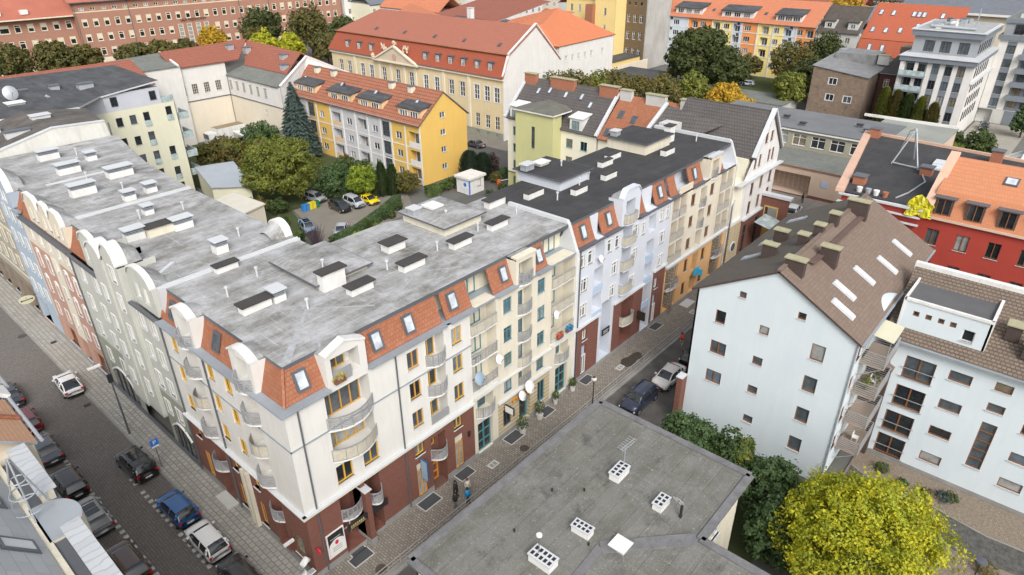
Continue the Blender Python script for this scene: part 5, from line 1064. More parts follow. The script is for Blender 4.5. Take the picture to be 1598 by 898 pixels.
# ================================================================ background buildings
def ff(parent, name, m, x0, x1, y0, y1, z0, z1): b = MB(); b.box(x0, x1, y0, y1, z0, z1); return b.build(name, m, parent)
redt = mat('red_roof_tiles', (.30, .10, .065), .85, .3, kind='tile', axis='y', size=(.35, .3), mortar=(.15, .05, .03), msize=.03, col2=(.24, .085, .055), scale=.3)
redtx = mat('red_roof_tiles_x', (.30, .10, .065), .85, .3, kind='tile', axis='x', size=(.35, .3), mortar=(.15, .05, .03), msize=.03, col2=(.24, .085, .055), scale=.3)
orat = mat('orange_far_tiles', (.50, .19, .10), .85, .2, kind='tile', axis='y', size=(.4, .35), mortar=(.3, .1, .05), msize=.03, col2=(.44, .16, .085), scale=.3)
dkt = mat('dark_roof_tiles', (.075, .07, .068), .8, .35, kind='tile', axis='y', size=(.35, .35), mortar=(.03, .03, .03), msize=.04, col2=(.10, .09, .085), scale=.4)
ltyel = mat('light_yellow_render', (.62, .61, .47), var=.08, stain=(.55, .54, .44))
grylil = mat('pale_lilac_sheet', (.46, .48, .53), var=.08)
felt_g = mat('grey_green_felt', (.17, .18, .165), .85, .25, scale=.3, stain=(.22, .23, .2), fine=.2)
felt_n = mat('blue_black_felt', (.055, .058, .065), .7, .3, kind='felt', axis='gy', size=(7, 1.2), col2=(.03, .03, .035), stain=(.08, .085, .09), mortar=(.6,) * 3, msize=.05)
hall_w = mat('hall_white', (.63, .62, .60), var=.09, stain=(.54, .53, .5)); hall_c = mat('hall_cream', (.66, .60, .49), var=.06, stain=(.6, .55, .47))
# light yellow block with lilac top floor
Y = thing('apartment_building', (24, 84, 0), 'light yellow block with lilac-grey top floor and dark roof behind the flat roofs', 'apartment building')
Wz = Wall(FX(80.6), Y, 14.0, 31.4, 0, 15.4, [ltyel, plinth])
for x, z in ((22.65, 13.7), (24.65, 13.75), (26.7, 13.85), (30.2, 14.1), (26.7, 10.8), (24.55, 10.5), (26.7, 7.7), (24.55, 7.6), (29.3, 7.9), (26.7, 4.75), (29.3, 4.5), (29.4, 1.8), (24.5, 4.6), (22.5, 10.6), (22.5, 7.5)):
    Wz.win(x, z, .95, 1.35, f_dark, nv=0, pane=RND.choice((g_dark, g_mid)))
    if x > 26: fbox(FX(80.6), Y, 'glass_guard', g_frost, x - .5, x + .5, .05, .09, z - 1.5, z - .6)
Wz.build(); ff(Y, 'wall', ltyel, 31.3, 31.4, 80.6, 96, 0, 15.4)
for z in (9.3, 6.2, 3.1, 12.4): 
    o = ff(Y, 'balcony', conc, 31.4, 33.3, 81.0, 84.4, z - .15, z); b = MB(); b.box(33.2, 33.3, 81, 84.4, z, z + 1.0); b.box(31.4, 33.3, 80.95, 81.0, z, z + 1.0); b.build('balcony_guard', g_frost, o)
o = ff(Y, 'upper_storey', grylil, 21.2, 29.4, 80.6, 95, 15.4, 17.9)
for x in (22.6, 28.3): win(FX(80.6), Y, x, 16.8, .95, 1.35, f_dark, nv=0, depth=-.06, pane=g_dark, sill=False)
ff(Y, 'terrace_guard', g_frost, 29.4, 31.4, 80.7, 80.75, 15.4, 16.4)
b = MB(); b.slab([(20.9, 80.3, 17.9), (29.6, 80.3, 18.9), (29.0, 95, 19.6), (13, 95, 19.8), (13, 82, 18.0)], (0, 0, 1), .2, 0, 1)
b.slab([(1.5, 72, 18.9), (15.4, 72, 18.7), (20.9, 80.3, 18.0), (13, 95, 19.8), (1.5, 95, 19.6)], (0, 0, 1), .25, 0, 1); RY = b.build('roof', [felt_n, lite], Y)
ff(Y, 'wall', ltyel, 1.5, 15.4, 72.2, 94, 0, 18.6); ff(Y, 'wall', grylil, 13, 21.2, 80.7, 94, 0, 17.9)
for x, y, w_, d_, c_ in ((4.3, 75.5, 2.4, 1.0, steel), (8.5, 84, 1.6, 1.0, steel), (12.9, 86, 1.4, 1.0, steel), (17, 86, 1.2, 1, steel), (20.5, 84, 2, 1.2, steel), (18.7, 91, 1.8, 1.2, steel)): chimney(RY, x, y, 18.6, w_, d_, .8, body=c_, cap='x', capm=dsteel)
chimney(RY, 10.0, 79.0, 18.9, 2.0, 1.6, .3, body=steel, cap='x', capm=white2); b = MB(); b.tube([(14.6, 79.8, 12), (14.6, 79.8, 18.8), (14.0, 79.8, 19.3)], .22, 8); b.build('flue', steel, Y)
dish(10.3, 80.6, 20.2, .9, steel, 'large grey satellite dish on the dark blue-black roof', grp=None, tilt=.3)
# long red roof far left behind the dark roofs
Z1 = thing('long_low_building', (20, 104, 0), 'long low building with a red tiled roof stretching behind the dark roofs', 'building')
ff(Z1, 'wall', hall_w, -40, 38, 108, 118, 0, 13); poly_roof(Z1, [(-40, 103, 14), (38, 103, 14), (38, 112, 17.5), (-40, 112, 17.5)], redtx)
for x in (2, 9, 18, 26): b = MB(); b.tube([(x, 108, 15.8), (x, 108, 17.4)], .12, 6); b.build('vent_pipe', lite, Z1)
# white hall with cream lower walls
HL = thing('hall_building', (50, 112, 0), 'white and cream windowless hall with lattice windows high up and red hipped roofs', 'hall')
Wh = Wall(FX(109), HL, 37, 55, 0, 15.2, [hall_w, hall_c], zones=[(44, 55, 0, 8.4, 1)]); Wh.grid((45.3, 47.8, 50.3, 52.8), (10.7,), 1.2, 1.95, mat('lattice_frame', (.4, .38, .35), .6), nv=2, nh=3, pane=g_dark, fw=.1); Wh.build()
Wh = Wall(FY(55), HL, 89, 109, 0, 12.4, [hall_w, hall_c], zones=[(89, 109, 0, 8.4, 1)]); Wh.grid((108.2 - .1, 105.6, 103.0, 100.3, 97.6, 94.8), (10.6,), 1.05, 1.85, MATS['lattice_frame'], nv=2, nh=3, pane=g_dark, fw=.1); Wh.win(95.6, 6.8, .8, 1.0, f_white); Wh.build()
fbox(FX(109), HL, 'string_course', dsteel, 44, 55, 0, .12, 8.35, 8.5); fbox(FY(55), HL, 'string_course', dsteel, 89, 109, 0, .12, 8.35, 8.5); pipe(FX(108.9), HL, 54.85, 0, 12.4)
b = MB(); b.slab([(44.6, 108.6, 15.2), (58, 108.6, 15.2), (64, 115, 18.0), (44.6, 115, 17.6)], (0, -.3, 1), .2, 0); b.slab([(59, 92.8, 13.9), (59, 108.6, 13.9), (64, 115, 17.8), (65, 96, 16.9)], (-.4, 0, 1), .2, 1); b.slab([(54.7, 89.5, 12.5), (54.7, 109.3, 12.5), (59.2, 109.3, 13.8), (59.2, 92, 13.8)], (-.2, 0, 1), .2, 2); b.slab([(65, 96, 16.9), (64, 115, 17.8), (72, 112, 13), (72, 92, 13)], (.4, 0, 1), .2, 1)
RH = b.build('roof', [redtx, redt, felt_g], HL)
b = MB(); b.poly([(55, 88.8, 12.7), (64, 92.5, 16.6), (73, 89.5, 12.0), (73, 89.5, 0), (55, 88.8, 0)]); b.poly([(55, 89.1, 12.7), (64, 92.8, 16.6), (73, 89.8, 12.0), (73, 89.8, 0), (55, 89.1, 0)]); b.bar((55, 88.9, 12.75), (64, 92.6, 16.7), .5, 0, .2); b.bar((64, 92.6, 16.7), (73, 89.6, 12.1), .5, 0, .2); b.build('gable_wall', white2, HL)
ff(HL, 'flat_wing', hall_w, 30, 45.4, 108.2, 117, 0, 15.6); b = MB(); b.slab([(29.5, 108, 15.7), (44.8, 108, 15.7), (46, 118, 17.0), (29.5, 118, 16.4)], (0, 0, 1), .2); b.build('flat_roof', felt_g, HL); b = MB(); b.bar((44.9, 107.8, 15.8), (46.2, 118, 17.1), .4, 0, .3); b.build('coping', white2, HL)
for x, y, z in ((58.5, 112.5, 16.3), (61.5, 111, 15.6), (62.5, 98.5, 15.3), (60.2, 95, 14.0)): chimney(RH, x, y, z, 1.3, 1.3, 1.3, body=steel, cap='x', capm=dsteel)
ff(HL, 'lean_to', felt_g, 29.8, 33, 100, 108, 0, 15.5)
# yellow terrace with dormers
TY = thing('apartment_building', (64, 70, 0), 'yellow and white three-storey block with red tiled roof, flat dormers and yellow gable end', 'apartment building')
yel = mat('warm_yellow_render', (.66, .43, .11), var=.08, scale=.25, stain=(.58, .38, .11)); grw = mat('grey_white_render', (.5, .5, .52), var=.08, stain=(.42, .42, .43)); peach = mat('peach_dormer_render', (.62, .44, .26), var=.08)
Wv = Wall(FX(53.4), TY, 58.5, 69.4, 0, 15.1, [yel, plinth]); Wv.grid((63.65,), (2.3, 5.35, 8.35, 11.3), 1.2, 1.0, f_white, nv=1, pane=g_mid); Wv.build(clip=[((63.95, 53.4, 15.0), (-.63, 0, .77)), ((63.95, 53.4, 15.0), (.63, 0, .77))])
Wv = Wall(FY(58.5), TY, 53.4, 88.5, 0, 10.5, [grw, yel, plinth], zones=[(53.4, 57.3, 0, 10.5, 1), (57.3, 61.0, 0, 10.5, 1), (78.5, 85.5, 0, 10.5, 1)])
for z in (1.7, 4.75, 7.9):
    for y in (59.1, 65.5, 72.95, 81.5): Wv.win(y, z, 1.5, 1.25, f_white, nv=1)
    for y in (55.1, 69.2, 76.9): Wv.loggia(y, z - .1, 2.6, 2.5, 1.2, 0, door=f_white, dw=2.0, dh=2.0)
    fbox(FY(58.5), TY, 'balcony_front', [yel, grw][z > 3] if False else white2, 53.8, 56.4, -.05, .02, z - 1.4, z - .55); fbox(FY(58.5), TY, 'balcony_front', grw, 67.9, 70.5, -.05, .02, z - 1.4, z - .55); fbox(FY(58.5), TY, 'balcony_front', MATS['peach_dormer_render'], 75.6, 78.2, -.05, .02, z - 1.4, z - .55)
    for y in (62.4, 84.8): Wv.win(y, z + .5, 1.9, 2.6, f_dark, nv=2, nh=2, depth=.1, pane=g_mid, name='stair_window')
Wv.build()
for y in (53.55, 57.3, 61.0, 63.8, 67.4, 71.0, 74.9, 78.5, 83.0, 86.2): fbox(FY(58.5), TY, 'pilaster', white2, y - .13, y + .13, -.02, .12, 0, 10.5)
for z in (3.15, 6.3): fbox(FY(58.5), TY, 'floor_band', white2, 53.4, 88.5, -.02, .06, z, z + .18)
fbox(FY(58.5), TY, 'gutter', steel, 53.4, 88.5, 0, .5, 10.35, 10.55)
b = MB(); b.slab([(57.9, 53.2, 10.4), (57.9, 96, 10.4), (63.95, 96, 15.2), (63.95, 53.2, 15.2)], (-.62, 0, .78), .18, 0, 1); b.slab([(63.95, 53.2, 15.2), (63.95, 96, 15.2), (70, 96, 10.4), (70, 53.2, 10.4)], (.62, 0, .78), .18, 0, 1)
RT = b.build('roof', [mat('rust_red_tiles', (.36, .14, .08), .85, .3, kind='tile', axis='y', size=(.5, .42), mortar=(.12, .05, .03), msize=.06, col2=(.29, .11, .065), scale=.4), dsteel], TY)
ff(TY, 'wall', yel, 59.75, 69.4, 53.6, 88.5, 0, 10.4)
for yc, hw in ((56.75, 2.9), (67.2, 3.4), (76.0, 3.6), (87.0, 3.4)):
    b = MB(); b.box(59.2, 61.3, yc - hw, yc + hw, 10.6, 12.75, 0); b.slab([(58.85, yc - hw - .2, 12.75), (58.85, yc + hw + .2, 12.75), (61.9, yc + hw + .2, 13.5), (61.9, yc - hw - .2, 13.5)], (-.3, 0, 1), .15, 1); o = b.build('dormer', [peach, felt_n], TY)
    for dy in (-hw * .45, hw * .45): win(FY(59.2), o, yc + dy, 11.75, 1.9, 1.15, f_white, nv=2, depth=-.05, sill=False)
for y in (87.6, 82.2, 65.1, 60.0): chimney(RT, 62.9, y, 14.2, 1.0, .9, 1.1, body=cream2, cap='x', capm=dsteel)
for y, z in ((89.8, 13.4), (77.7, 13.7), (67.8, 13.6), (56.9, 13.5)): skylight(RT, (61.3, y, z - .15), (-.62, 0, .78), .7, .9, along=(0, 1, 0))
# baroque palace
PA = thing('palace', (94, 90, 0), 'long pale yellow baroque palace with red mansard roof, dormers and a carved pediment', 'palace')
py_ = mat('palace_yellow', (.62, .52, .32), var=.08, stain=(.66, .55, .36)); pst = mat('palace_stone', (.55, .47, .36), var=.15, scale=1.5); pnk = mat('faded_pink_render', (.7, .5, .45), var=.08)
Wq = Wall(FY(87.5), PA, 60.8, 118, 0, 12.5, [py_, darkgreen, pnk], zones=[(60.8, 118, 0, 1.5, 1)])
ys = (62.6, 65.3, 68.2, 72.4, 75.7, 80.2, 83.7, 88.5, 93.1, 98.0, 102.6, 106.0, 111.1, 114.4)
for y in ys:
    Wq.win(y, 9.1, 1.45, 3.0, f_white, nv=1, nh=2, pane=g_mid, trim=pst if 71 < y < 78 or 87 < y < 99 or y > 110 else white2, tw=.22); Wq.win(y, 3.4, 1.2, 2.7, f_white, nv=1, nh=2, pane=g_dark); Wq.hole(y, .75, .9, .8, .2, 1)
Wq.build()
for y in (87, 90.8, 95.5, 99.6, 70.4, 78.0, 108.7): fbox(FY(87.5), PA, 'pilaster', mat('pale_stone', (.66, .6, .48), var=.08), y - .35, y + .35, -.02, .18, 1.5, 12.2)
fbox(FY(87.5), PA, 'cornice', MATS['pale_stone'], 60.6, 118.2, -.02, .45, 12.2, 12.6); fbox(FY(87.5), PA, 'gutter', dsteel, 60.6, 118.2, .3, .6, 12.6, 12.75)
for y in (64, 75.7, 72.4): pass
pal_t = mat('palace_mansard_tiles', (.34, .085, .04), .8, .25, kind='tile', axis='y', size=(.3, .3), mortar=(.18, .04, .02), msize=.03, col2=(.28, .07, .035), scale=.3); pal_u = mat('palace_upper_tiles', (.33, .12, .08), .85, .2, kind='tile', axis='y', size=(.35, .3), mortar=(.2, .07, .04), msize=.02, col2=(.29, .11, .075), scale=.15)
b = MB(); b.slab([(87.0, 60.5, 12.7), (87.0, 118.8, 12.7), (89.3, 117.0, 16.9), (89.3, 60.8, 16.9)], (-.87, 0, .48), .2, 0); b.slab([(89.0, 60.6, 16.9), (89.0, 117.4, 16.9), (97.5, 110, 21.6), (97.5, 60.6, 21.6)], (-.5, 0, .87), .2, 1); b.slab([(97.5, 60.6, 21.6), (97.5, 110, 21.6), (106, 118, 14), (106, 60.6, 14)], (.7, 0, .7), .2, 1); b.slab([(87, 118.8, 12.7), (106, 118.8, 12.7), (97.5, 110, 21.6)], (0, .7, .7), .1, 1)
RP2 = b.build('roof', [pal_t, pal_u], PA); b = MB(); b.tube([(88.95, 60.6, 16.95), (88.95, 117.3, 16.95)], .16, 6); b.build('break_cornice', mat('brown_cornice', (.3, .13, .07), .7), PA)
b = MB(); 
for yy in (60.75, 60.95): b.poly([(87.4, yy, 0), (106, yy, 0), (106, yy, 14), (97.5, yy, 21.9), (89.2, yy, 17.2), (87.4, yy, 12.9)])
b.bar((97.5, 60.8, 22.0), (106, 60.8, 14.1), .5, 0, .2); b.bar((97.5, 60.8, 22.0), (89.1, 60.8, 17.2), .45, 0, .2); b.bar((89.1, 60.8, 17.2), (87.2, 60.8, 12.8), .45, 0, .2); b.build('gable_wall', hall_w, PA)
for y in (111.4, 106.9, 102.4, 83.8, 79.8, 75.9, 72.1, 68.2, 64.5):
    b = MB(); b.box(87.7, 89.4, y - .6, y + .6, 13.4, 15.3, 0); b.box(87.5, 89.5, y - .75, y + .75, 15.3, 15.45, 0); o = b.build('dormer', dsteel, PA); win(FY(87.7), o, y, 14.35, .85, 1.45, f_white, nv=1, nh=1, depth=-.06, sill=False, pane=g_mid)
for y in (104, 94, 84, 75, 65): skylight(RP2, (91.2, y, 18.25), (-.5, 0, .87), .6, .8, along=(0, 1, 0), pm=g_mid)
b = MB(FY(87.3).P); b.poly([(85.6, .5, 12.2), (100.6, .5, 12.2), (93.1, .5, 15.6)]); b.build('pediment', pst, PA)
b = MB(); b.bar((86.8, 85.4, 12.25), (86.8, 93.1, 15.8), .6, 0, .35); b.bar((86.8, 93.1, 15.8), (86.8, 100.8, 12.25), .6, 0, .35); b.bar((86.8, 85.4, 12.25), (86.8, 100.8, 12.25), .5, 0, .3); b.build('pediment_cornice', MATS['pale_stone'], PA)
for y, z, s in ((93.1, 15.9, .5), (89.6, 14.6, .8), (96.6, 14.6, .8), (100.9, 12.6, .5)):
    b = MB(); rr2 = random.Random(int(y)); 
    for k in range(7): q = Vector((87.0 + rr2.uniform(-.2, .2), y + rr2.uniform(-s, s), z + rr2.uniform(0, s * 1.2))); b.tube([q, q + Vector((0, rr2.uniform(-.4, .4), .6 * s + .2))], [.22, .1], 6)
    b.build('carved_figures', pst, PA)
b = MB(); b.tube([(86.75, 93.1, 13.4), (86.7, 93.1, 13.4)], .75, 14); b.build('carved_shield', mat('carved_shield_stone', (.5, .33, .25), var=.2), PA)
# annex with orange hipped roof
AX = thing('annex_building', (116, 70, 0), 'plain white annex with a bright orange hipped roof beside the palace', 'building')
Wa = Wall(FX(61.2), AX, 106, 127, 0, 16.6, [hall_w]); Wa.grid((108.6, 111, 113.3, 115.7, 118.2, 122.5), (13.6,), .85, 1.3, f_white, nv=1, pane=g_cur); Wa.build(); ff(AX, 'wall', hall_w, 106, 127, 61.4, 80, 0, 16.4)
b = MB(); b.slab([(105.6, 60.9, 16.5), (127.4, 60.9, 16.7), (116.5, 70, 22.8), (106, 66, 20.5)], (0, -.6, .8), .2); b.slab([(105.6, 60.9, 16.5), (106, 66, 20.5), (116.5, 70, 22.8), (112, 80, 20), (98, 76, 18)], (-.5, 0, .8), .2); b.slab([(127.4, 60.9, 16.7), (116.5, 70, 22.8), (118, 82, 18), (127.4, 80, 16.7)], (.5, .2, .8), .2); b.build('roof', mat('bright_orange_tiles', (.50, .17, .075), .85, .2, kind='tile', axis='x', size=(.35, .3), mortar=(.32, .1, .05), msize=.02, col2=(.45, .15, .07), scale=.2), AX)
# green and cream house
GC = thing('tenement_house', (72, 33, 0), 'cream house with a yellow-green projecting stair bay and dark tiled roof with skylights', 'house')
gn = mat('yellow_green_render', (.50, .49, .24), var=.08, scale=.3); crm = mat('house_cream', (.74, .71, .58), var=.05)
Wc2 = Wall(FY(67.5), GC, 24.4, 42, 0, 12.0, [crm, gn], zones=[(24.4, 42, 0, 2.9, 1)]); Wc2.grid((40.2, 26.7, 29.4), (1.6, 4.4, 7.2, 10.0), 1.25, 1.4, f_teal, nv=1); Wc2.build()
fbox(FY(67.5), GC, 'string_course', dsteel, 24.4, 42, 0, .1, 2.85, 3.0)
Wc2 = Wall(FY(65.3), GC, 31.0, 38.3, 0, 14.3, [gn], name='stair_bay'); Wc2.win(34.8, 10.4, .7, 3.4, f_dark, nv=0, nh=2, pane=g_mid); Wc2.win(34.8, 4.8, .7, 3.0, f_dark, nv=0, nh=2, pane=g_mid); Wc2.build()
ff(GC, 'stair_bay', gn, 65.7, 67.5, 31.0, 38.3, 0, 14.3)
ff(GC, 'stair_bay_side', gn, 65.3, 65.75, 30.9, 31.0, 0, 14.3); ff(GC, 'stair_bay_side', gn, 65.3, 65.75, 38.3, 38.4, 0, 14.3)
b = MB(); b.box(64.9, 70, 30.6, 38.7, 14.25, 14.45, 0); 
for tri in (((64.9, 30.6), (64.9, 38.7)), ((64.9, 38.7), (71, 38.7)), ((64.9, 30.6), (71, 30.6))): b.poly([(*tri[0], 14.46), (*tri[1], 14.46), (69, 34.6, 15.6)], 1)
o = b.build('bay_roof', [white2, mat('olive_grey_felt', (.13, .13, .11), .85, .3)], GC)
b = MB(); b.slab([(67.1, 24.2, 12.0), (67.1, 42.2, 12.0), (73.0, 42.2, 17.6), (73.0, 24.2, 17.6)], (-.69, 0, .72), .2, 0); b.slab([(73, 24.2, 17.6), (73, 42.2, 17.6), (79, 42.2, 12), (79, 24.2, 12)], (.69, 0, .72), .2, 0); RGc = b.build('roof', dkt, GC)
ff(GC, 'wall', crm, 67.85, 78.5, 24.4, 42, 0, 12)
b = MB(); b.bar((67.0, 42.2, 12.1), (73, 42.2, 17.8), .4, 0, .25); b.bar((67.0, 24.3, 12.1), (73, 24.3, 17.8), .5, 0, .3); b.build('verge', lite, GC); b = MB(); b.poly([(67.5, 42.05, 12), (73, 42.05, 17.5), (78.5, 42.05, 12)]); b.build('gable', crm, GC)
for y in (40.2, 28.2):
    b = MB(); b.box(67.4, 70, y - 1.15, y + 1.15, 11.9, 14.1, 0); b.slab([(67.2, y - 1.35, 14.1), (67.2, y + 1.35, 14.1), (70.3, y + 1.35, 14.6), (70.3, y - 1.35, 14.6)], (-.2, 0, 1), .12, 0); o = b.build('dormer', white2, GC); win(FY(67.4), o, y, 13.0, 1.3, 1.3, f_teal, nv=1, depth=-.06, sill=True)
for y, z in ((38.6, 16.0), (36.5, 16.3), (33.2, 16.1), (30.2, 16.2), (28.0, 15.4)): skylight(RGc, (67.1 + (z - 12) * 1.054 - .03, y, z + .03), (-.69, 0, .72), .6, 1.1, along=(0, 1, 0))
obr = mat('orange_brick', (.36, .12, .06), .9, .2, kind='brick', size=(.26, .085), mortar=(.3, .2, .15), msize=.01)
for y, w_ in ((41.0, 2.3), (34.5, 4.6), (25.8, 3.2)): chimney(RGc, 72.4, y, 16.6, .8, w_, 1.7, body=obr, cap='x', capm=mossc)
RR2 = thing('tenement_house', (74, 19, 0), 'narrow house with an orange-red tiled roof behind the black flat roofs', 'house')
ff(RR2, 'wall', crm, 67.6, 78.5, 11.8, 24.2, 0, 11.8); b = MB(); b.slab([(67.1, 11.8, 11.8), (67.1, 24.1, 11.8), (73.2, 24.1, 17.2), (73.2, 11.8, 17.2)], (-.69, 0, .72), .2, 0); b.slab([(73.2, 11.8, 17.2), (73.2, 24.1, 17.2), (79, 24.1, 12), (79, 11.8, 12)], (.69, 0, .72), .2, 0); Rr = b.build('roof', tileY, RR2)
for y, z in ((22.4, 14.9), (20.0, 14.6), (23.1, 12.7), (15.0, 14.6)): skylight(Rr, (67.1 + (z - 11.8) * 1.13 - .03, y, z + .03), (-.69, 0, .72), .75, 1.2, along=(0, 1, 0), pm=g_mid)
for y, w_ in ((23.0, 1.9), (18.0, 3.1), (12.9, 2.2)): chimney(Rr, 72.8, y, 16.2, .8, w_, 1.8, body=conc, cap='x', capm=mossc)
# white gabled corner house
GH = thing('gabled_house', (69, 6, 0), 'white corner house with a steep dark roof and stepped street gable at the bend', 'house')
Wg3 = Wall(FX(-.3), GH, 61.4, 73.6, 0, 19.3, [white2, brick, sand], zones=[(64.8, 73.6, 0, 6.2, 1), (61.4, 64.8, 0, 6.2, 2)])
for x in (66.3, 67.6, 70.4, 71.6): Wg3.win(x, 13.4, .75, 1.6, f_brown, nv=0)
for x, z in ((66.5, 9.9), (69.2, 10.2), (66.5, 7.4), (69.2, 7.6), (72.0, 10.3), (72.0, 7.8)): Wg3.win(x, z, 1.0, 1.7, f_brown, nv=0, nh=1)
Wg3.loggia(63.1, 8.9, 2.4, 4.6, 1.2, 0); Wg3.hole(68.7, 16.0, .9, 1.3, .2, None); Wg3.hole(70.3, 16.0, .9, 1.3, .2, None); win(FX(-.3), GH, 68.7, 16, .9, 1.3, f_brown, nv=0); win(FX(-.3), GH, 70.3, 16, .9, 1.3, f_brown, nv=0)
for x in (66.3, 70.0): Wg3.win(x, 3.0, 1.2, 4.2, f_dark, nv=0, nh=2, pane=g_dark)
Wg3.build(clip=[((69.4, 0, 19.2), (-.78, 0, .62)), ((69.4, 0, 19.2), (.78, 0, .62))])
b = MB(); b.box(61.3, 74.5, -.9, -.25, 11.6, 11.75); b.build('ledge', lite, GH); b = MB(); b.box(64.6, 73.8, -.7, -.25, 6.1, 6.3); b.build('ledge', lite, GH)
b = MB(); b.tube([(63.1, -.38, 3.0), (63.1, -.3, 3.0)], .75, 18); b.build('round_window_frame', white2, GH); b = MB(); b.tube([(63.1, -.42, 3.0), (63.1, -.36, 3.0)], .58, 18); b.build('round_window_pane', g_mid, GH)
ff(GH, 'wall', crm, 64.9, 73.6, .25, 11.3, 0, 14.0); ff(GH, 'wall', crm, 61.45, 64.9, .0, 11, 0, 11.5)
b = MB(); b.slab([(65.2, -.5, 14.1), (69.4, -.5, 19.3), (69.4, 11.5, 19.3), (65.2, 11.5, 14.1)], (-.78, 0, .62), .2); b.slab([(69.4, -.5, 19.3), (74, -.5, 13.6), (74, 11.5, 13.6), (69.4, 11.5, 19.3)], (.78, 0, .62), .2); b.slab([(61.5, 10.4, 14.2), (67.5, 5.0, 17.0), (67.5, 13.5, 18.3), (61.5, 13.5, 15.2)], (-.5, -.2, .8), .2); b.build('roof', dkt, GH)
b = MB(); b.bar((65.2, -.4, 14.3), (69.4, -.4, 19.5), .6, 0, .25); b.bar((69.4, -.4, 19.5), (74, -.4, 13.8), .6, 0, .25); b.build('gable_coping', lite, GH)
b = MB(); b.bar((61.6, 13.4, 15.2), (67.5, 13.4, 18.5), .5, 0, .25); b.build('verge', lite, GH); ff(GH, 'wall_dormer', conc, 62.5, 64.5, 9.4, 11.6, 14.5, 17.2)
# brick gate wall with white-framed opening and glass canopy
GW = thing('brick_gate_wall', (70.5, -1.8, 0), 'freestanding dark brick wall with yellow-framed arched opening across the street end', 'wall')
Wq2 = Wall(FY(70.5), GW, -4.0, -.3, 0, 8.0, [brick, mat('yellow_surround', (.55, .4, .12))], zones=[(-2.6, -1.0, 0, 4.0, 1)]); Wq2.hole(-1.8, 5.3, 1.6, 2.4, .5, None); Wq2.build(); b = MB(); b.box(70.5, 71.0, -4.0, -.3, 8.0, 8.0); b.box(70.3, 71.2, -4.2, -.2, 8.0, 8.35); b.build('coping', lite, GW)
b = MB(FY(70.5).P); b.box(-2.75, -2.6, -.05, .05, 4, 6.6); b.box(-1.0, -.85, -.05, .05, 4, 6.6); b.box(-2.75, -.85, -.05, .05, 6.5, 6.7); b.build('surround', MATS['yellow_surround'], GW); ff(GW, 'sill', white2, 70.4, 70.6, -2.6, -1.0, 4.0, 4.12)
t = thing('glass_canopy', (67.5, -2.8, 4), 'translucent glass canopy on white posts at the foot of the brick wall', 'canopy'); b = MB(); b.slab([(66, -4.6, 5.2), (69.5, -4.6, 5.2), (69.5, -1.5, 5.9), (66, -1.5, 5.9)], (0, -.2, 1), .06); b.build('glass_roof', g_frost, t)
for x in (66.1, 69.4): b = MB(); b.tube([(x, -4.5, 0), (x, -4.5, 5.2)], .06, 6); b.build('post', white2, t)
# low beige hall
LH = thing('low_hall', (103, 3, 0), 'low beige hall with a green-grey roof, recessed entrance and a long window band above', 'hall')
bg2 = mat('beige_pink_render', (.55, .43, .34), var=.08)
Wl2 = Wall(FY(95), LH, -4.0, 16, 0, 4.7, [bg2, brick], zones=[(-4, 16, 0, .5, 1)]); Wl2.hole(5.0, 1.9, 7.5, 3.4, 3.0, 0); Wl2.build()
for y in (2.4, 4.8, 7.3): win(FY(95), LH, y, 1.5, 1.8, 2.6, f_white, nv=1, nh=1, depth=-.02, d0=-3.0, sill=False, pane=g_dark, name='door')
b = MB(); b.prism([(94.8, -4.1), (104.6, -4.1), (104.6, 16), (94.8, 16)], 4.7, 4.85, 1, 0); b.build('lower_roof', [felt_g, obr], LH)
Wl2 = Wall(FY(104.6), LH, -6, 24, 4.7, 8.1, [mat('olive_beige_render', (.3, .29, .22), var=.1)], name='upper_wall'); Wl2.grid([-2.3 + 3.2 * k for k in range(8)], (6.4,), 2.3, 1.9, f_white, nv=1, nh=1); Wl2.build()
fbox(FY(104.6), LH, 'cornice', white2, -6, 24, 0, .35, 7.85, 8.1); b = MB(); b.prism([(104.3, -6), (118, -6), (118, 25), (104.3, 25)], 8.1, 8.3, 1, 0); RLh = b.build('roof', [mat('grey_sheet_felt', (.16, .165, .175), .7, .25, scale=.3), dsteel], LH)
for x, y in ((110, 17), (110, 12), (107, 8), (112, 0), (109, -2)): chimney(RLh, x, y, 8.3, .7, .9, .5, body=dsteel, cap='x', capm=black)
ff(LH, 'wall', bg2, 95.2, 104.5, -3.9, 15.9, .1, 4.6) if False else None
t = thing('entrance_sign', (94.9, -1.0, 2.2), 'small pale blue notice by the hall entrance', 'sign'); fbox(FY(95), t, 'sign_plate', mat('pale_blue_notice', (.4, .5, .65)), -1.6, -.5, 0, .06, 2.3, 3.2)
GR = thing('flat_hall', (116, -8, 0), 'low annex with a pale green-grey felt roof beside the red house', 'building'); b = MB(); b.box(108, 122, -13, -1.8, 0, 8.0, 0); b.box(107.8, 122.3, -13.2, -1.6, 8.0, 8.2, 1); b.bar((122, -13, 8.4), (121.5, 2, 8.4), .5, 2, .4); b.build('hall', [bg2, mat('pale_green_felt', (.27, .29, .26), .85, .25, scale=.2), hall_w], GR)
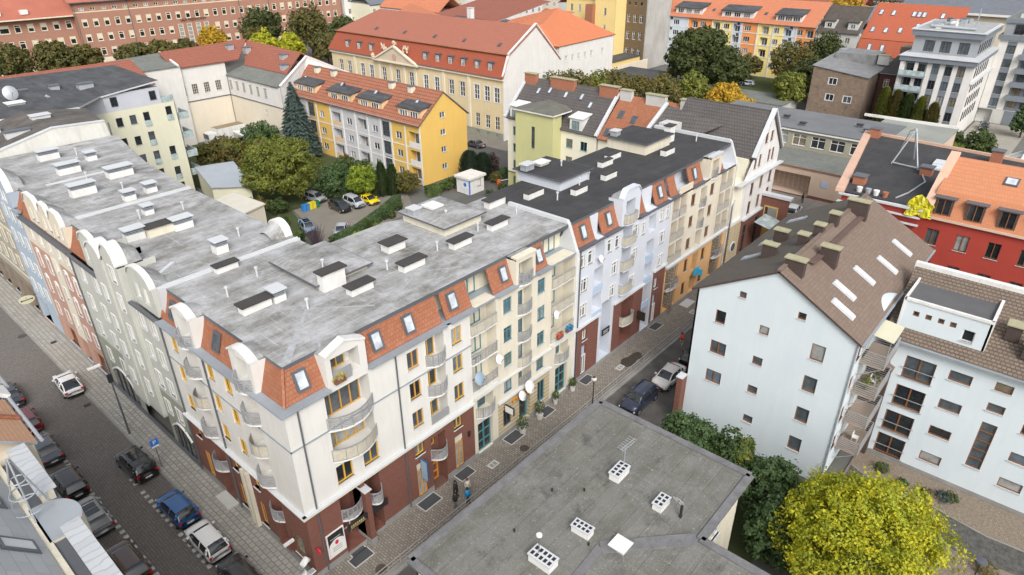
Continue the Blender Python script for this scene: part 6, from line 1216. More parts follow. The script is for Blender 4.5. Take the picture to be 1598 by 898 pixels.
# red house with black roof and orange mansard
RH2 = thing('red_house', (72, -20, 0), 'deep red house with an orange tiled mansard, boxed dormers and a black flat roof wing', 'house')
redr = mat('deep_red_render', (.36, .045, .03), var=.15, scale=.5); 
Wr2 = Wall(FY(62.5), RH2, -48, -11.9, 0, 13.0, [redr])
for k in range(8):
    y = -21.4 - 2.75 * k
    for z in (10.75, 7.3, 3.9): Wr2.win(y, z, 1.15, 1.7, f_brown, nv=1, nh=0, depth=.18, pane=RND.choice((g_dark, g_cur, g_mid)))
for y in (-14, -17): Wr2.win(y, 9.5, 1.15, 1.7, f_brown)
Wr2.build(); ff(RH2, 'wall', redr, 62.95, 84, -48, -12.2, 0, 12.8); fbox(FY(62.5), RH2, 'cornice', bg2, -48, -20.5, 0, .35, 12.75, 13.0)
flat_o = mat('fine_orange_tiles', (.50, .21, .105), .85, .15, kind='tile', axis='y', size=(.25, .22), mortar=(.38, .15, .075), msize=.02, col2=(.45, .185, .09), scale=.2)
b = MB(); b.slab([(62.2, -48, 13.0), (62.2, -20.6, 13.0), (63.2, -20.6, 15.6), (63.2, -48, 15.6)], (-.93, 0, .36), .2); b.slab([(63.2, -48, 15.6), (63.2, -20.6, 15.6), (69.3, -20.6, 17.6), (69.3, -48, 17.6)], (-.3, 0, .95), .2); b.slab([(69.3, -48, 17.6), (69.3, -20.6, 17.6), (70, -20.6, 14), (70, -48, 14)], (1, 0, .2), .1); RR3 = b.build('mansard_roof', flat_o, RH2)
for k in range(5):
    y = -21.7 - 2.75 * k; b = MB(); b.box(62.3, 63.3, y - .78, y - .7, 13.1, 15.1, 0); b.box(62.3, 63.3, y + .7, y + .78, 13.1, 15.1, 0); b.box(62.1, 63.6, y - 1.0, y + 1.0, 15.1, 15.18, 0); o = b.build('dormer', [dsteel, flat_o], RH2); win(FY(62.35), o, y, 14.2, 1.3, 1.7, f_brown, nv=1, depth=-.04, sill=False, pane=g_dark)
skylight(RR3, (66.5, -26.2, 16.75), (-.3, 0, .95), 1.1, 1.3, along=(0, 1, 0)); skylight(RR3, (66.5, -31, 16.75), (-.3, 0, .95), 1.1, 1.3, along=(0, 1, 0))
b = MB(); b.prism([(61.2, -20.3), (60.8, -12.0), (87, -7.4), (83.2, -48), (69.6, -48), (69.6, -20.3)], 13.7, 13.95, 1, 0); RBk = b.build('black_roof', [felt_b, zinc], RH2)
fl = mat('pink_beige_coping', (.58, .38, .28), .7, .12); b = MB(); b.bar((60.9, -12.0, 14.15), (86.8, -7.4, 14.15), .9, 0, .4); b.bar((61.5, -20.4, 14.1), (66, -20.4, 16.5), .9, 0, .3); b.bar((66, -20.4, 16.5), (69.6, -20.4, 17.9), .9, 0, .3); b.bar((87, -7.6, 14.1), (83.2, -48, 14.1), .35, 0, .35); b.build('parapet_coping', fl, RH2)
b = MB(); b.poly([(61.0, -12.3, 13.9), (61.0, -20.2, 13.9), (61.0, -20.2, 11.5), (61.0, -12.3, 11.5)]); b.build('front_wall', redr, RH2); b = MB(); b.box(60.6, 61.2, -20.2, -12.0, 13.75, 13.95); b.box(60.4, 60.8, -20.2, -12.0, 13.0, 13.1); b.box(60.4, 60.8, -20.2, -12.0, 12.2, 12.3); b.build('eave', lite, RH2)
for x, y, h in ((85.5, -8.6, 1.2), (65.0, -12.8, .9), (73, -17.7, .9), (82.6, -23, 1.6), (69.0, -21.1, 2.2)): chimney(RBk, x, y, 13.95, 1.2, 1.2, h, body=obr, cap='x', capm=dsteel)
b = MB(); b.box(75.2, 77.2, -18.8, -17.5, 14, 14.2); b.box(77.4, 79.4, -18.8, -17.4, 14, 14.2); b.build('roof_window', g_wht, RBk)
t = thing('roof_mast', (76, -14.8, 14), 'lattice aerial mast with cables lying across the black roof', 'antenna'); b = MB()
for q in ((74, -16.6), (74.5, -13.6), (78, -15.2)): b.tube([(*q, 14), (75.8, -15, 18.2)], .08, 6)
b.tube([(74, -16.6, 14.2), (74.5, -13.6, 14.2)], .09, 6); b.build('mast_legs', steel, t); b = MB(); b.tube([(75.8, -15, 18.2), (77, -14.2, 17.6), (79, -13.4, 15), (79.5, -13.2, 14)], .06, 6); b.build('cable', lite, t)
b = MB(); b.tube([(73.9, -16.9, 14.02), (70, -18.3, 14.02), (65, -17.8, 14.02), (62.5, -17.2, 14.02)], .09, 6); b.build('cable', steel, t)
for k, (y, c_) in enumerate(((-13.6, white2), (-14.5, steel), (-15.3, white2), (-16.2, obr))):
    t = thing('storage_bin', (62.2, y, 13.95), ('white', 'grey', 'second white', 'reddish')[k] + ' tub standing at the edge of the black roof', 'tub'); b = MB(); b.tube([(62.2, y, 13.95), (62.2, y, 14.5)], [.25, .32], 10); b.build('tub', c_, t)
t = thing('cover_sheet', (61.0, -20.3, 13.8), 'crumpled bright yellow plastic sheet tied over the corner of the red house roof', 'plastic sheet')
b = MB(); rr3 = random.Random(4); 
for k in range(9):
    b.poly([(60.6 + rr3.uniform(-.3, .4), -20.3 + .28 * (j - 1.5) * (1 + k * .08) + rr3.uniform(-.15, .15), 15.3 - k * .3 - (j in (0, 3)) * .2 + rr3.uniform(-.1, .1)) for j in range(4)])
g_ = []
n1, n2 = 9, 10
vv = [[(60.5 - .5 * sin(i * .7 + j) * .6 + .1 * rr3.random(), -21.2 + .26 * j + .2 * rr3.random(), 13.2 + 2.4 * i / n1 * (.6 + .4 * sin(j / n2 * pi)) + .15 * rr3.random()) for j in range(n2)] for i in range(n1)]
for i in range(n1 - 1):
    for j in range(n2 - 1): b.poly([vv[i][j], vv[i][j + 1], vv[i + 1][j + 1], vv[i + 1][j]])
b.v = b.v[36:]; b.f = [[q - 36 for q in f] for f in b.f[9:]]; b.m = b.m[9:]
b.build('sheet', mat('bright_yellow_plastic', (.62, .58, .03), .4, .3, scale=3, col2=(.42, .38, .02)), t)
# bare-brick house and its dark neighbour
BH = thing('brick_house', (155, 15, 0), 'weathered bare-brick house with white windows and a patched lean-to roof', 'house')
rough = mat('weathered_brick', (.26, .17, .115), .95, .35, kind='brick', size=(.5, .2), mortar=(.3, .25, .19), msize=.04, col2=(.15, .10, .075), scale=.8, fine=.35)
Wb2 = Wall(FY(147.5), BH, 9.2, 21, 0, 11.3, [rough]); Wb2.win(16.4, 8.4, 1.7, 1.4, f_white, trim=white2); Wb2.win(16.4, 4.9, 1.7, 1.4, f_white, trim=white2); Wb2.win(12.6, 4.9, 1.7, 1.4, f_white, trim=white2); Wb2.build(clip=[((147.5, 21, 11.3), (0, -.12, .99))])
ff(BH, 'wall', rough, 147.7, 170, 9.3, 21, 0, 10.0); poly_roof(BH, [(147.2, 9.0, 10.1), (147.2, 21.3, 11.5), (168, 22, 12.2), (168, 9, 10.9)], mat('patched_sheet_roof', (.23, .235, .24), .7, .35, scale=.8)); chimney(BH, 160, 10, 11, 1.2, 2.4, 2.0, body=conc, cap='x', capm=mossc); chimney(BH, 163, 20, 11.8, 2.5, 1.2, 1.2, body=steel, cap='x', capm=zinc); ff(BH, 'raised_roof', MATS['patched_sheet_roof'], 158, 166, 11.5, 20, 10.5, 13)
BN = thing('brick_house', (160, 4, 0), 'dark red brick house with arched windows squeezed beside the grey modern block', 'house')
Wn2 = Wall(FY(155), BN, 2, 9, 0, 10, [mat('sooty_brick', (.10, .04, .035), .9, .3)]); Wn2.grid((7.3, 4.7), (8.0, 4.4), 1.1, 1.8, f_white, nv=1, nh=1); Wn2.build(); ff(BN, 'wall', MATS['sooty_brick'], 155.2, 168, 2, 9, 0, 10); poly_roof(BN, [(154.6, 1.8, 10.1), (154.6, 9.2, 10.1), (168, 9.2, 12), (168, 1.8, 12)], mat('brown_felt2', (.06, .055, .052), .9, .2)); ff(BN, 'chimney_wall', conc, 168, 170, 1.5, 4, 8, 15)
b = MB(); b.prism([(168, 2), (168, 9), (172, 9), (172, 2)], 8, 14); b.build('rear_block', rough, BN)
# modern grey-white block
TW = thing('modern_apartment_block', (156, -4, 0), 'modern white block with grey window bands and set-back grey penthouse', 'apartment building')
gryb = mat('slate_grey_band', (.16, .185, .215), .6, .1); gryp = mat('mid_grey_panel', (.27, .29, .31), .6, .1)
Wt2 = Wall(FY(146), TW, -9.5, 3.4, -.1, 15.0, [hall_w, gryb], zones=[(a, a + 1.35, -.1, 14.9, 1) for a in (-8.15, -5.95, -3.65)] + [(-1.4, 2.6, -.1, 14.9, 1)])
for y in (-7.45, -5.25, -2.95): Wt2.grid((y,), (13.3, 10.4, 7.55, 4.6, 1.7), 1.2, 1.75, f_dark, nv=1, pane=None)
Wt2.grid((-.5, 1.6), (13.2, 10.4, 7.5, 4.6), 1.3, 2.0, f_dark, nv=1, pane=g_dark); Wt2.build()
for z in (12.0, 9.1, 6.2, 3.3): b = MB(); b.box(144.6, 146, -1.5, 3.3, z - .35, z); o = b.build('balcony', gryb, TW); b = MB(); b.box(144.6, 144.66, -1.5, 3.3, z, z + 1.0); b.build('balcony_guard', g_frost, o)
for y in (.5, 3.2): ff(TW, 'column', hall_w, 145.6, 146.05, y - .3, y + .3, 0, 14.5)
ff(TW, 'wall', hall_w, 146.4, 168, -9.5, 3.4, -.1, 14.9); ff(TW, 'cornice', gryb, 145.2, 168, -9.9, 3.8, 14.7, 15.6); ff(TW, 'cornice_edge', lite, 145.0, 168, -10.1, 4.0, 15.6, 15.7)
Wt3 = Wall(FY(150), TW, -8.6, 3.0, 15.6, 19.2, [gryp], name='penthouse_wall'); Wt3.grid((0, -2.95, -6.2), (17.2,), 1.9, 2.2, f_dark, nv=2, pane=g_mid); Wt3.build()
ff(TW, 'penthouse', gryp, 150.4, 168, -8.6, 3.0, 15.6, 19.1); b = MB(); b.box(149.3, 168.5, -9.3, 3.6, 19.1, 20.2, 0); b.box(149.1, 168.7, -9.5, 3.8, 20.2, 20.35, 1); b.box(150.0, 168, -8.8, 3.0, 20.35, 20.4, 2); RTW = b.build('roof', [gryb, lite, mat('light_grey_deck', (.33, .34, .34), .8, .2)], TW)
rr4 = random.Random(9)
for k in range(16): x, y = rr4.uniform(152, 166), rr4.uniform(-4, 2.4); b = MB(); s_ = rr4.uniform(.5, 1.3); b.box(x - s_, x + s_, y - .5, y + .5, 20.4, 20.9 + rr4.uniform(0, .7)); b.build('roof_plant', rr4.choice((steel, lite, white2, dsteel)), RTW)
b = MB(); b.tube([(152, -7, 20.7), (152, 1, 20.8)], .3, 8); b.tube([(158, -6, 20.4), (158, -6, 24)], .1, 6); b.build('duct', steel, RTW)
ff(TW, 'side_frame', lite, 146.2, 168, -10.0, -9.55, 11.2, 11.4)
for k in range(8):
    for z in (17.2, 13.2, 10.4, 7.5, 4.6): win(FX(-9.5 if z < 15 else -8.6), TW, 148.5 + 2.4 * k + (3 if z > 15 else 0), z, .8, 1.9, f_dark, nv=0, depth=-.05, pane=g_mid) if k < 6 else None
WG = thing('modern_apartment_block', (175, -20, 0), 'wing of the modern block with tall white piers and grey balconies over a garage door', 'apartment building')
Wt4 = Wall(FY(168), WG, -36, -9.6, -.1, 17.5, [hall_w, gryb, conc], zones=[(-12.9, -11.2, 3, 17, 1), (-19, -14.2, 3, 17, 1), (-26, -21, 3, 17, 1), (-36, -9.6, -.1, 3.0, 2)])
Wt4.grid((-12.05, -15.4, -17.6, -22, -24.5), (15.4, 12.6, 9.8, 7.0, 4.4), 1.5, 1.7, f_dark, nv=1); Wt4.hole(-11.0, 1.4, 2.8, 2.8, 1.2, 2); Wt4.build(); fbox(FY(168), WG, 'garage_door', gryb, -18.3, -14.6, 0, .06, -.1, 2.9)
for z in (11.2, 8.4, 5.6, 14.0): ff(WG, 'balcony', gryb, 166.6, 168, -19.2, -14.0, z - .3, z + .7)
ff(WG, 'wall', hall_w, 169.4, 190, -36, -9.7, -.1, 17.3); b = MB(); b.box(167.5, 190, -36, -9.2, 17.3, 18.2, 0); b.box(168.5, 190, -36, -9.8, 18.2, 20.6, 1); b.box(168.2, 190, -36, -9.5, 20.6, 21.4, 0); b.box(168.6, 190, -36, -9.9, 21.4, 21.45, 2); RWG = b.build('roof', [gryb, gryp, felt_g], WG)
for y in (-12.5, -17, -22): win(FY(168.5), WG, y, 19.4, 1.8, 1.9, f_dark, nv=1, depth=-.05, sill=False, pane=g_dark)
for k in range(7): b = MB(); b.box(171 + k * 1.3, 171.8 + k * 1.3, -12.5 - (k % 3), -11.6 - (k % 3), 21.45, 22.2); b.build('roof_plant', (lite, steel)[k % 2], RWG)
t = thing('greenhouse_frame', (120, -19, 0), 'white glazed lean-to with slanting frames at the right edge behind the orange roof', 'structure'); b = MB(); b.slab([(112, -23.5, 6), (124, -23.5, 6), (124, -19.5, 3.5), (112, -19.5, 3.5)], (0, .5, .8), .1, 0); b.build('glass_roof', g_frost, t)
for x in (112, 116, 120, 124): b = MB(); b.bar((x, -23.5, 6.1), (x, -19.4, 3.6), .25); b.bar((x, -19.4, 3.6), (x, -19.4, 0), .25); b.build('frame', white2, t)
ff(t, 'wall', hall_w, 110, 126, -24.5, -23.5, 0, 7)
# orange / yellow long block
OB = thing('apartment_building', (190, 58, 0), 'long orange, yellow and pale blue block with an orange roof and wide white dormers', 'apartment building')
obo = mat('orange_panel_render', (.68, .27, .09), var=.06); oby = mat('yellow_panel_render', (.74, .6, .24), var=.05); obb = mat('blue_grey_panel_render', (.5, .56, .62), var=.05)
zs_ = []; y = 34.5
segs = [(34.5, 39.5, 0), (39.5, 42.9, 2), (42.9, 46.0, 1), (46.0, 50.5, 1), (50.5, 55, 0), (55, 58, 2), (58, 61.0, 1), (61, 64.5, 1), (64.5, 68.5, 0), (68.5, 72.5, 0), (72.5, 80, 2)]
Wo = Wall(FY(185), OB, 34.5, 80, -.1, 14.4, [obb, obo, oby], zones=[(a, c, 0, 14.4, {0: 1, 1: 2, 2: 0}[m_]) for a, c, m_ in segs])
for z in (12.7, 9.7, 6.5, 3.4):
    for y in (37.8, 44.3, 52.6, 59.2, 66.6, 75.5): Wo.win(y + 1, z, 1.9, 1.4, f_white, nv=2); 
    for y in (36, 42, 48.4, 57.0, 63.2, 70.4): Wo.loggia(y, z - .2, 2.2, 2.2, 1.0, 0, door=f_white, dw=1.6, dh=1.8)
    for y in (40.9, 56.4 - .1, 78): Wo.win(y + .2, z + 1.0, 1.0, .9, f_white, nv=0)
Wo.build(); 
for y in (39.5, 46.0, 50.5, 58, 61, 64.5, 72.5): fbox(FY(185), OB, 'pilaster', hall_w, y - .15, y + .15, -.02, .15, 0, 14.3)
for z in (11.4, 8.3, 5.1): fbox(FY(185), OB, 'floor_band', hall_w, 34.5, 80, -.02, .1, z, z + .2)
poly_roof(OB, [(184.3, 34.3, 14.4), (184.3, 82, 14.4), (194, 82, 20.0), (194, 34.3, 20.0)], orat); ff(OB, 'wall', obb, 186.3, 198, 34.5, 80, 0, 14.3)
for yc, hw in ((73, 4.4), (57.5, 4.8), (42.5, 3.6)):
    b = MB(); b.box(185.8, 190, yc - hw, yc + hw, 14.9, 17.0, 0); b.slab([(185.2, yc - hw - .3, 17.0), (185.2, yc + hw + .3, 17.0), (190.5, yc + hw + .3, 18.2), (190.5, yc - hw - .3, 18.2)], (-.2, 0, 1), .2, 1); o = b.build('dormer', [hall_w, felt_n], OB)
    for dy in (-hw * .6, 0, hw * .6): win(FY(185.8), o, yc + dy, 16.0, 1.9, 1.2, f_white, nv=2, depth=-.05, sill=False)
for y in (78, 66, 50): skylight(OB, (188, y, 16.6), (-.5, 0, .87), .8, 1.0, along=(0, 1, 0), pm=g_mid)
# grey house + red skylight house further right
G2 = thing('apartment_building', (192, 29, 0), 'pale grey house with brown-black roof right of the orange and yellow block', 'apartment building')
Wg4 = Wall(FY(186), G2, 23.6, 34.5, 0, 13.4, [mat('pale_grey_render', (.5, .5, .48), var=.08)]); 
for z in (11.6, 8.6, 5.6): Wg4.loggia(31.5, z - .3, 2.6, 1.8, 1.0, 0); Wg4.win(26.2, z, 1.2, 1.5, f_white)
Wg4.build(); ff(G2, 'wall', MATS['pale_grey_render'], 187.3, 198, 23.6, 34.5, 0, 13.2); poly_roof(G2, [(185.4, 23.4, 13.5), (185.4, 34.5, 13.5), (194, 34.5, 19.5), (194, 23.4, 19.5)], mat('brown_black_tiles', (.085, .07, .06), .85, .35, scale=1))
for yc in (31.6, 25.6): 
    b = MB(); b.box(186.6, 190, yc - 1.3, yc + 1.3, 13.8, 16.3, 0); b.slab([(186.2, yc - 1.7, 16.3), (186.2, yc + 1.7, 16.3), (190.6, yc + .4, 18), (190.6, yc - .4, 18)], (-.3, 0, 1), .15, 1); o = b.build('dormer', [MATS['pale_grey_render'], MATS['brown_black_tiles']], G2); win(FY(186.6), o, yc, 15.2, 1.2, 1.1, f_white, nv=1, depth=-.05, sill=False)
R3 = thing('red_roofed_house', (192, 14, 0), 'house with a huge bright red tiled roof dotted with skylights behind the brick house', 'house')
ff(R3, 'wall', MATS['ochre_render'], 186, 200, 2, 23.4, 0, 8.4); b = MB(); b.slab([(185.5, 2, 8.6), (185.5, 23.4, 8.6), (187.5, 23.4, 12.6), (187.5, 2, 12.6)], (-.9, 0, .45), .2); b.slab([(187.3, 2, 12.5), (187.3, 23.4, 12.5), (197, 23.4, 20.5), (197, 2, 20.5)], (-.63, 0, .77), .2); rr5 = b.build('roof', mat('bright_red_tiles', (.40, .10, .05), .85, .2, kind='tile', axis='y', size=(.35, .3), mortar=(.24, .06, .03), msize=.02, col2=(.34, .09, .045), scale=.2), R3)
for y, z in ((21.5, 14.5), (18.3, 14.5), (15.0, 14.7), (21.5, 18.3), (18.5, 18.3), (13.6, 18.3), (12.4, 18.3), (11.2, 18.3), (7, 18.3), (8.4, 14.7), (7.2, 14.7), (11.5, 15.8)): skylight(rr5, (187.3 + (z - 12.5) * 1.21, y, z + .05), (-.63, 0, .77), .9, 1.7, along=(0, 1, 0))
for y in (20.5, 17.4): skylight(rr5, (186.4, y, 10.6), (-.9, 0, .45), .9, 1.6, along=(0, 1, 0))
for y in (18, 14.5): win(FY(186), R3, y, 6.8, 1.1, 1.3, f_white, depth=-.05)
# tall brown tenement with bare firewall, yellow neighbour
BT = thing('tenement_house', (178, 85, 0), 'tall soot-brown tenement with white windows and a blank whitewashed firewall', 'house')
sbr = mat('sooty_yellow_brick', (.17, .12, .065), .95, .3, kind='brick', size=(.5, .3), mortar=(.11, .085, .05), msize=.03, col2=(.13, .09, .05), scale=.4); fw_m = mat('patchy_whitewash', (.48, .48, .46), .95, .3, scale=.18, col2=(.36, .36, .34), stain=(.3, .29, .27), fine=.2)
Wb3 = Wall(FY(171), BT, 79, 92, 0, 22, [sbr]); Wb3.grid((80.6, 82.7, 84.9, 88.0), (14.5, 9.7, 5.0), 1.1, 2.2, f_white, nv=1, nh=1, pane=g_dark); Wb3.grid((90.7,), (14.5, 9.7, 5.0), 1.9, 2.6, f_white, nv=2, nh=1, pane=g_dark); Wb3.grid((80.8, 82.8, 84.9, 87.5, 89.8, 91.3), (18.6,), .8, 1.0, f_brown, nv=0, pane=g_dark); Wb3.build()
ff(BT, 'firewall', fw_m, 171.05, 184.8, 78.6, 79.0, 0, 24); ff(BT, 'wall', sbr, 171.3, 184, 79.1, 91.9, 0, 21.8); poly_roof(BT, [(170.6, 78.8, 21.9), (170.6, 92, 21.9), (178, 92, 24), (178, 78.8, 24)], felt_n)
fbox(FY(171), BT, 'string_course', fw_m, 79, 92, 0, .15, 2.2, 2.5)
YT = thing('tenement_house', (162, 95, 0), 'tall plain yellow tenement with an orange brick chimney shaft beside the brown one', 'house')
yl2 = mat('tenement_yellow', (.72, .56, .24), var=.06); Wy2 = Wall(FY(165), YT, 86, 93.2, 0, 21, [yl2]); Wy2.grid((89.5,), (16.5, 11.8, 7, 2.6), .9, 2.0, f_white, nv=0, nh=1); Wy2.build(); ff(YT, 'wall', yl2, 165.4, 171, 86, 93.2, 0, 21)
Wy2 = Wall(FY(168), YT, 93.2, 106, 0, 19.5, [yl2]); Wy2.grid((97, 101, 104), (16.6, 12.2, 8), 1.0, 2.0, f_white, nv=1); Wy2.build(); ff(YT, 'shaft', obr, 163.5, 165.2, 93, 95.6, 0, 18.3); ff(YT, 'wall', yl2, 168.4, 180, 93.2, 106, 0, 19.4); poly_roof(YT, [(164.5, 85.5, 21), (164.5, 93.4, 21), (174, 93.4, 23), (174, 85.5, 23)], mat('grey_green_sheet', (.2, .23, .23), .6, .2)); poly_roof(YT, [(167.5, 93.2, 19.6), (167.5, 107, 19.6), (176, 107, 22), (176, 93.2, 22)], MATS['grey_green_sheet'])
YW = thing('yard_annex', (160, 84, 0), 'low yellow yard annex with a dark flat roof below the brown tenement', 'building'); ff(YW, 'wall', yl2, 153, 171, 80, 86, 0, 4.2); ff(YW, 'roof', felt_n, 152.6, 171, 79.7, 86.4, 4.2, 4.4); ff(YW, 'yard_wall', hall_c, 140, 171, 77.2, 77.6, 0, 3.6)
for y in (82, 84.5): win(FY(153), YW, y, 2.2, 1.0, 1.3, f_white, depth=-.05)
# garages
for k, (x0, x1, y0, y1, h, l) in enumerate(((143, 158, 60, 75, 3.2, 'long grey-roofed shed below the whitewashed firewall'), (122, 131, 53, 64, 3.0, 'small pale-roofed shed behind the ridge chimneys'), (140, 150, 24, 52, 3.2, 'long low garage row with a grey felt roof and seams behind the golden tree'), (124, 133, 24, 46, 3.4, 'low grey-roofed shed in front of the garage row'), (126, 134, 12, 23, 3.6, 'shed with grey barrel roof left of the brick house'))):
    t = thing('garage_row', ((x0 + x1) / 2, (y0 + y1) / 2, 0), l, 'shed'); ff(t, 'wall', conc, x0, x1, y0, y1, 0, h); ff(t, 'roof', (felt_g, felt_n)[k == 0], x0 - .3, x1 + .3, y0 - .3, y1 + .3, h, h + .2)
    for q in range(int((y1 - y0) / 3)): fbox(FY(x0), t, 'garage_door', hall_w if q % 3 else dsteel, y0 + .4 + q * 3, y0 + 2.8 + q * 3, .01, .06, 0, 2.3)
# court house
CT = thing('courthouse', (62.5, 212.9, 0), 'very long red-brick courthouse with rows of cream-framed windows and dark lettering over tall windows', 'courthouse')
ca = radians(-4); CF = Face(62.5, 212.9, cos(ca), sin(ca), sin(ca), -cos(ca))
cbr = mat('courthouse_brick', (.33, .165, .115), .9, .18, kind='brick', size=(.6, .25), mortar=(.38, .24, .18), msize=.02, col2=(.29, .145, .10), scale=.15); cst = mat('courthouse_stone', (.62, .56, .42), var=.08)
Wc5 = Wall(CF, CT, 0, 93, 0, 19.5, [cbr, cst], zones=[(0, 93, 0, 3.3, 1), (0, 93, 16.6, 16.9, 1)])
for k in range(29):
    s = 2.5 + 3.13 * k
    for z in (13.6, 9.3, 5.1):
        if 29 < s < 41 and z < 12: continue
        Wc5.win(s, z, 1.6, 2.3, cst, nv=0, nh=1, pane=g_dark, depth=.1, fw=.22, blind=True)
    if k % 2 == 0: Wc5.win(s, 1.6, 1.5, 2.2, cst, nv=0, pane=g_dark, fw=.2)
    Wc5.win(s, 17.6, 1.4, .9, cst if k % 3 else f_white, nv=1, pane=g_dark if k % 2 else g_cur, fw=.12, sill=False)
for s in (30.7, 33.6, 36.6, 39.4): Wc5.win(s, 7.8, 1.7, 6.2, cst, nv=0, nh=4, pane=g_cur, depth=.1, fw=.2)
Wc5.build()
text(CT, 'SĄD REJONOWY', CF.P(35.3, .15, 12.0), ca, 1.15, mat('bronze_letters', (.09, .05, .03)), ext=.06)
Wc6 = Wall(CF, CT, -60, 0, 0, 16.2, [cbr, cst], d=-1.5, zones=[(-60, 0, 0, 3.3, 1)])
for k in range(17):
    s = -1.6 - 3.35 * k
    for z in (13.5, 9.0, 5.0): Wc6.win(s, z, 1.7 if k != 5 else 2.6, 2.3, cst, nv=0, nh=1, pane=g_dark, depth=.1, fw=.22, blind=True)
Wc6.build()
def cfslab(pts, nm, m, t_=.25): b = MB(CF.P); b.poly(pts); b.poly([(p[0], p[1] - .01, p[2] - t_) for p in pts]); return b.build(nm, m, CT)
cfslab([(-60, .2, 16.2), (0, .2, 16.2), (0, -9, 22.5), (-60, -9, 22.5)], 'roof', mat('courthouse_roof', (.36, .12, .08), .85, .2, scale=.2)); cfslab([(-1, .8, 19.6), (95, .8, 19.6), (95, -9, 26), (-1, -9, 26)], 'roof', MATS['courthouse_roof'])
fbox(CF, CT, 'gutter', cst, -60, -.2, -.2, .7, 15.9, 16.2); fbox(CF, CT, 'gutter', dsteel, -1, 94, .4, 1.0, 19.4, 19.65); fbox(CF, CT, 'wall', cbr, 0, .2, -9, 0, 0, 19.4); fbox(CF, CT, 'wall', cbr, 92.8, 93, -14, 0, 0, 19.4)
for s in (.5, 15.8, 52, 63): pipe(CF, CT, s, 3, 19.3, r=.1)
for s in (-19, -12.2): b = MB(CF.P); b.box(s - 1, s + 1, -2.2, -.9, 17.3, 18.5); b.build('eyebrow_dormer', white2, CT)
WB = thing('office_building', (175, 206, 0), 'white office building with regular small windows next to the courthouse', 'building')
Ww = Wall(CF, WB, 94, 150, 0, 21, [hall_w], d=.5); 
for k in range(17): Ww.grid((96.5 + 3.2 * k,), (5, 9.5, 13.8, 18), 1.3, 1.9, f_white, nv=1, nh=1, pane=g_dark if k % 3 else g_mid)
Ww.build(); fbox(CF, WB, 'wall', hall_w, 94, 94.2, -14, .5, 0, 21)
# roofs behind the palace
for k, (pts, m_, l) in enumerate((([(112, 118, 12), (128, 151, 12), (138, 145, 17.5), (120, 110, 17.5)], orat, 'long orange roof running behind the palace'), ([(128, 110, 13), (134, 140, 13), (160, 128, 20), (150, 98, 20)], redt, 'broad dark red tiled roof behind the palace'), ([(119, 100, 15.5), (124, 120, 15.5), (132, 118, 16.5), (128, 98, 16.5)], felt_n, 'dark flat roof with white walls wedged behind the palace'), ([(135, 92, 12), (138, 104, 12), (150, 100, 18), (148, 88, 18)], orat, 'orange roof behind the annex'))):
    t = thing('roofed_building', (pts[0][0], pts[0][1], 0), l, 'building'); poly_roof(t, pts, m_); b = MB(); q = [(p[0], p[1]) for p in pts]; b.prism(q, 0, min(p[2] for p in pts) - .3); b.build('wall', hall_w, t)
    if k == 2: chimney(t, 127, 108, 16.3, 1.4, 1.4, 3.2, body=white2, cap='x', capm=lite)
    if k == 1: skylight(t, (137, 118, 15.6), (-.25, -.05, .95), 1.2, 1.4, along=(0, 1, 0), pm=g_mid)
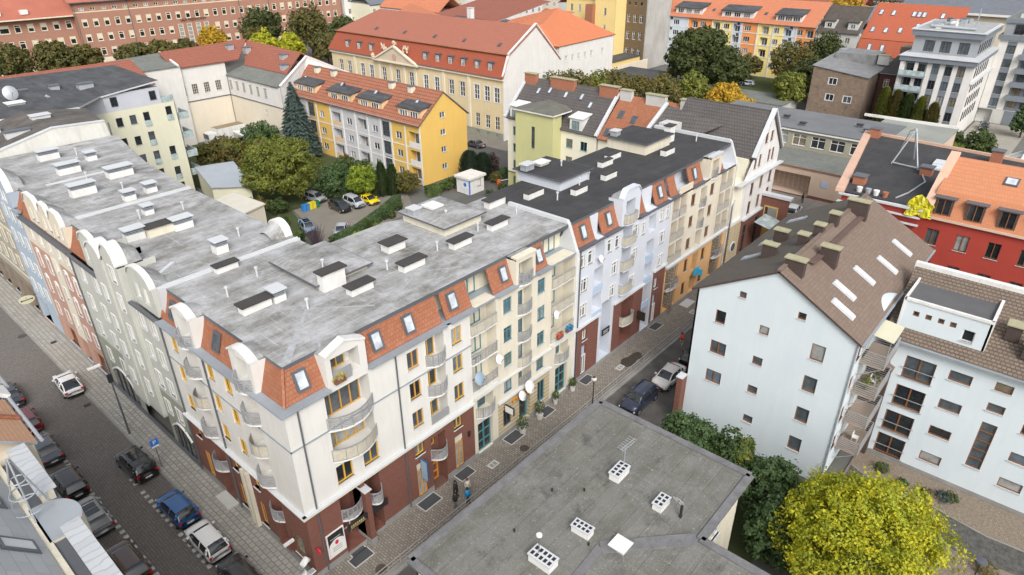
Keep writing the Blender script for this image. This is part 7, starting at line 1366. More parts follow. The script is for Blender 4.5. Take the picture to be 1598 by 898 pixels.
# far right-hand grey roof and far rows
FR = thing('long_building', (245, 0, 0), 'long cream building with a slate-grey roof at the top right horizon', 'building'); ff(FR, 'wall', mat('far_cream', (.55, .5, .38), var=.08), 235, 250, -60, 26, 0, 15.5); poly_roof(FR, [(234, -60, 15.6), (234, 27, 15.6), (248, 27, 20.5), (248, -60, 20.5)], mat('slate_grey_sheet', (.14, .155, .18), .6, .2)); ff(FR, 'cornice', hall_w, 233.6, 234.2, -60, 27, 15.0, 15.6)
for k in range(9): win(FY(235), FR, 20 - 6 * k, 12, 1.4, 2, f_white, depth=-.06)
rr6 = random.Random(12); DIST = []
for k, (x, y) in enumerate(((212, 60), (225, 95), (215, 130), (240, 160), (205, 165), (250, 60), (270, 100), (290, 40), (300, 80), (160, 165), (180, 200), (230, 210), (215, 30), (120, 260), (60, 262), (180, 250), (10, 255), (250, 250), (320, 130), (330, 10), (360, 60), (300, 180), (350, 200), (290, 250), (400, 120), (420, 20))):
    L1, L2, h = rr6.uniform(22, 42), rr6.uniform(10, 14), rr6.uniform(11, 15); t = thing('distant_house', (x, y, 0), 'x', 'house', 'distant roofs at the horizon')
    wm = rr6.choice((hall_w, hall_c, ltyel, MATS['pale_grey_render'])); rm = rr6.choice((redt, orat, redt, MATS['slate_grey_sheet'], MATS['brown_black_tiles']))
    if k % 2: L1, L2 = L2, L1
    a, b2, c, d_ = x - L1 / 2, x + L1 / 2, y - L2 / 2, y + L2 / 2; b = MB(); b.box(a, b2, c, d_, 0, h, 0); b.build('wall', wm, t); b = MB()
    if L1 > L2: b.slab([(a, c - .4, h), (b2, c - .4, h), (b2, y, h + 4.5), (a, y, h + 4.5)], (0, -.6, .8), .3); b.slab([(a, d_ + .4, h), (b2, d_ + .4, h), (b2, y, h + 4.5), (a, y, h + 4.5)], (0, .6, .8), .3)
    else: b.slab([(a - .4, c, h), (a - .4, d_, h), (x, d_, h + 4.5), (x, c, h + 4.5)], (-.6, 0, .8), .3); b.slab([(b2 + .4, c, h), (b2 + .4, d_, h), (x, d_, h + 4.5), (x, c, h + 4.5)], (.6, 0, .8), .3)
    b.build('roof', rm, t)
    f_ = FY(a) if k % 2 else FX(c); lo, hi = (c, d_) if k % 2 else (a, b2)
    for q in range(int((hi - lo) / 4)):
        for z in (h - 2.2, h - 5.4): win(f_, t, lo + 2 + 4 * q, z, 1.3, 1.6, f_white, depth=-.06, sill=False)
    DIST.append((t, '%s distant house under a%s roof' % ({'hall_white': 'white', 'hall_cream': 'cream', 'light_yellow_render': 'light yellow', 'pale_grey_render': 'grey'}[wm.name], {'red_roof_tiles': ' red', 'orange_far_tiles': 'n orange', 'slate_grey_sheet': ' slate-grey', 'brown_black_tiles': ' dark brown'}[rm.name]), math.atan2(x + 14.6, y + 30.9)))
ORD = ('first', 'second', 'third', 'fourth', 'fifth', 'sixth')
for lb in {q[1] for q in DIST}:
    for i_, q in enumerate(sorted([q for q in DIST if q[1] == lb], key=lambda q: q[2])): q[0]['label'] = lb + ', %s such from the left along the horizon' % ORD[i_]
# courtyard sheds
for k, (pts, h, m_, wm, l) in enumerate((([(29.5, 70), (33.8, 66), (38, 79), (32.5, 81)], 3.9, mat('pale_blue_sheet', (.36, .4, .45), .5, .1), ltyel, 'courtyard garage with a pale blue-grey sheet roof'), ([(27, 65), (31, 66), (31.5, 58.5), (26.3, 57)], 3.4, mat('cream_sheet', (.62, .6, .52), .6, .1), hall_c, 'small courtyard shed with a cream sheet roof'))):
    t = thing('courtyard_shed', (pts[0][0], pts[0][1], 0), l, 'shed'); b = MB(); b.prism(pts, 0, h); b.build('wall', wm, t); cx, cy = sum(p[0] for p in pts) / 4, sum(p[1] for p in pts) / 4; b = MB(); b.prism([(cx + (p[0] - cx) * 1.06, cy + (p[1] - cy) * 1.06) for p in pts], h, h + .2); b.build('roof', m_, t)
t = thing('box_truck', (50.5, 104, 0), 'white box truck with a brown-stained cargo roof by the cream hall wall', 'truck'); b = MB(); b.box(47.5, 53.5, 102.7, 105.3, .9, 3.6, 0, 1); b.build('cargo_box', [white2, mat('brown_stained_sheet', (.26, .2, .12), var=.2)], t); b = MB(); b.prism([(45.6, 102.8), (47.4, 102.8), (47.4, 105.2), (45.6, 105.2)], .6, 2.9); b.build('cab', white2, t); b = MB(); b.box(45.55, 45.6, 103, 105, 1.8, 2.7); b.build('windscreen', g_dark, t)
for x in (46.5, 51.5, 52.6):
    for y in (102.8, 105.0): b = MB(); b.tube([(x, y, .5), (x, y + .25, .5)], .5, 14); b.build('wheel', black, t)
t = thing('market_tent', (52, 99.5, 0), 'white canopy roof on posts beside the box truck', 'canopy'); b = MB(); b.slab([(50, 97.5, 2.7), (54, 97.5, 2.7), (54, 101.5, 2.9), (50, 101.5, 2.9)], (0, 0, 1), .15); b.build('canopy_roof', white2, t)
for x in (50.2, 53.8):
    for y in (97.7, 101.3): b = MB(); b.box(x - .06, x + .06, y - .06, y + .06, 0, 2.7); b.build('post', steel, t)
# gatehouse kiosk, barrier, bins
t = thing('gatekeeper_kiosk', (62, 45.8, 0), 'small white gatekeeper cabin with flat ribbed roof and a blue round sign', 'kiosk')
Wk2 = Wall(FY(60.3), t, 44.2, 47.2, 0, 2.6, [white2]); Wk2.build(); fbox(FY(60.3), t, 'sign_plate', f_white, 44.6, 45.8, .01, .04, 1.0, 2.2); b = MB(FY(60.3).P); b.poly([(45.2 + .35 * cos(k * pi / 8), .05, 1.65 + .35 * sin(k * pi / 8)) for k in range(16)]); b.build('sign_disc', MATS['sign_blue'], t)
Wk2 = Wall(FX(44.2), t, 60.3, 63.8, 0, 2.6, [white2]); Wk2.win(62.6, 1.6, 1.0, 1.1, f_brown, nv=0); Wk2.build(); ff(t, 'wall', white2, 60.4, 63.8, 44.3, 47.2, 0, 2.6); ff(t, 'corner_trim', MATS['sign_blue'], 60.25, 60.4, 44.1, 44.25, 0, 2.6); b = MB(); b.box(60.0, 64.1, 43.9, 47.5, 2.6, 2.95); 
for k in range(4): b.box(60.1, 64.0, 44.1 + .9 * k, 44.6 + .9 * k, 2.95, 3.02)
b.build('roof', hall_w, t)
t = thing('barrier', (66.5, 43.2, 0), 'orange parking barrier post with a white boom by the kiosk', 'barrier'); b = MB(); b.box(66.2, 66.7, 43.0, 43.4, 0, 1.3); b.build('post', mat('signal_orange', (.7, .13, .03), .5), t); b = MB(); b.bar((66.4, 43.2, 1.1), (70.5, 41.8, 1.1), .08); b.build('boom', white2, t)
for k, (c_, l) in enumerate((((.04, .2, .5), 'first blue'), ((.04, .2, .5), 'second blue'), ((.62, .5, .03), 'left yellow'), ((.62, .5, .03), 'right yellow'), ((.02, .15, .08), 'dark green'))):
    x = 38.3 + k * .62; t = thing('wheelie_bin', (x, 59.2, 0), l + ' wheelie bin in the row under the courtyard tree', 'waste bin', 'wheelie bins under the courtyard tree'); m_ = mat('bin_%d' % int(c_[0] * 1000), c_, .5, .1); b = MB(); b.prism([(x - .26, 58.9), (x + .26, 58.9), (x + .26, 59.5), (x - .26, 59.5)], .05, 1.05); b.build('container', m_, t); b = MB(); b.box(x - .29, x + .29, 58.86, 59.55, 1.05, 1.13); b.build('lid', m_, t)
# ================================================================ cars
tyre = mat('tyre_rubber', (.02, .02, .02), .8, .1); rimm = mat('alloy_rim', (.4, .4, .42), .3, .05, metal=.7); cglass = glass('car_glass', (.02, .025, .03), .05, .8)
lred = mat('red_tail_lamp', (.45, .01, .015), .2, .05); lwh = mat('clear_headlamp', (.6, .62, .65), .1, .05); plate = mat('plate_white', (.7, .7, .68), .5, .05); trimb = mat('car_black_trim', (.015, .015, .016), .4, .1)
CARS = {'hatch': dict(L=4.1, W=1.78, H=1.48, belt=.95, hood=.98, hl=1.05, ws=.55, rs=.35, tail=.18), 'sedan': dict(L=4.5, W=1.8, H=1.43, belt=.93, hood=.95, hl=1.2, ws=.7, rs=.6, tail=.75), 'wagon': dict(L=4.5, W=1.78, H=1.5, belt=.95, hood=.96, hl=1.15, ws=.65, rs=.4, tail=.15),
        'suv': dict(L=4.5, W=1.86, H=1.68, belt=1.08, hood=1.1, hl=1.15, ws=.55, rs=.4, tail=.15), 'roadster': dict(L=4.2, W=1.79, H=1.29, belt=.86, hood=.84, hl=1.45, ws=.65, rs=.75, tail=.5), 'sports': dict(L=4.4, W=1.85, H=1.28, belt=.86, hood=.82, hl=1.1, ws=.8, rs=1.2, tail=.35), 'mpv': dict(L=4.3, W=1.8, H=1.65, belt=1.02, hood=1.08, hl=.8, ws=.75, rs=.3, tail=.12)}
def car(kind, col, x, y, rz, label, z=-.11, roof=None, group=None, sunroof=False):
    p = CARS[kind]; L, W, H = p['L'], p['W'], p['H']; hw = W / 2
    t = thing('car', (x, y, z), label, 'car', group); OFF[t.name] = (0, 0, 0); t.rotation_euler = (0, 0, rz)
    pm = paint('car_paint_' + '_'.join('%02d' % int(c * 100) for c in col), col)
    # local frame: +y is the front
    yf, yr = L / 2, -L / 2; ycow = yf - p['hl']; yrw = yr + p['tail']
    st = []
    for k in range(17):
        u = k / 16; yy = yf - L * u
        e = min(u, 1 - u) / .14; wf = 1 - .22 * max(0, 1 - e) ** 1.5
        if yy > ycow: tt = (yf - yy) / p['hl']; zt = p['hood'] * (.70 + .30 * min(1, tt * 2.6) ** .6)
        elif yy < yrw: tt = (yy - yr) / max(p['tail'], .01); zt = p['belt'] * (.86 + .16 * min(1, tt * 2) ** .7)
        else: zt = p['belt'] + .02
        zb = .2 + .12 * max(0, 1 - e)
        st.append((yy, wf, zb, zt))
    b = MB(); rings = []
    for yy, wf, zb, zt in st:
        w_ = hw * wf; pr = [(-w_ * .9, zb), (-w_, zb + .14), (-w_ * 1.0, .55), (-w_ * .985, zt - .14), (-w_ * .93, zt - .03), (-w_ * .6, zt + .015), (0, zt + .03), (w_ * .6, zt + .015), (w_ * .93, zt - .03), (w_ * .985, zt - .14), (w_ * 1.0, .55), (w_, zb + .14), (w_ * .9, zb)]
        rings.append([b.vert((q[0], yy, q[1])) for q in pr])
    for a, c in zip(rings, rings[1:]):
        for j in range(len(a) - 1): b.f.append([a[j], a[j + 1], c[j + 1], c[j]]); b.m.append(0 if 1 <= j <= 10 else 1)
        b.f.append([a[-1], a[0], c[0], c[-1]]); b.m.append(1)
    b.f.append(rings[0]); b.m.append(0); b.f.append(rings[-1][::-1]); b.m.append(0)
    b.build('body', [pm, trimb], t, smooth=True)
    # greenhouse: one rounded shell, glass below and at both ends, painted on top
    yw0, yw1 = ycow + .14, ycow - p['ws']; yr0, yr1 = yrw - .02, yrw + p['rs']; zb = p['belt']; zr = H
    g = MB(); rows = []; N_ = 18
    for k in range(N_ + 1):
        yy = yw0 + (yr0 - yw0) * k / N_
        uf = min(1, (yw0 - yy) / (yw0 - yw1)); ur = min(1, (yy - yr0) / (yr1 - yr0)); e = max(0, min(uf, ur)); e2 = sin(e * pi / 2) ** (.85 if e < 1 else 1)
        mid = 1 - .05 * ((yy - (yw1 + yr1) / 2) / (L / 3)) ** 2; zt = zb + (zr - zb) * e2 * mid; wb = hw * (.955 - .07 * (1 - e)); wt = hw * (.86 - .13 * e2)
        rows.append([(-wb, yy, zb - .05), (-(wb * .55 + wt * .45), yy, zb + (zt - zb) * .48), (-wt, yy, zb + (zt - zb) * .86), (-wt * .86, yy, zb + (zt - zb) * .965 + .004), (-wt * .5, yy, zt + .006), (0, yy, zt + .015), (wt * .5, yy, zt + .006), (wt * .86, yy, zb + (zt - zb) * .965 + .004), (wt, yy, zb + (zt - zb) * .86), (wb * .55 + wt * .45, yy, zb + (zt - zb) * .48), (wb, yy, zb - .05)])
    r = MB()
    idg = [[g.vert(q) for q in row] for row in rows]; idr = [[r.vert(q) for q in row] for row in rows]
    for k in range(N_):
        yy = (rows[k][0][1] + rows[k + 1][0][1]) / 2; end = yy > yw1 + .02 or yy < yr1 + (.1 if kind not in ('sedan', 'roadster', 'sports') else .0)
        for j in range(10):
            painted = (3 <= j <= 6 and not end) or (j in (2, 7) and not end) or (j in (2, 7) and end)
            t_ = (r, idr) if painted else (g, idg)
            t_[0].f.append([t_[1][k][j], t_[1][k][j + 1], t_[1][k + 1][j + 1], t_[1][k + 1][j]]); t_[0].m.append(0)
    g.build('glazing', cglass, t, smooth=True)
    ym = (yw1 + yr1) / 2
    for sg in (-1, 1):
        for yy, w__ in ((ym, .07), (yr1 + .04, .16 if kind != 'roadster' else .3)):
            k = min(range(N_ + 1), key=lambda q: abs(rows[q][0][1] - yy)); a_, b_, c_ = rows[k][0], rows[k][1], rows[k][2]
            r.bar((sg * -a_[0] * 1.0, a_[1], a_[2]), (sg * -b_[0] * 1.005, b_[1], b_[2]), w__); r.bar((sg * -b_[0] * 1.005, b_[1], b_[2]), (sg * -c_[0] * 1.005, c_[1], c_[2]), w__)
        if kind in ('wagon', 'mpv', 'suv'): r.bar((sg * hw * .66, yw1 - .1, zr + .03), (sg * hw * .66, yr1 + .1, zr + .01), .04)
    r.build('roof', roof or pm, t, smooth=True)
    b = MB(); b.tube([(0, yr1 + .15, zr), (0, yr1 + .05, zr + .09)], [.03, .01], 6); b.build('antenna', trimb, t)
    if sunroof: b = MB(); b.box(-hw * .5, hw * .5, yw1 - .75, yw1 - .15, zr + .02, zr + .035); b.box(-hw * .5, hw * .5, yw1 - 1.5, yw1 - .85, zr + .02, zr + .035); b.build('roof_glass', cglass, t)
    for sg in (-1, 1):
        for yy in (yf - .82, yr + .8):
            b = MB(); xx = sg * (hw - .01); b.tube([(sg * (hw - .22), yy, .32), (sg * (hw + .012), yy, .32)], .33, 18); wh = b.build('wheel', tyre, t)
            b = MB(); b.tube([(sg * (hw + .0), yy, .32), (sg * (hw + .022), yy, .32)], .21, 14); q = b.build('rim', rimm, wh)
            b = MB(); n = 12; pts = [(sg * (hw + .004), yy + .4 * cos(pi * k / n), .34 + .4 * sin(pi * k / n)) for k in range(n + 1)]; b.poly(pts + [(sg * (hw + .004), yy - .4, .2), (sg * (hw + .004), yy + .4, .2)]); b.build('wheel_arch', trimb, t)
        b = MB(); b.box(sg * hw * .55, sg * hw * .88, yf - .16, yf - .04, .58, .72); b.build('headlight', lwh, t)
        b = MB(); b.box(sg * hw * .62, sg * hw * .9, yr + .03, yr + .12, .68, .86 if kind != 'suv' else .98); b.build('taillight', lred, t)
        b = MB(); b.box(sg * hw, sg * (hw + .17), yw0 - .35, yw0 - .22, zb - .02, zb + .12); b.build('mirror', pm, t)
    b = MB(); b.box(-.26, .26, yr - .005, yr + .03, .5, .62); b.build('number_plate', plate, t)
    b = MB(); b.box(-hw * .75, hw * .75, yf - .06, yf + .005, .34, .5); b.build('grille', trimb, t)
    b = MB(); b.box(-hw * .8, hw * .8, yr - .01, yr + .1, .24, .42); b.build('bumper', trimb, t)
    return t
gl = 'cars parked along the cobbled street'
car('sports', (.72, .72, .72), -3.05, 37.3, -.06, 'white two-seat roadster driving beside the kerb on the cobbled street', roof=None)
car('sedan', (.03, .035, .05), -7.55, 39.6, 0, 'dark blue-black car half hidden by the tiled eave at the left edge', group=gl)
car('hatch', (.16, .015, .025), -7.7, 34.0, 0, 'dark red car parked on the left side beyond the grey saloon', group=gl)
car('sedan', (.07, .08, .095), -7.85, 28.5, 0, 'dark grey saloon parked between the red car and the black hatchback', group=gl)
car('hatch', (.018, .018, .022), -7.95, 22.6, 0, 'glossy black hatchback parked behind the dark grey saloon', group=gl)
car('wagon', (.33, .34, .35), -8.1, 17.5, 0, 'silver estate car with dark roof glass on the left side', group=gl, sunroof=True)
car('suv', (.09, .055, .045), -8.2, 10.9, 0, 'brown-black car with open roof rails at the bottom of the left row', group=gl)
car('suv', (.02, .02, .022), -3.5, 20.7, .03, 'black SUV with glass roof parked near the blue parking sign', group=gl, sunroof=True)
car('hatch', (.012, .09, .27), -3.5, 13.3, .02, 'bright blue hatchback parked on the right side', group=gl)
car('hatch', (.75, .75, .75), -3.5, 8.6, .0, 'white hatchback parked behind the blue one', group=gl)
car('hatch', (.03, .03, .033), -3.5, 3.9, .0, 'dark hatchback cut by the bottom edge behind the white one', group=gl)
car('mpv', (.03, .03, .035), -3.6, 70, .0, 'dark van at the far end of the cobbled street', group=gl)
gr = 'cars parked behind the street railing'
car('suv', (.018, .025, .05), 31.2, -6.4, pi / 2, 'dark navy car parked nearest the flat roof corner', group=gr)
car('sedan', (.62, .61, .58), 36.2, -6.7, pi / 2, 'white saloon parked in front of the navy car', group=gr)
car('hatch', (.03, .032, .036), 41.4, -6.8, pi / 2, 'dark car half hidden by the ice-blue gable', group=gr)
car('suv', (.75, .76, .77), 86.2, .2, -pi / 2 + .15, 'white car in the yard behind the brick gate wall', z=0)
gc = 'cars parked in the green courtyard'
car('mpv', (.025, .026, .03), 42.4, 55.4, pi - .05, 'black people carrier parked nearest the bins in the courtyard', z=.012, group=gc)
car('mpv', (.42, .44, .47), 45.0, 55.2, pi - .05, 'silver people carrier between the black and the yellow cars', z=.012, group=gc)
car('sports', (.75, .55, .0), 47.4, 54.6, pi - .05, 'bright yellow sports car at the end of the courtyard row', z=.012, group=gc)
car('hatch', (.2, .27, .36), 34.4, 52.3, pi - .3, 'blue-grey car with glass roof beside the clipped hedge', z=.012, group=gc, sunroof=True)
car('sedan', (.35, .37, .4), 36.9, 47.5, pi * .75, 'silver car half hidden behind the purple shrub', z=.012, group=gc)
car('hatch', (.7, .7, .7), 27.5, 46.4, pi, 'white car beside the arched rear dormer', z=0, group=gc)
car('hatch', (.3, .31, .33), 42.2, 61.8, pi + .1, 'silver car in the shade of the courtyard tree', z=.02, group=gc)
car('hatch', (.03, .035, .05), 40.2, 39.8, pi * .62, 'dark blue car seen just over the flat roof edge', z=0, group=gc)
car('sedan', (.06, .065, .08), 80.9, 62.8, .05, 'dark grey saloon parked in the street in front of the palace', z=.004)
car('hatch', (.03, .032, .036), 160.5, -12.6, pi * .55, 'black car parked in the driveway of the modern block', z=0)
car('hatch', (.4, .45, .52), 170.5, 45.3, 0.2, 'pale blue-grey car parked on the lawn behind the garages', z=0)
# ================================================================ people
skin = mat('skin', (.55, .34, .25), .6, .05); hairm = mat('dark_hair', (.03, .02, .015), .7, .1)
def person(x, y, rz, label, coat, legs, hair=None, h=1.72, z=.004, long=False, step=.12):
    t = thing('person', (x, y, z), label, 'person'); OFF[t.name] = (0, 0, 0); t.rotation_euler = (0, 0, rz)
    k = h / 1.75
    V = [((0, 0, .95), .15), ((0, 0, 1.15), .13), ((0, 0, 1.36), .16), ((0, 0, 1.5), .06), ((0, -.01, 1.6), .10), ((0, -.01, 1.7), .085),
         ((-.09, 0, .9), .10), ((-.1, -step, .5), .07), ((-.1, step * .6 - .02, .1), .05), ((-.1, step * .6 - .16, .04), .04), ((.09, 0, .9), .10), ((.1, step, .5), .07), ((.1, -step * 1.2, .1), .05), ((.1, -step * 1.2 - .15, .04), .04),
         ((-.19, 0, 1.4), .065), ((-.24, .03, 1.15), .05), ((-.22, -.1, .93), .038), ((-.22, -.15, .85), .035), ((.19, 0, 1.4), .065), ((.24, .03, 1.15), .05), ((.22, -.1, .93), .038), ((.22, -.15, .85), .035)]
    E_ = [(0, 1), (1, 2), (2, 3), (3, 4), (4, 5), (0, 6), (6, 7), (7, 8), (8, 9), (0, 10), (10, 11), (11, 12), (12, 13), (2, 14), (14, 15), (15, 16), (16, 17), (2, 18), (18, 19), (19, 20), (20, 21)]
    me = bpy.data.meshes.new('person_body'); me.from_pydata([tuple(c * k for c in v) for v, r in V], E_, []); o = bpy.data.objects.new('body', me); COL.objects.link(o)
    sk = o.modifiers.new('skin', 'SKIN')
    for i, (v, r) in enumerate(V): me.skin_vertices[0].data[i].radius = (r * k, r * k * .8)
    me.skin_vertices[0].data[0].use_root = True; sub = o.modifiers.new('sub', 'SUBSURF'); sub.levels = 1; sub.render_levels = 1
    dg = bpy.context.evaluated_depsgraph_get(); me2 = bpy.data.meshes.new_from_object(o.evaluated_get(dg)); bpy.data.objects.remove(o)
    me2.materials.clear(); [me2.materials.append(q) for q in (legs, coat, skin, black)]
    for pg in me2.polygons:
        c = pg.center / k; pg.use_smooth = True
        pg.material_index = 2 if c.z > 1.5 or (abs(c.x) > .17 and c.z < .92 and c.z > .75) else (1 if c.z > (.9 if not long else .9) else (3 if c.z < .09 else 0))
    o = bpy.data.objects.new('body', me2); COL.objects.link(o); o.parent = t; OFF[o.name] = (0, 0, 0)
    b = MB(); b.tube([(0, .02 * k, 1.58 * k), (0, .02 * k, 1.68 * k), (0, .01, 1.77 * k)], [.1 * k, .118 * k, .05 * k], 10); b.build('hair', hair or hairm, t, smooth=True)
    b = MB(); b.tube([(0, 0, (.62 if long else .88) * k), (0, 0, 1.15 * k), (0, 0, 1.42 * k)], [.22 * k if long else .19 * k, .17 * k, .16 * k], 12); b.build('coat', coat, t, smooth=True)
    b = MB(); b.box(-.045 * k, -.02 * k, -.115 * k, -.1 * k, 1.635 * k, 1.65 * k); b.box(.02 * k, .045 * k, -.115 * k, -.1 * k, 1.635 * k, 1.65 * k); b.box(-.012 * k, .012 * k, -.125 * k, -.09 * k, 1.6 * k, 1.63 * k); b.build('face', hairm, t)
    return t
blk = mat('black_cloth', (.02, .02, .024), .9, .1); jean = mat('blue_jeans', (.09, .13, .2), .9, .15)
person(11.62, -1.75, .3, 'person in a long black coat standing on the paved walk facing the shops', blk, blk, long=True)
person(10.75, -2.6, .1, 'person in a black jacket and blue jeans walking behind the one in the long coat', blk, jean)
person(12.4, -2.3, -.3, 'person in a cream coat over dark trousers next to the black-coated person', mat('cream_cloth', (.55, .52, .45), .9, .1), blk, hair=mat('brown_hair', (.12, .07, .04), .7), long=True)
person(11.7, -3.0, -.2, 'person in a bright blue jacket by the railing', mat('blue_cloth', (.02, .25, .5), .8, .1), blk)
person(42.6, -4.6, 1.2, 'person in a red top walking beyond the railing by the parked cars', mat('red_cloth', (.6, .06, .04), .8, .1), mat('light_trousers', (.4, .38, .35), .9), z=-.11)
person(92.2, 1.0, .5, 'person in dark clothes standing at the hall wall', blk, blk, z=0)
person(83.9, .6, .5, 'person in black standing beside the white car in the yard', blk, blk, z=0)
# ================================================================ trees and shrubs
def tree(x, y, h, r, m, label, n=7000, sz=.22, seed=1, zc=None, rz_=None, group=None, cat='tree', nl=14, name='tree', z0=0, flat=1., m2=None, tr=None):
    t = thing(name, (x, y, z0), label, cat, group); rr = random.Random(seed)
    zc = zc if zc is not None else h * .6; rz_ = rz_ or (h - zc)
    b = MB(); tr = tr or max(.09, h * .02); base = zc - rz_ * .5
    b.tube([(x, y, z0), (x + .1, y, z0 + base * .6), (x - .05, y + .05, z0 + zc)], [tr * 1.2, tr, tr * .55], 9)
    lobes = []; kk = 1.0 if nl < 20 else .86
    nl = int(nl * 1.5)
    for k in range(nl):
        a = 2.399 * k + rr.uniform(-.3, .3); u = (k + .5) / nl; zz = 1 - 1.75 * u; rad = math.sqrt(max(0, 1 - zz * zz)) * rr.uniform(.55, .86)
        lobes.append((x + r * rad * cos(a), y + r * rad * sin(a), z0 + zc + rz_ * zz * rr.uniform(.62, .78), r * rr.uniform(.2, .4) * kk, r * rr.uniform(.2, .4) * kk, rz_ * rr.uniform(.16, .34) * kk))
    lobes.append((x, y, z0 + zc, r * .55, r * .55, rz_ * .6))
    for l in lobes[:8]: b.tube([(x, y, z0 + base), ((x + l[0]) / 2, (y + l[1]) / 2, (z0 + base + l[2]) / 2 + .2), (l[0], l[1], l[2])], [tr * .5, tr * .3, tr * .1], 6)
    b.build('trunk', bark, t, smooth=True)
    leafball(lobes, n, sz, m, t, 'crown', seed)
    if m2: leafball([lobes[i] for i in (2, 5, 9)], n // 6, sz, m2, t, 'turning_leaves', seed + 50)
    return t
def conifer(x, y, h, r, m, label, n=5000, seed=2, sz=.3, name='spruce_tree', col=False):
    t = thing(name, (x, y, 0), label, 'tree'); rr = random.Random(seed); b = MB(); b.tube([(x, y, 0), (x, y, h * .97)], [.22, .03], 8); b.build('trunk', bark, t)
    b = MB()
    for k in range(n):
        u = rr.random() ** 1.0; z = h * (.06 + .93 * (1 - math.sqrt(u))) if not col else h * (.05 + .95 * rr.random())
        tier = (z * 1.35) % 1.0; rad = (r * (1 - z / h) ** .85 * (1.08 - .3 * tier)) if not col else r * (math.sin(pi * min(1, (z / h) * .93 + .07)) ** .45)
        a = rr.uniform(0, 2 * pi); a = a + .12 * sin(a * 9); q = rad * (rr.random() ** .35); dirr = Vector((cos(a), sin(a), -.35 if not col else 1.2)).normalized(); c = Vector((x + q * cos(a), y + q * sin(a), z))
        s1 = sz * rr.uniform(.7, 1.3); v = Vector((-sin(a), cos(a), rr.uniform(-.5, .5))).normalized(); i = len(b.v); b.v += [tuple(c - dirr * s1), tuple(c - v * s1 * .35), tuple(c + dirr * s1), tuple(c + v * s1 * .35)]; b.f.append([i, i + 1, i + 2, i + 3]); b.m.append(0)
    b.build('crown', m, t); return t
tree(21.9, -28.0, 9.8, 5.0, leaf_yl, 'large bright yellow-green autumn tree in the bottom right garden', 95000, .1, 5, 5.6, 4.1, nl=34)
for k, (x, y, h, r, l) in enumerate(((25.4, -14.0, 6.3, 2.7, 'dense dark green tree at the corner of the brick wall end'), (25.6, -17.6, 6.0, 2.6, 'dense dark green tree with a yellow patch in front of the gable'), (24.9, -21.3, 6.3, 2.7, 'dense dark green tree nearest the yellow autumn tree'), (21.5, -22.8, 6.0, 2.3, 'dense dark green tree tucked against the foreground roof'))):
    tree(x, y, h, r, leaf_dk if k != 1 else mat('leaf_fresh_green', (.05, .10, .02), .7, kind='leaf', col2=(.075, .12, .03), mortar=(.025, .05, .015), scale=1), l, 16000, .13, 30 + k, h * .52, h * .47, nl=20, m2=leaf_yg if k == 1 else None)
tree(38.9, 65.2, 11.3, 6.2, leaf_yg, 'broad yellow-green deciduous tree over the courtyard bins', 36000, .2, 8, 6.0, 5.0, nl=28)
tree(41.0, 88.5, 6.0, 5.2, leaf_ol, 'wide olive and yellow bush in front of the cream hall wall', 14000, .2, 9, 3.0, 3.0, cat='tree', name='shrub', nl=18, m2=leaf_yg)
tree(46.5, 84.5, 5.6, 3.6, leaf_yg, 'yellow-green bush between the dark bush and the olive one', 9000, .2, 10, 2.8, 2.8, name='shrub', nl=14)
tree(51.2, 92.5, 6.4, 3.7, leaf_dk, 'dark green rounded bush under the high lattice windows', 9000, .2, 11, 3.1, 3.1, name='shrub')
tree(44.5, 78.5, 6.5, 3.2, leaf_ol, 'olive tree half hidden behind the courtyard tree', 8000, .2, 12)
conifer(54.2, 83.8, 14.6, 4.4, leaf_sp, 'tall blue-green spruce at the end of the yellow and white block', 11000, 3, .42)
tree(46.0, 61.0, 5.6, 3.4, leaf_dk, 'dome-shaped dark green bush behind the parked black car', 10000, .17, 13, 2.6, 2.7, name='shrub', nl=18)
tree(49.9, 63.2, 5.2, 2.6, leaf_g1, 'mid-green tree against the grey-white bay', 6000, .17, 14, 3.0, 2.2)
tree(47.9, 54.9 + 1.5, 5.9, 2.5, mat('leaf_lime', (.33, .38, .02), .7, kind='leaf', col2=(.2, .28, .03), mortar=(.1, .17, .02), scale=1), 'lime-yellow round tree behind the yellow sports car', 10000, .15, 15, 3.4, 2.5, nl=18)
for k, (x, y, h) in enumerate(((50.6, 54.8, 6.0), (51.9, 53.6, 5.6))): conifer(x, y, h, 1.0, leaf_dk, 'dark green columnar conifer, %s of the pair by the lime tree' % ('left' if k == 0 else 'right'), 2600, 16 + k, .2, 'columnar_conifer', True)
tree(54.0, 52.6, 4.2, 2.2, leaf_ol, 'grey-olive bush in front of the last yellow bay', 6000, .15, 18, 2.2, 2.0, name='shrub')
conifer(65.2, 48.8, 5.6, 2.0, mat('needle_grey_green', (.055, .095, .05), .8, kind='leaf', col2=(.085, .13, .08), mortar=(.03, .055, .03), scale=1), 'broad grey-green thuja behind the kiosk, the left of two', 5200, 19, .25, 'thuja', True); conifer(67.2, 47.6, 5.0, 1.7, MATS['needle_grey_green'], 'broad grey-green thuja behind the kiosk, the right of two', 4200, 20, .25, 'thuja', True)
tree(69.6, 47.9, 4.6, 1.6, mat('leaf_purple_brown', (.06, .035, .035), .8, kind='leaf', col2=(.1, .06, .05), mortar=(.03, .02, .02), scale=1), 'purple-brown shrub to the right of the thujas', 3000, .16, 21, 2.3, 2.2, name='shrub')
tree(70.6, 45.6, 2.0, 1.5, leaf_dk, 'low dark bush by the barrier', 1500, .14, 22, 1.0, 1.0, name='shrub'); tree(67.9, 45.4, 1.8, 1.2, leaf_ol, 'low olive bush by the kiosk', 1200, .14, 23, .9, .9, name='shrub')
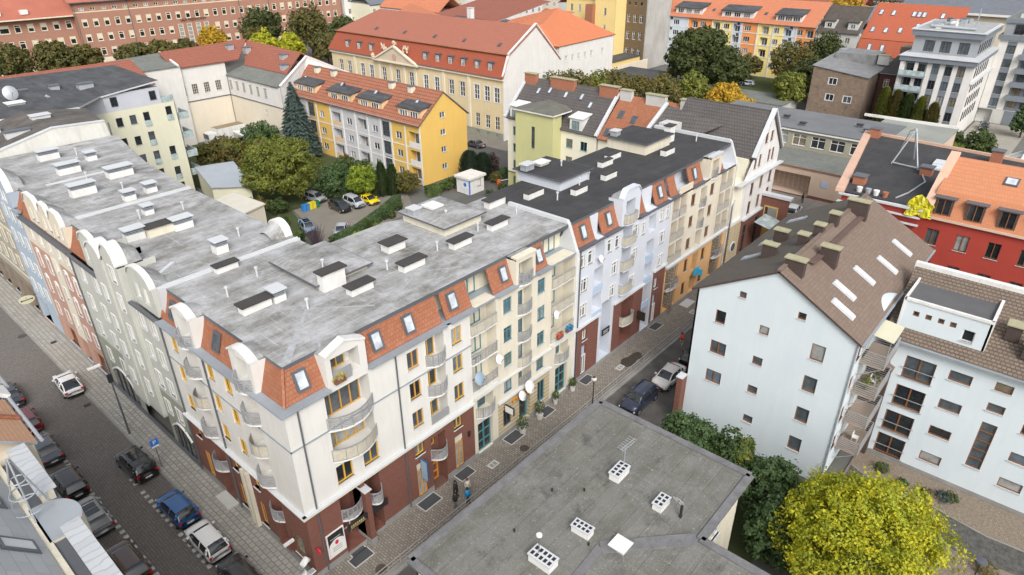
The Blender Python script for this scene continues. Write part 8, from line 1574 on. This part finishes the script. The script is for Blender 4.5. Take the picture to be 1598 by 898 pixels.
def hedge(pts, w, h, m, label, sz=.13, dens=150, seed=5):
    t = thing('hedge', (*pts[0], 0), label, 'hedge', 'clipped hedges of the courtyard'); rr = random.Random(seed); b = MB(); 
    for (xa, ya), (xb, yb) in zip(pts, pts[1:]):
        L_ = math.hypot(xb - xa, yb - ya); n = int(dens * L_ * (w + 2 * h)); ux, uy = (xb - xa) / L_, (yb - ya) / L_
        for _ in range(n):
            s = rr.uniform(0, L_); q = rr.random()
            if q < w / (w + 2 * h): a, z, nr = rr.uniform(-w / 2, w / 2), h + rr.gauss(0, .05), Vector((0, 0, 1))
            else: sg = rr.choice((-1, 1)); a, z = sg * w / 2 * (1 + rr.gauss(0, .07)), rr.uniform(0, h); nr = Vector((-uy * sg, ux * sg, .3))
            c = Vector((xa + ux * s - uy * a, ya + uy * s + ux * a, z)); nr = (nr + Vector((rr.gauss(0, .4), rr.gauss(0, .4), rr.gauss(0, .4)))).normalized(); u = nr.orthogonal().normalized(); v = nr.cross(u); s1 = sz * rr.uniform(.6, 1.3); i = len(b.v); b.v += [tuple(c - u * s1), tuple(c - v * s1 * .7), tuple(c + u * s1), tuple(c + v * s1 * .7)]; b.f.append([i, i + 1, i + 2, i + 3]); b.m.append(0)
    b.build('foliage', m, t)
hedge([(33.0, 44.3), (38.5, 45.2), (44, 47.4), (50, 50.2)], 1.1, 1.6, leaf_dk, 'dark clipped hedge along the courtyard path')
hedge([(44.6, 60.2), (50.0, 57.6), (54.5, 53.9)], 1.0, 1.3, leaf_g1, 'low green hedge behind the parked yellow and silver cars'); hedge([(24.6, 54.0), (27.6, 56.0)], 1.6, 1.8, leaf_g1, 'rough green hedge by the cream-roofed shed')
hedge([(29.2, 49.3), (30.6, 47.6)], 1.6, 2.1, mat('leaf_box_green', (.13, .19, .03), .7, kind='leaf', col2=(.08, .13, .03), mortar=(.04, .07, .02), scale=1), 'light green box-shaped hedge beside the purple shrub'); hedge([(28.6, 52.2), (29.8, 50.9)], 1.6, 2.2, leaf_g1, 'darker box-shaped hedge behind the light green one')
hedge([(55.5, 49.6), (57.6, 48.8)], 1.6, 1.5, MATS['leaf_box_green'], 'yellow-green hedge block, first in the row to the kiosk')
for k, (x, y, r, h, m_, l) in enumerate(((58.6, 48.9, .9, 2.0, MATS['leaf_box_green'], 'second'), (59.9, 48.8, .9, 2.3, MATS['leaf_box_green'], 'third'), (61.2, 48.9, .7, 2.0, leaf_g1, 'fourth'))): tree(x, y, h, r, m_, '%s rounded topiary bush in the row towards the kiosk' % l, 1500, .12, 60 + k, h * .5, h * .5, name='topiary_bush', cat='bush', nl=10)
for k, (x, y, r, h, m_, l) in enumerate(((37.2, 43.9, .9, 1.5, MATS['leaf_lime'], 'bright lime ball bush along the path'), (39.6, 44.9, .7, 2.4, leaf_g1, 'tall green topiary column in the path hedge'), (41.2, 45.0, .6, 1.0, leaf_yg, 'small yellow bush right of the green column'), (44.2, 46.6, .6, 2.6, leaf_dk, 'slim dark column in the path hedge'), (45.5, 46.4, .7, 1.4, leaf_g1, 'round green bush right of the slim dark column'), (33.0, 56.6, 1.1, 1.7, leaf_g1, 'loose green bush on the parking island'), (28.0, 54.4, 1.5, 2.4, leaf_ol, 'rust-tinged bush beside the box hedges'), (48.2, 48.0, .7, 1.6, leaf_g1, 'round dark bush near the hut wall'), (34.4, 42.9, .7, 1.1, leaf_g1, 'small green bush near the hidden silver car'), (66.0, 42.0, .9, 1.2, leaf_g1, 'small bush by the barrier boom'), (62.5, 41.6, .9, .9, leaf_g1, 'low bush in front of the kiosk'))): tree(x, y, h, r, m_, l, 1300, .12, 70 + k, h * .5, h * .5, name='bush', cat='bush', nl=10)
for k, (x, y, r, h, m_, l) in enumerate(((26.2, 50.3, 1.6, 2.2, leaf_yg, 'yellow-green spreading bush beside the rear dormer'), (24.5, 57.8, 1.8, 2.6, leaf_g1, 'round mid-green bush at the edge of the lawn by the cream shed'), (35.4, 61.6, 1.9, 2.6, leaf_g1, 'wide green bush left of the wheelie bins'), (33.2, 64.0, 1.8, 3.0, leaf_ol, 'olive bush in front of the blue-roofed garage'), (53.0, 56.4, 1.7, 2.6, leaf_yg, 'yellow-green bush against the grey-white facade bay'), (55.6, 60.5, 1.6, 2.4, leaf_g1, 'green bush under the middle balconies'), (56.0, 66.5, 1.7, 2.6, leaf_g1, 'green bush under the third row of balconies'), (55.8, 72.0, 1.6, 2.6, leaf_ol, 'olive bush under the far balconies'))): tree(x, y, h, r, m_, l, 2600, .14, 200 + k, h * .5, h * .5, name='bush', cat='bush', nl=10)
t = thing('purple_shrub', (32.2, 47.0, 0), 'upright purple-brown spiky shrub between the hedge blocks', 'shrub'); b = MB(); rr = random.Random(6)
for k in range(90): a, q = rr.uniform(0, 2 * pi), rr.uniform(0, 1.1); b.tube([(32.2 + .4 * q * cos(a), 47 + .4 * q * sin(a), 0), (32.2 + 1.6 * q * cos(a), 47 + 1.6 * q * sin(a), rr.uniform(1.8, 2.9))], [.05, .02], 4)
b.build('stems', mat('purple_stems', (.10, .075, .085), .8, .3), t)
# middle distance and background trees
mk = ((96.5, 54.5, 13.3, 4.0, leaf_ol), (102.5, 54, 13.2, 4.2, leaf_ol), (108, 53, 12.0, 4.0, leaf_yg), (113, 52, 12.2, 4.4, leaf_ol), (119, 49, 10.5, 3.6, leaf_ol))
for k, (x, y, h, r, m_) in enumerate(mk): tree(x, y, h, r, m_, ('leftmost', 'second', 'third, yellower', 'fourth', 'rightmost')[k] + ' olive tree in the row showing above the dark tiled roof', 7000, .26, 80 + k, h * .62, h * .4, group='olive trees behind the dark tiled roof')
tree(157, 53.5, 16.6, 8.6, mat('leaf_linden', (.06, .085, .018), .7, kind='leaf', col2=(.085, .10, .025), mortar=(.04, .055, .015), scale=.4), 'huge round dark green tree in front of the orange and yellow block', 26000, .4, 90, 8.4, 8.2, nl=30)
tree(150.5, 42.0, 12.5, 4.6, MATS['leaf_linden'], 'dark green tree joined to the right of the huge round one', 10000, .36, 91)
for k, (x, y, h, r, m_, l) in enumerate(((124.5, 46, 10.0, 4.4, leaf_ol, 'yellow-olive tree left of the golden tree'), (131, 41.5, 9.8, 4.6, leaf_yg, 'yellow-green tree touching the golden tree'), (130, 33.5, 9.2, 3.8, leaf_go, 'golden yellow tree with bright leaves above the black roof'), (126.5, 27.5, 7.6, 3.0, leaf_go, 'smaller golden yellow tree next to the grey shed'), (178, 49, 7.0, 3.6, leaf_ol, 'small olive tree beside the parked pale blue car'), (170, 34, 12.5, 6.0, leaf_ol, 'rust and olive tree between the long block and the brick house'), (148, 25.5, 10.0, 4.2, leaf_yg, 'light green birch left of the bare-brick house'), (181, 29.5, 14.5, 4.8, MATS['leaf_linden'], 'dark green tree behind the bare-brick house'), (163, 27, 10.5, 4.8, MATS['leaf_linden'], 'green tree directly left of the brick house'))):
    tree(x, y, h, r, m_, l, 9000, .32, 100 + k, h * .55, h * .45, nl=18)
for k, (x, y, h) in enumerate(((143.2, 4.2, 9.5), (143.0, 1.9, 9.2), (142.8, -.4, 8.8), (142.6, -2.8, 8.6), (142.4, -5.3, 7.8))): conifer(x, y, h, 1.5, (leaf_yg, leaf_ol, leaf_g1, leaf_yg, leaf_ol)[k], '%s tall columnar hornbeam in front of the modern block' % ('leftmost', 'second', 'middle', 'fourth', 'rightmost')[k], 2600, 120 + k, .34, 'columnar_tree', True)
for k, (x, y, h, r, m_, l) in enumerate(((136, -10.0, 5.0, 3.4, leaf_g1, 'light green bush at the foot of the modern block'), (128, -12.4, 4.5, 2.6, leaf_yg, 'yellow-green bush beside the driveway'), (132, -15.8, 6.5, 2.8, leaf_g1, 'airy young tree in the driveway bend'), (158, -19.5, 7, 2.4, leaf_dk, 'dark bush at the right side of the driveway'))): tree(x, y, h, r, m_, l, 4500, .26, 130 + k, h * .5, h * .48, nl=14)
far = ((37, 192, 13, 6.2, 1), (47, 186, 13.5, 5.5, 1), (30, 196, 13, 5.5, 0), (55.5, 191, 11, 4.5, 0), (65, 181, 11, 6.0, 1), (74.5, 185, 10.5, 4.6, 0), (82.5, 187, 9.5, 3.4, 1), (91, 186, 12.3, 4.6, 2), (97, 166, 12, 4.6, 3), (104, 163, 11.5, 3.8, 3), (108, 185, 17, 6.5, 4), (116, 170, 17.5, 7.2, 1), (121, 158, 15, 6, 4), (112, 156, 11, 5, 1), (104, 182, 12, 4, 0))
fm_ = (leaf_ol, mat('leaf_court_green', (.10, .105, .025), .7, kind='leaf', col2=(.065, .08, .02), mortar=(.14, .11, .03), scale=.4), leaf_go, leaf_yl, MATS['leaf_linden'])
nm_ = ('olive-brown', 'green and yellow', 'golden orange', 'bright yellow', 'dark green')
for k, (x, y, h, r, c_) in enumerate(far): tree(x, y, h, r, fm_[c_], '%s street tree before the courthouse, number %s from the left' % (nm_[c_], ('three', 'four', 'one', 'five', 'six', 'seven', 'eight', 'nine', 'eleven', 'thirteen', 'twelve', 'fourteen', 'sixteen', 'fifteen', 'ten')[k]), 9000, .42, 140 + k, h * .58, h * .42, group='street trees before the courthouse', nl=18)
for k, (x, y, h, r, c_) in enumerate(((212, 8, 15, 6, leaf_go), (226, 30, 19, 6, MATS['leaf_linden']), (222, 18, 15, 6, leaf_yg), (233, 42, 20, 7, leaf_go))): tree(x, y, h, r, c_, ('golden bush in front of the slate-grey roof', 'dark green tree left of the slate-grey roof', 'yellow-green tree over the bright red roof', 'golden brown tree at the top right horizon')[k], 6000, .45, 170 + k, h * .6, h * .4)
# balcony flowers
for k, (x, y, z, c_, l) in enumerate(((26.6, -.35, 7.3, (.6, .12, .03), 'orange'), (28.0, -.35, 7.4, (.02, .3, .6), 'blue and green'), (4.0, -.15, 15.0, (.5, .4, .03), 'yellow'))):
    t = thing('balcony_plant', (x, y, z - .3), l + ' flower pots on the balcony ledge', 'plant'); leafball([(x, y, z, .45, .22, .3)], 160, .09, mat('petals_%d' % k, c_, .7, kind='leaf', col2=tuple(q * .7 for q in c_), scale=1), t, 'flowers', k); b = MB(); b.box(x - .4, x + .4, y - .12, y + .12, z - .35, z - .1); b.build('planter_box', brick, t)
# chairs of clutter: blue plastic sheet on balcony
t = thing('cloth', (22.2, -.3, 4.9), 'blue cloth hanging over the balcony under the arches', 'cloth'); b = MB(); b.box(21.8, 22.6, -.25, -.15, 6.5, 7.2); b.build('sheet', mat('blue_cloth2', (.02, .12, .5), .8), t)
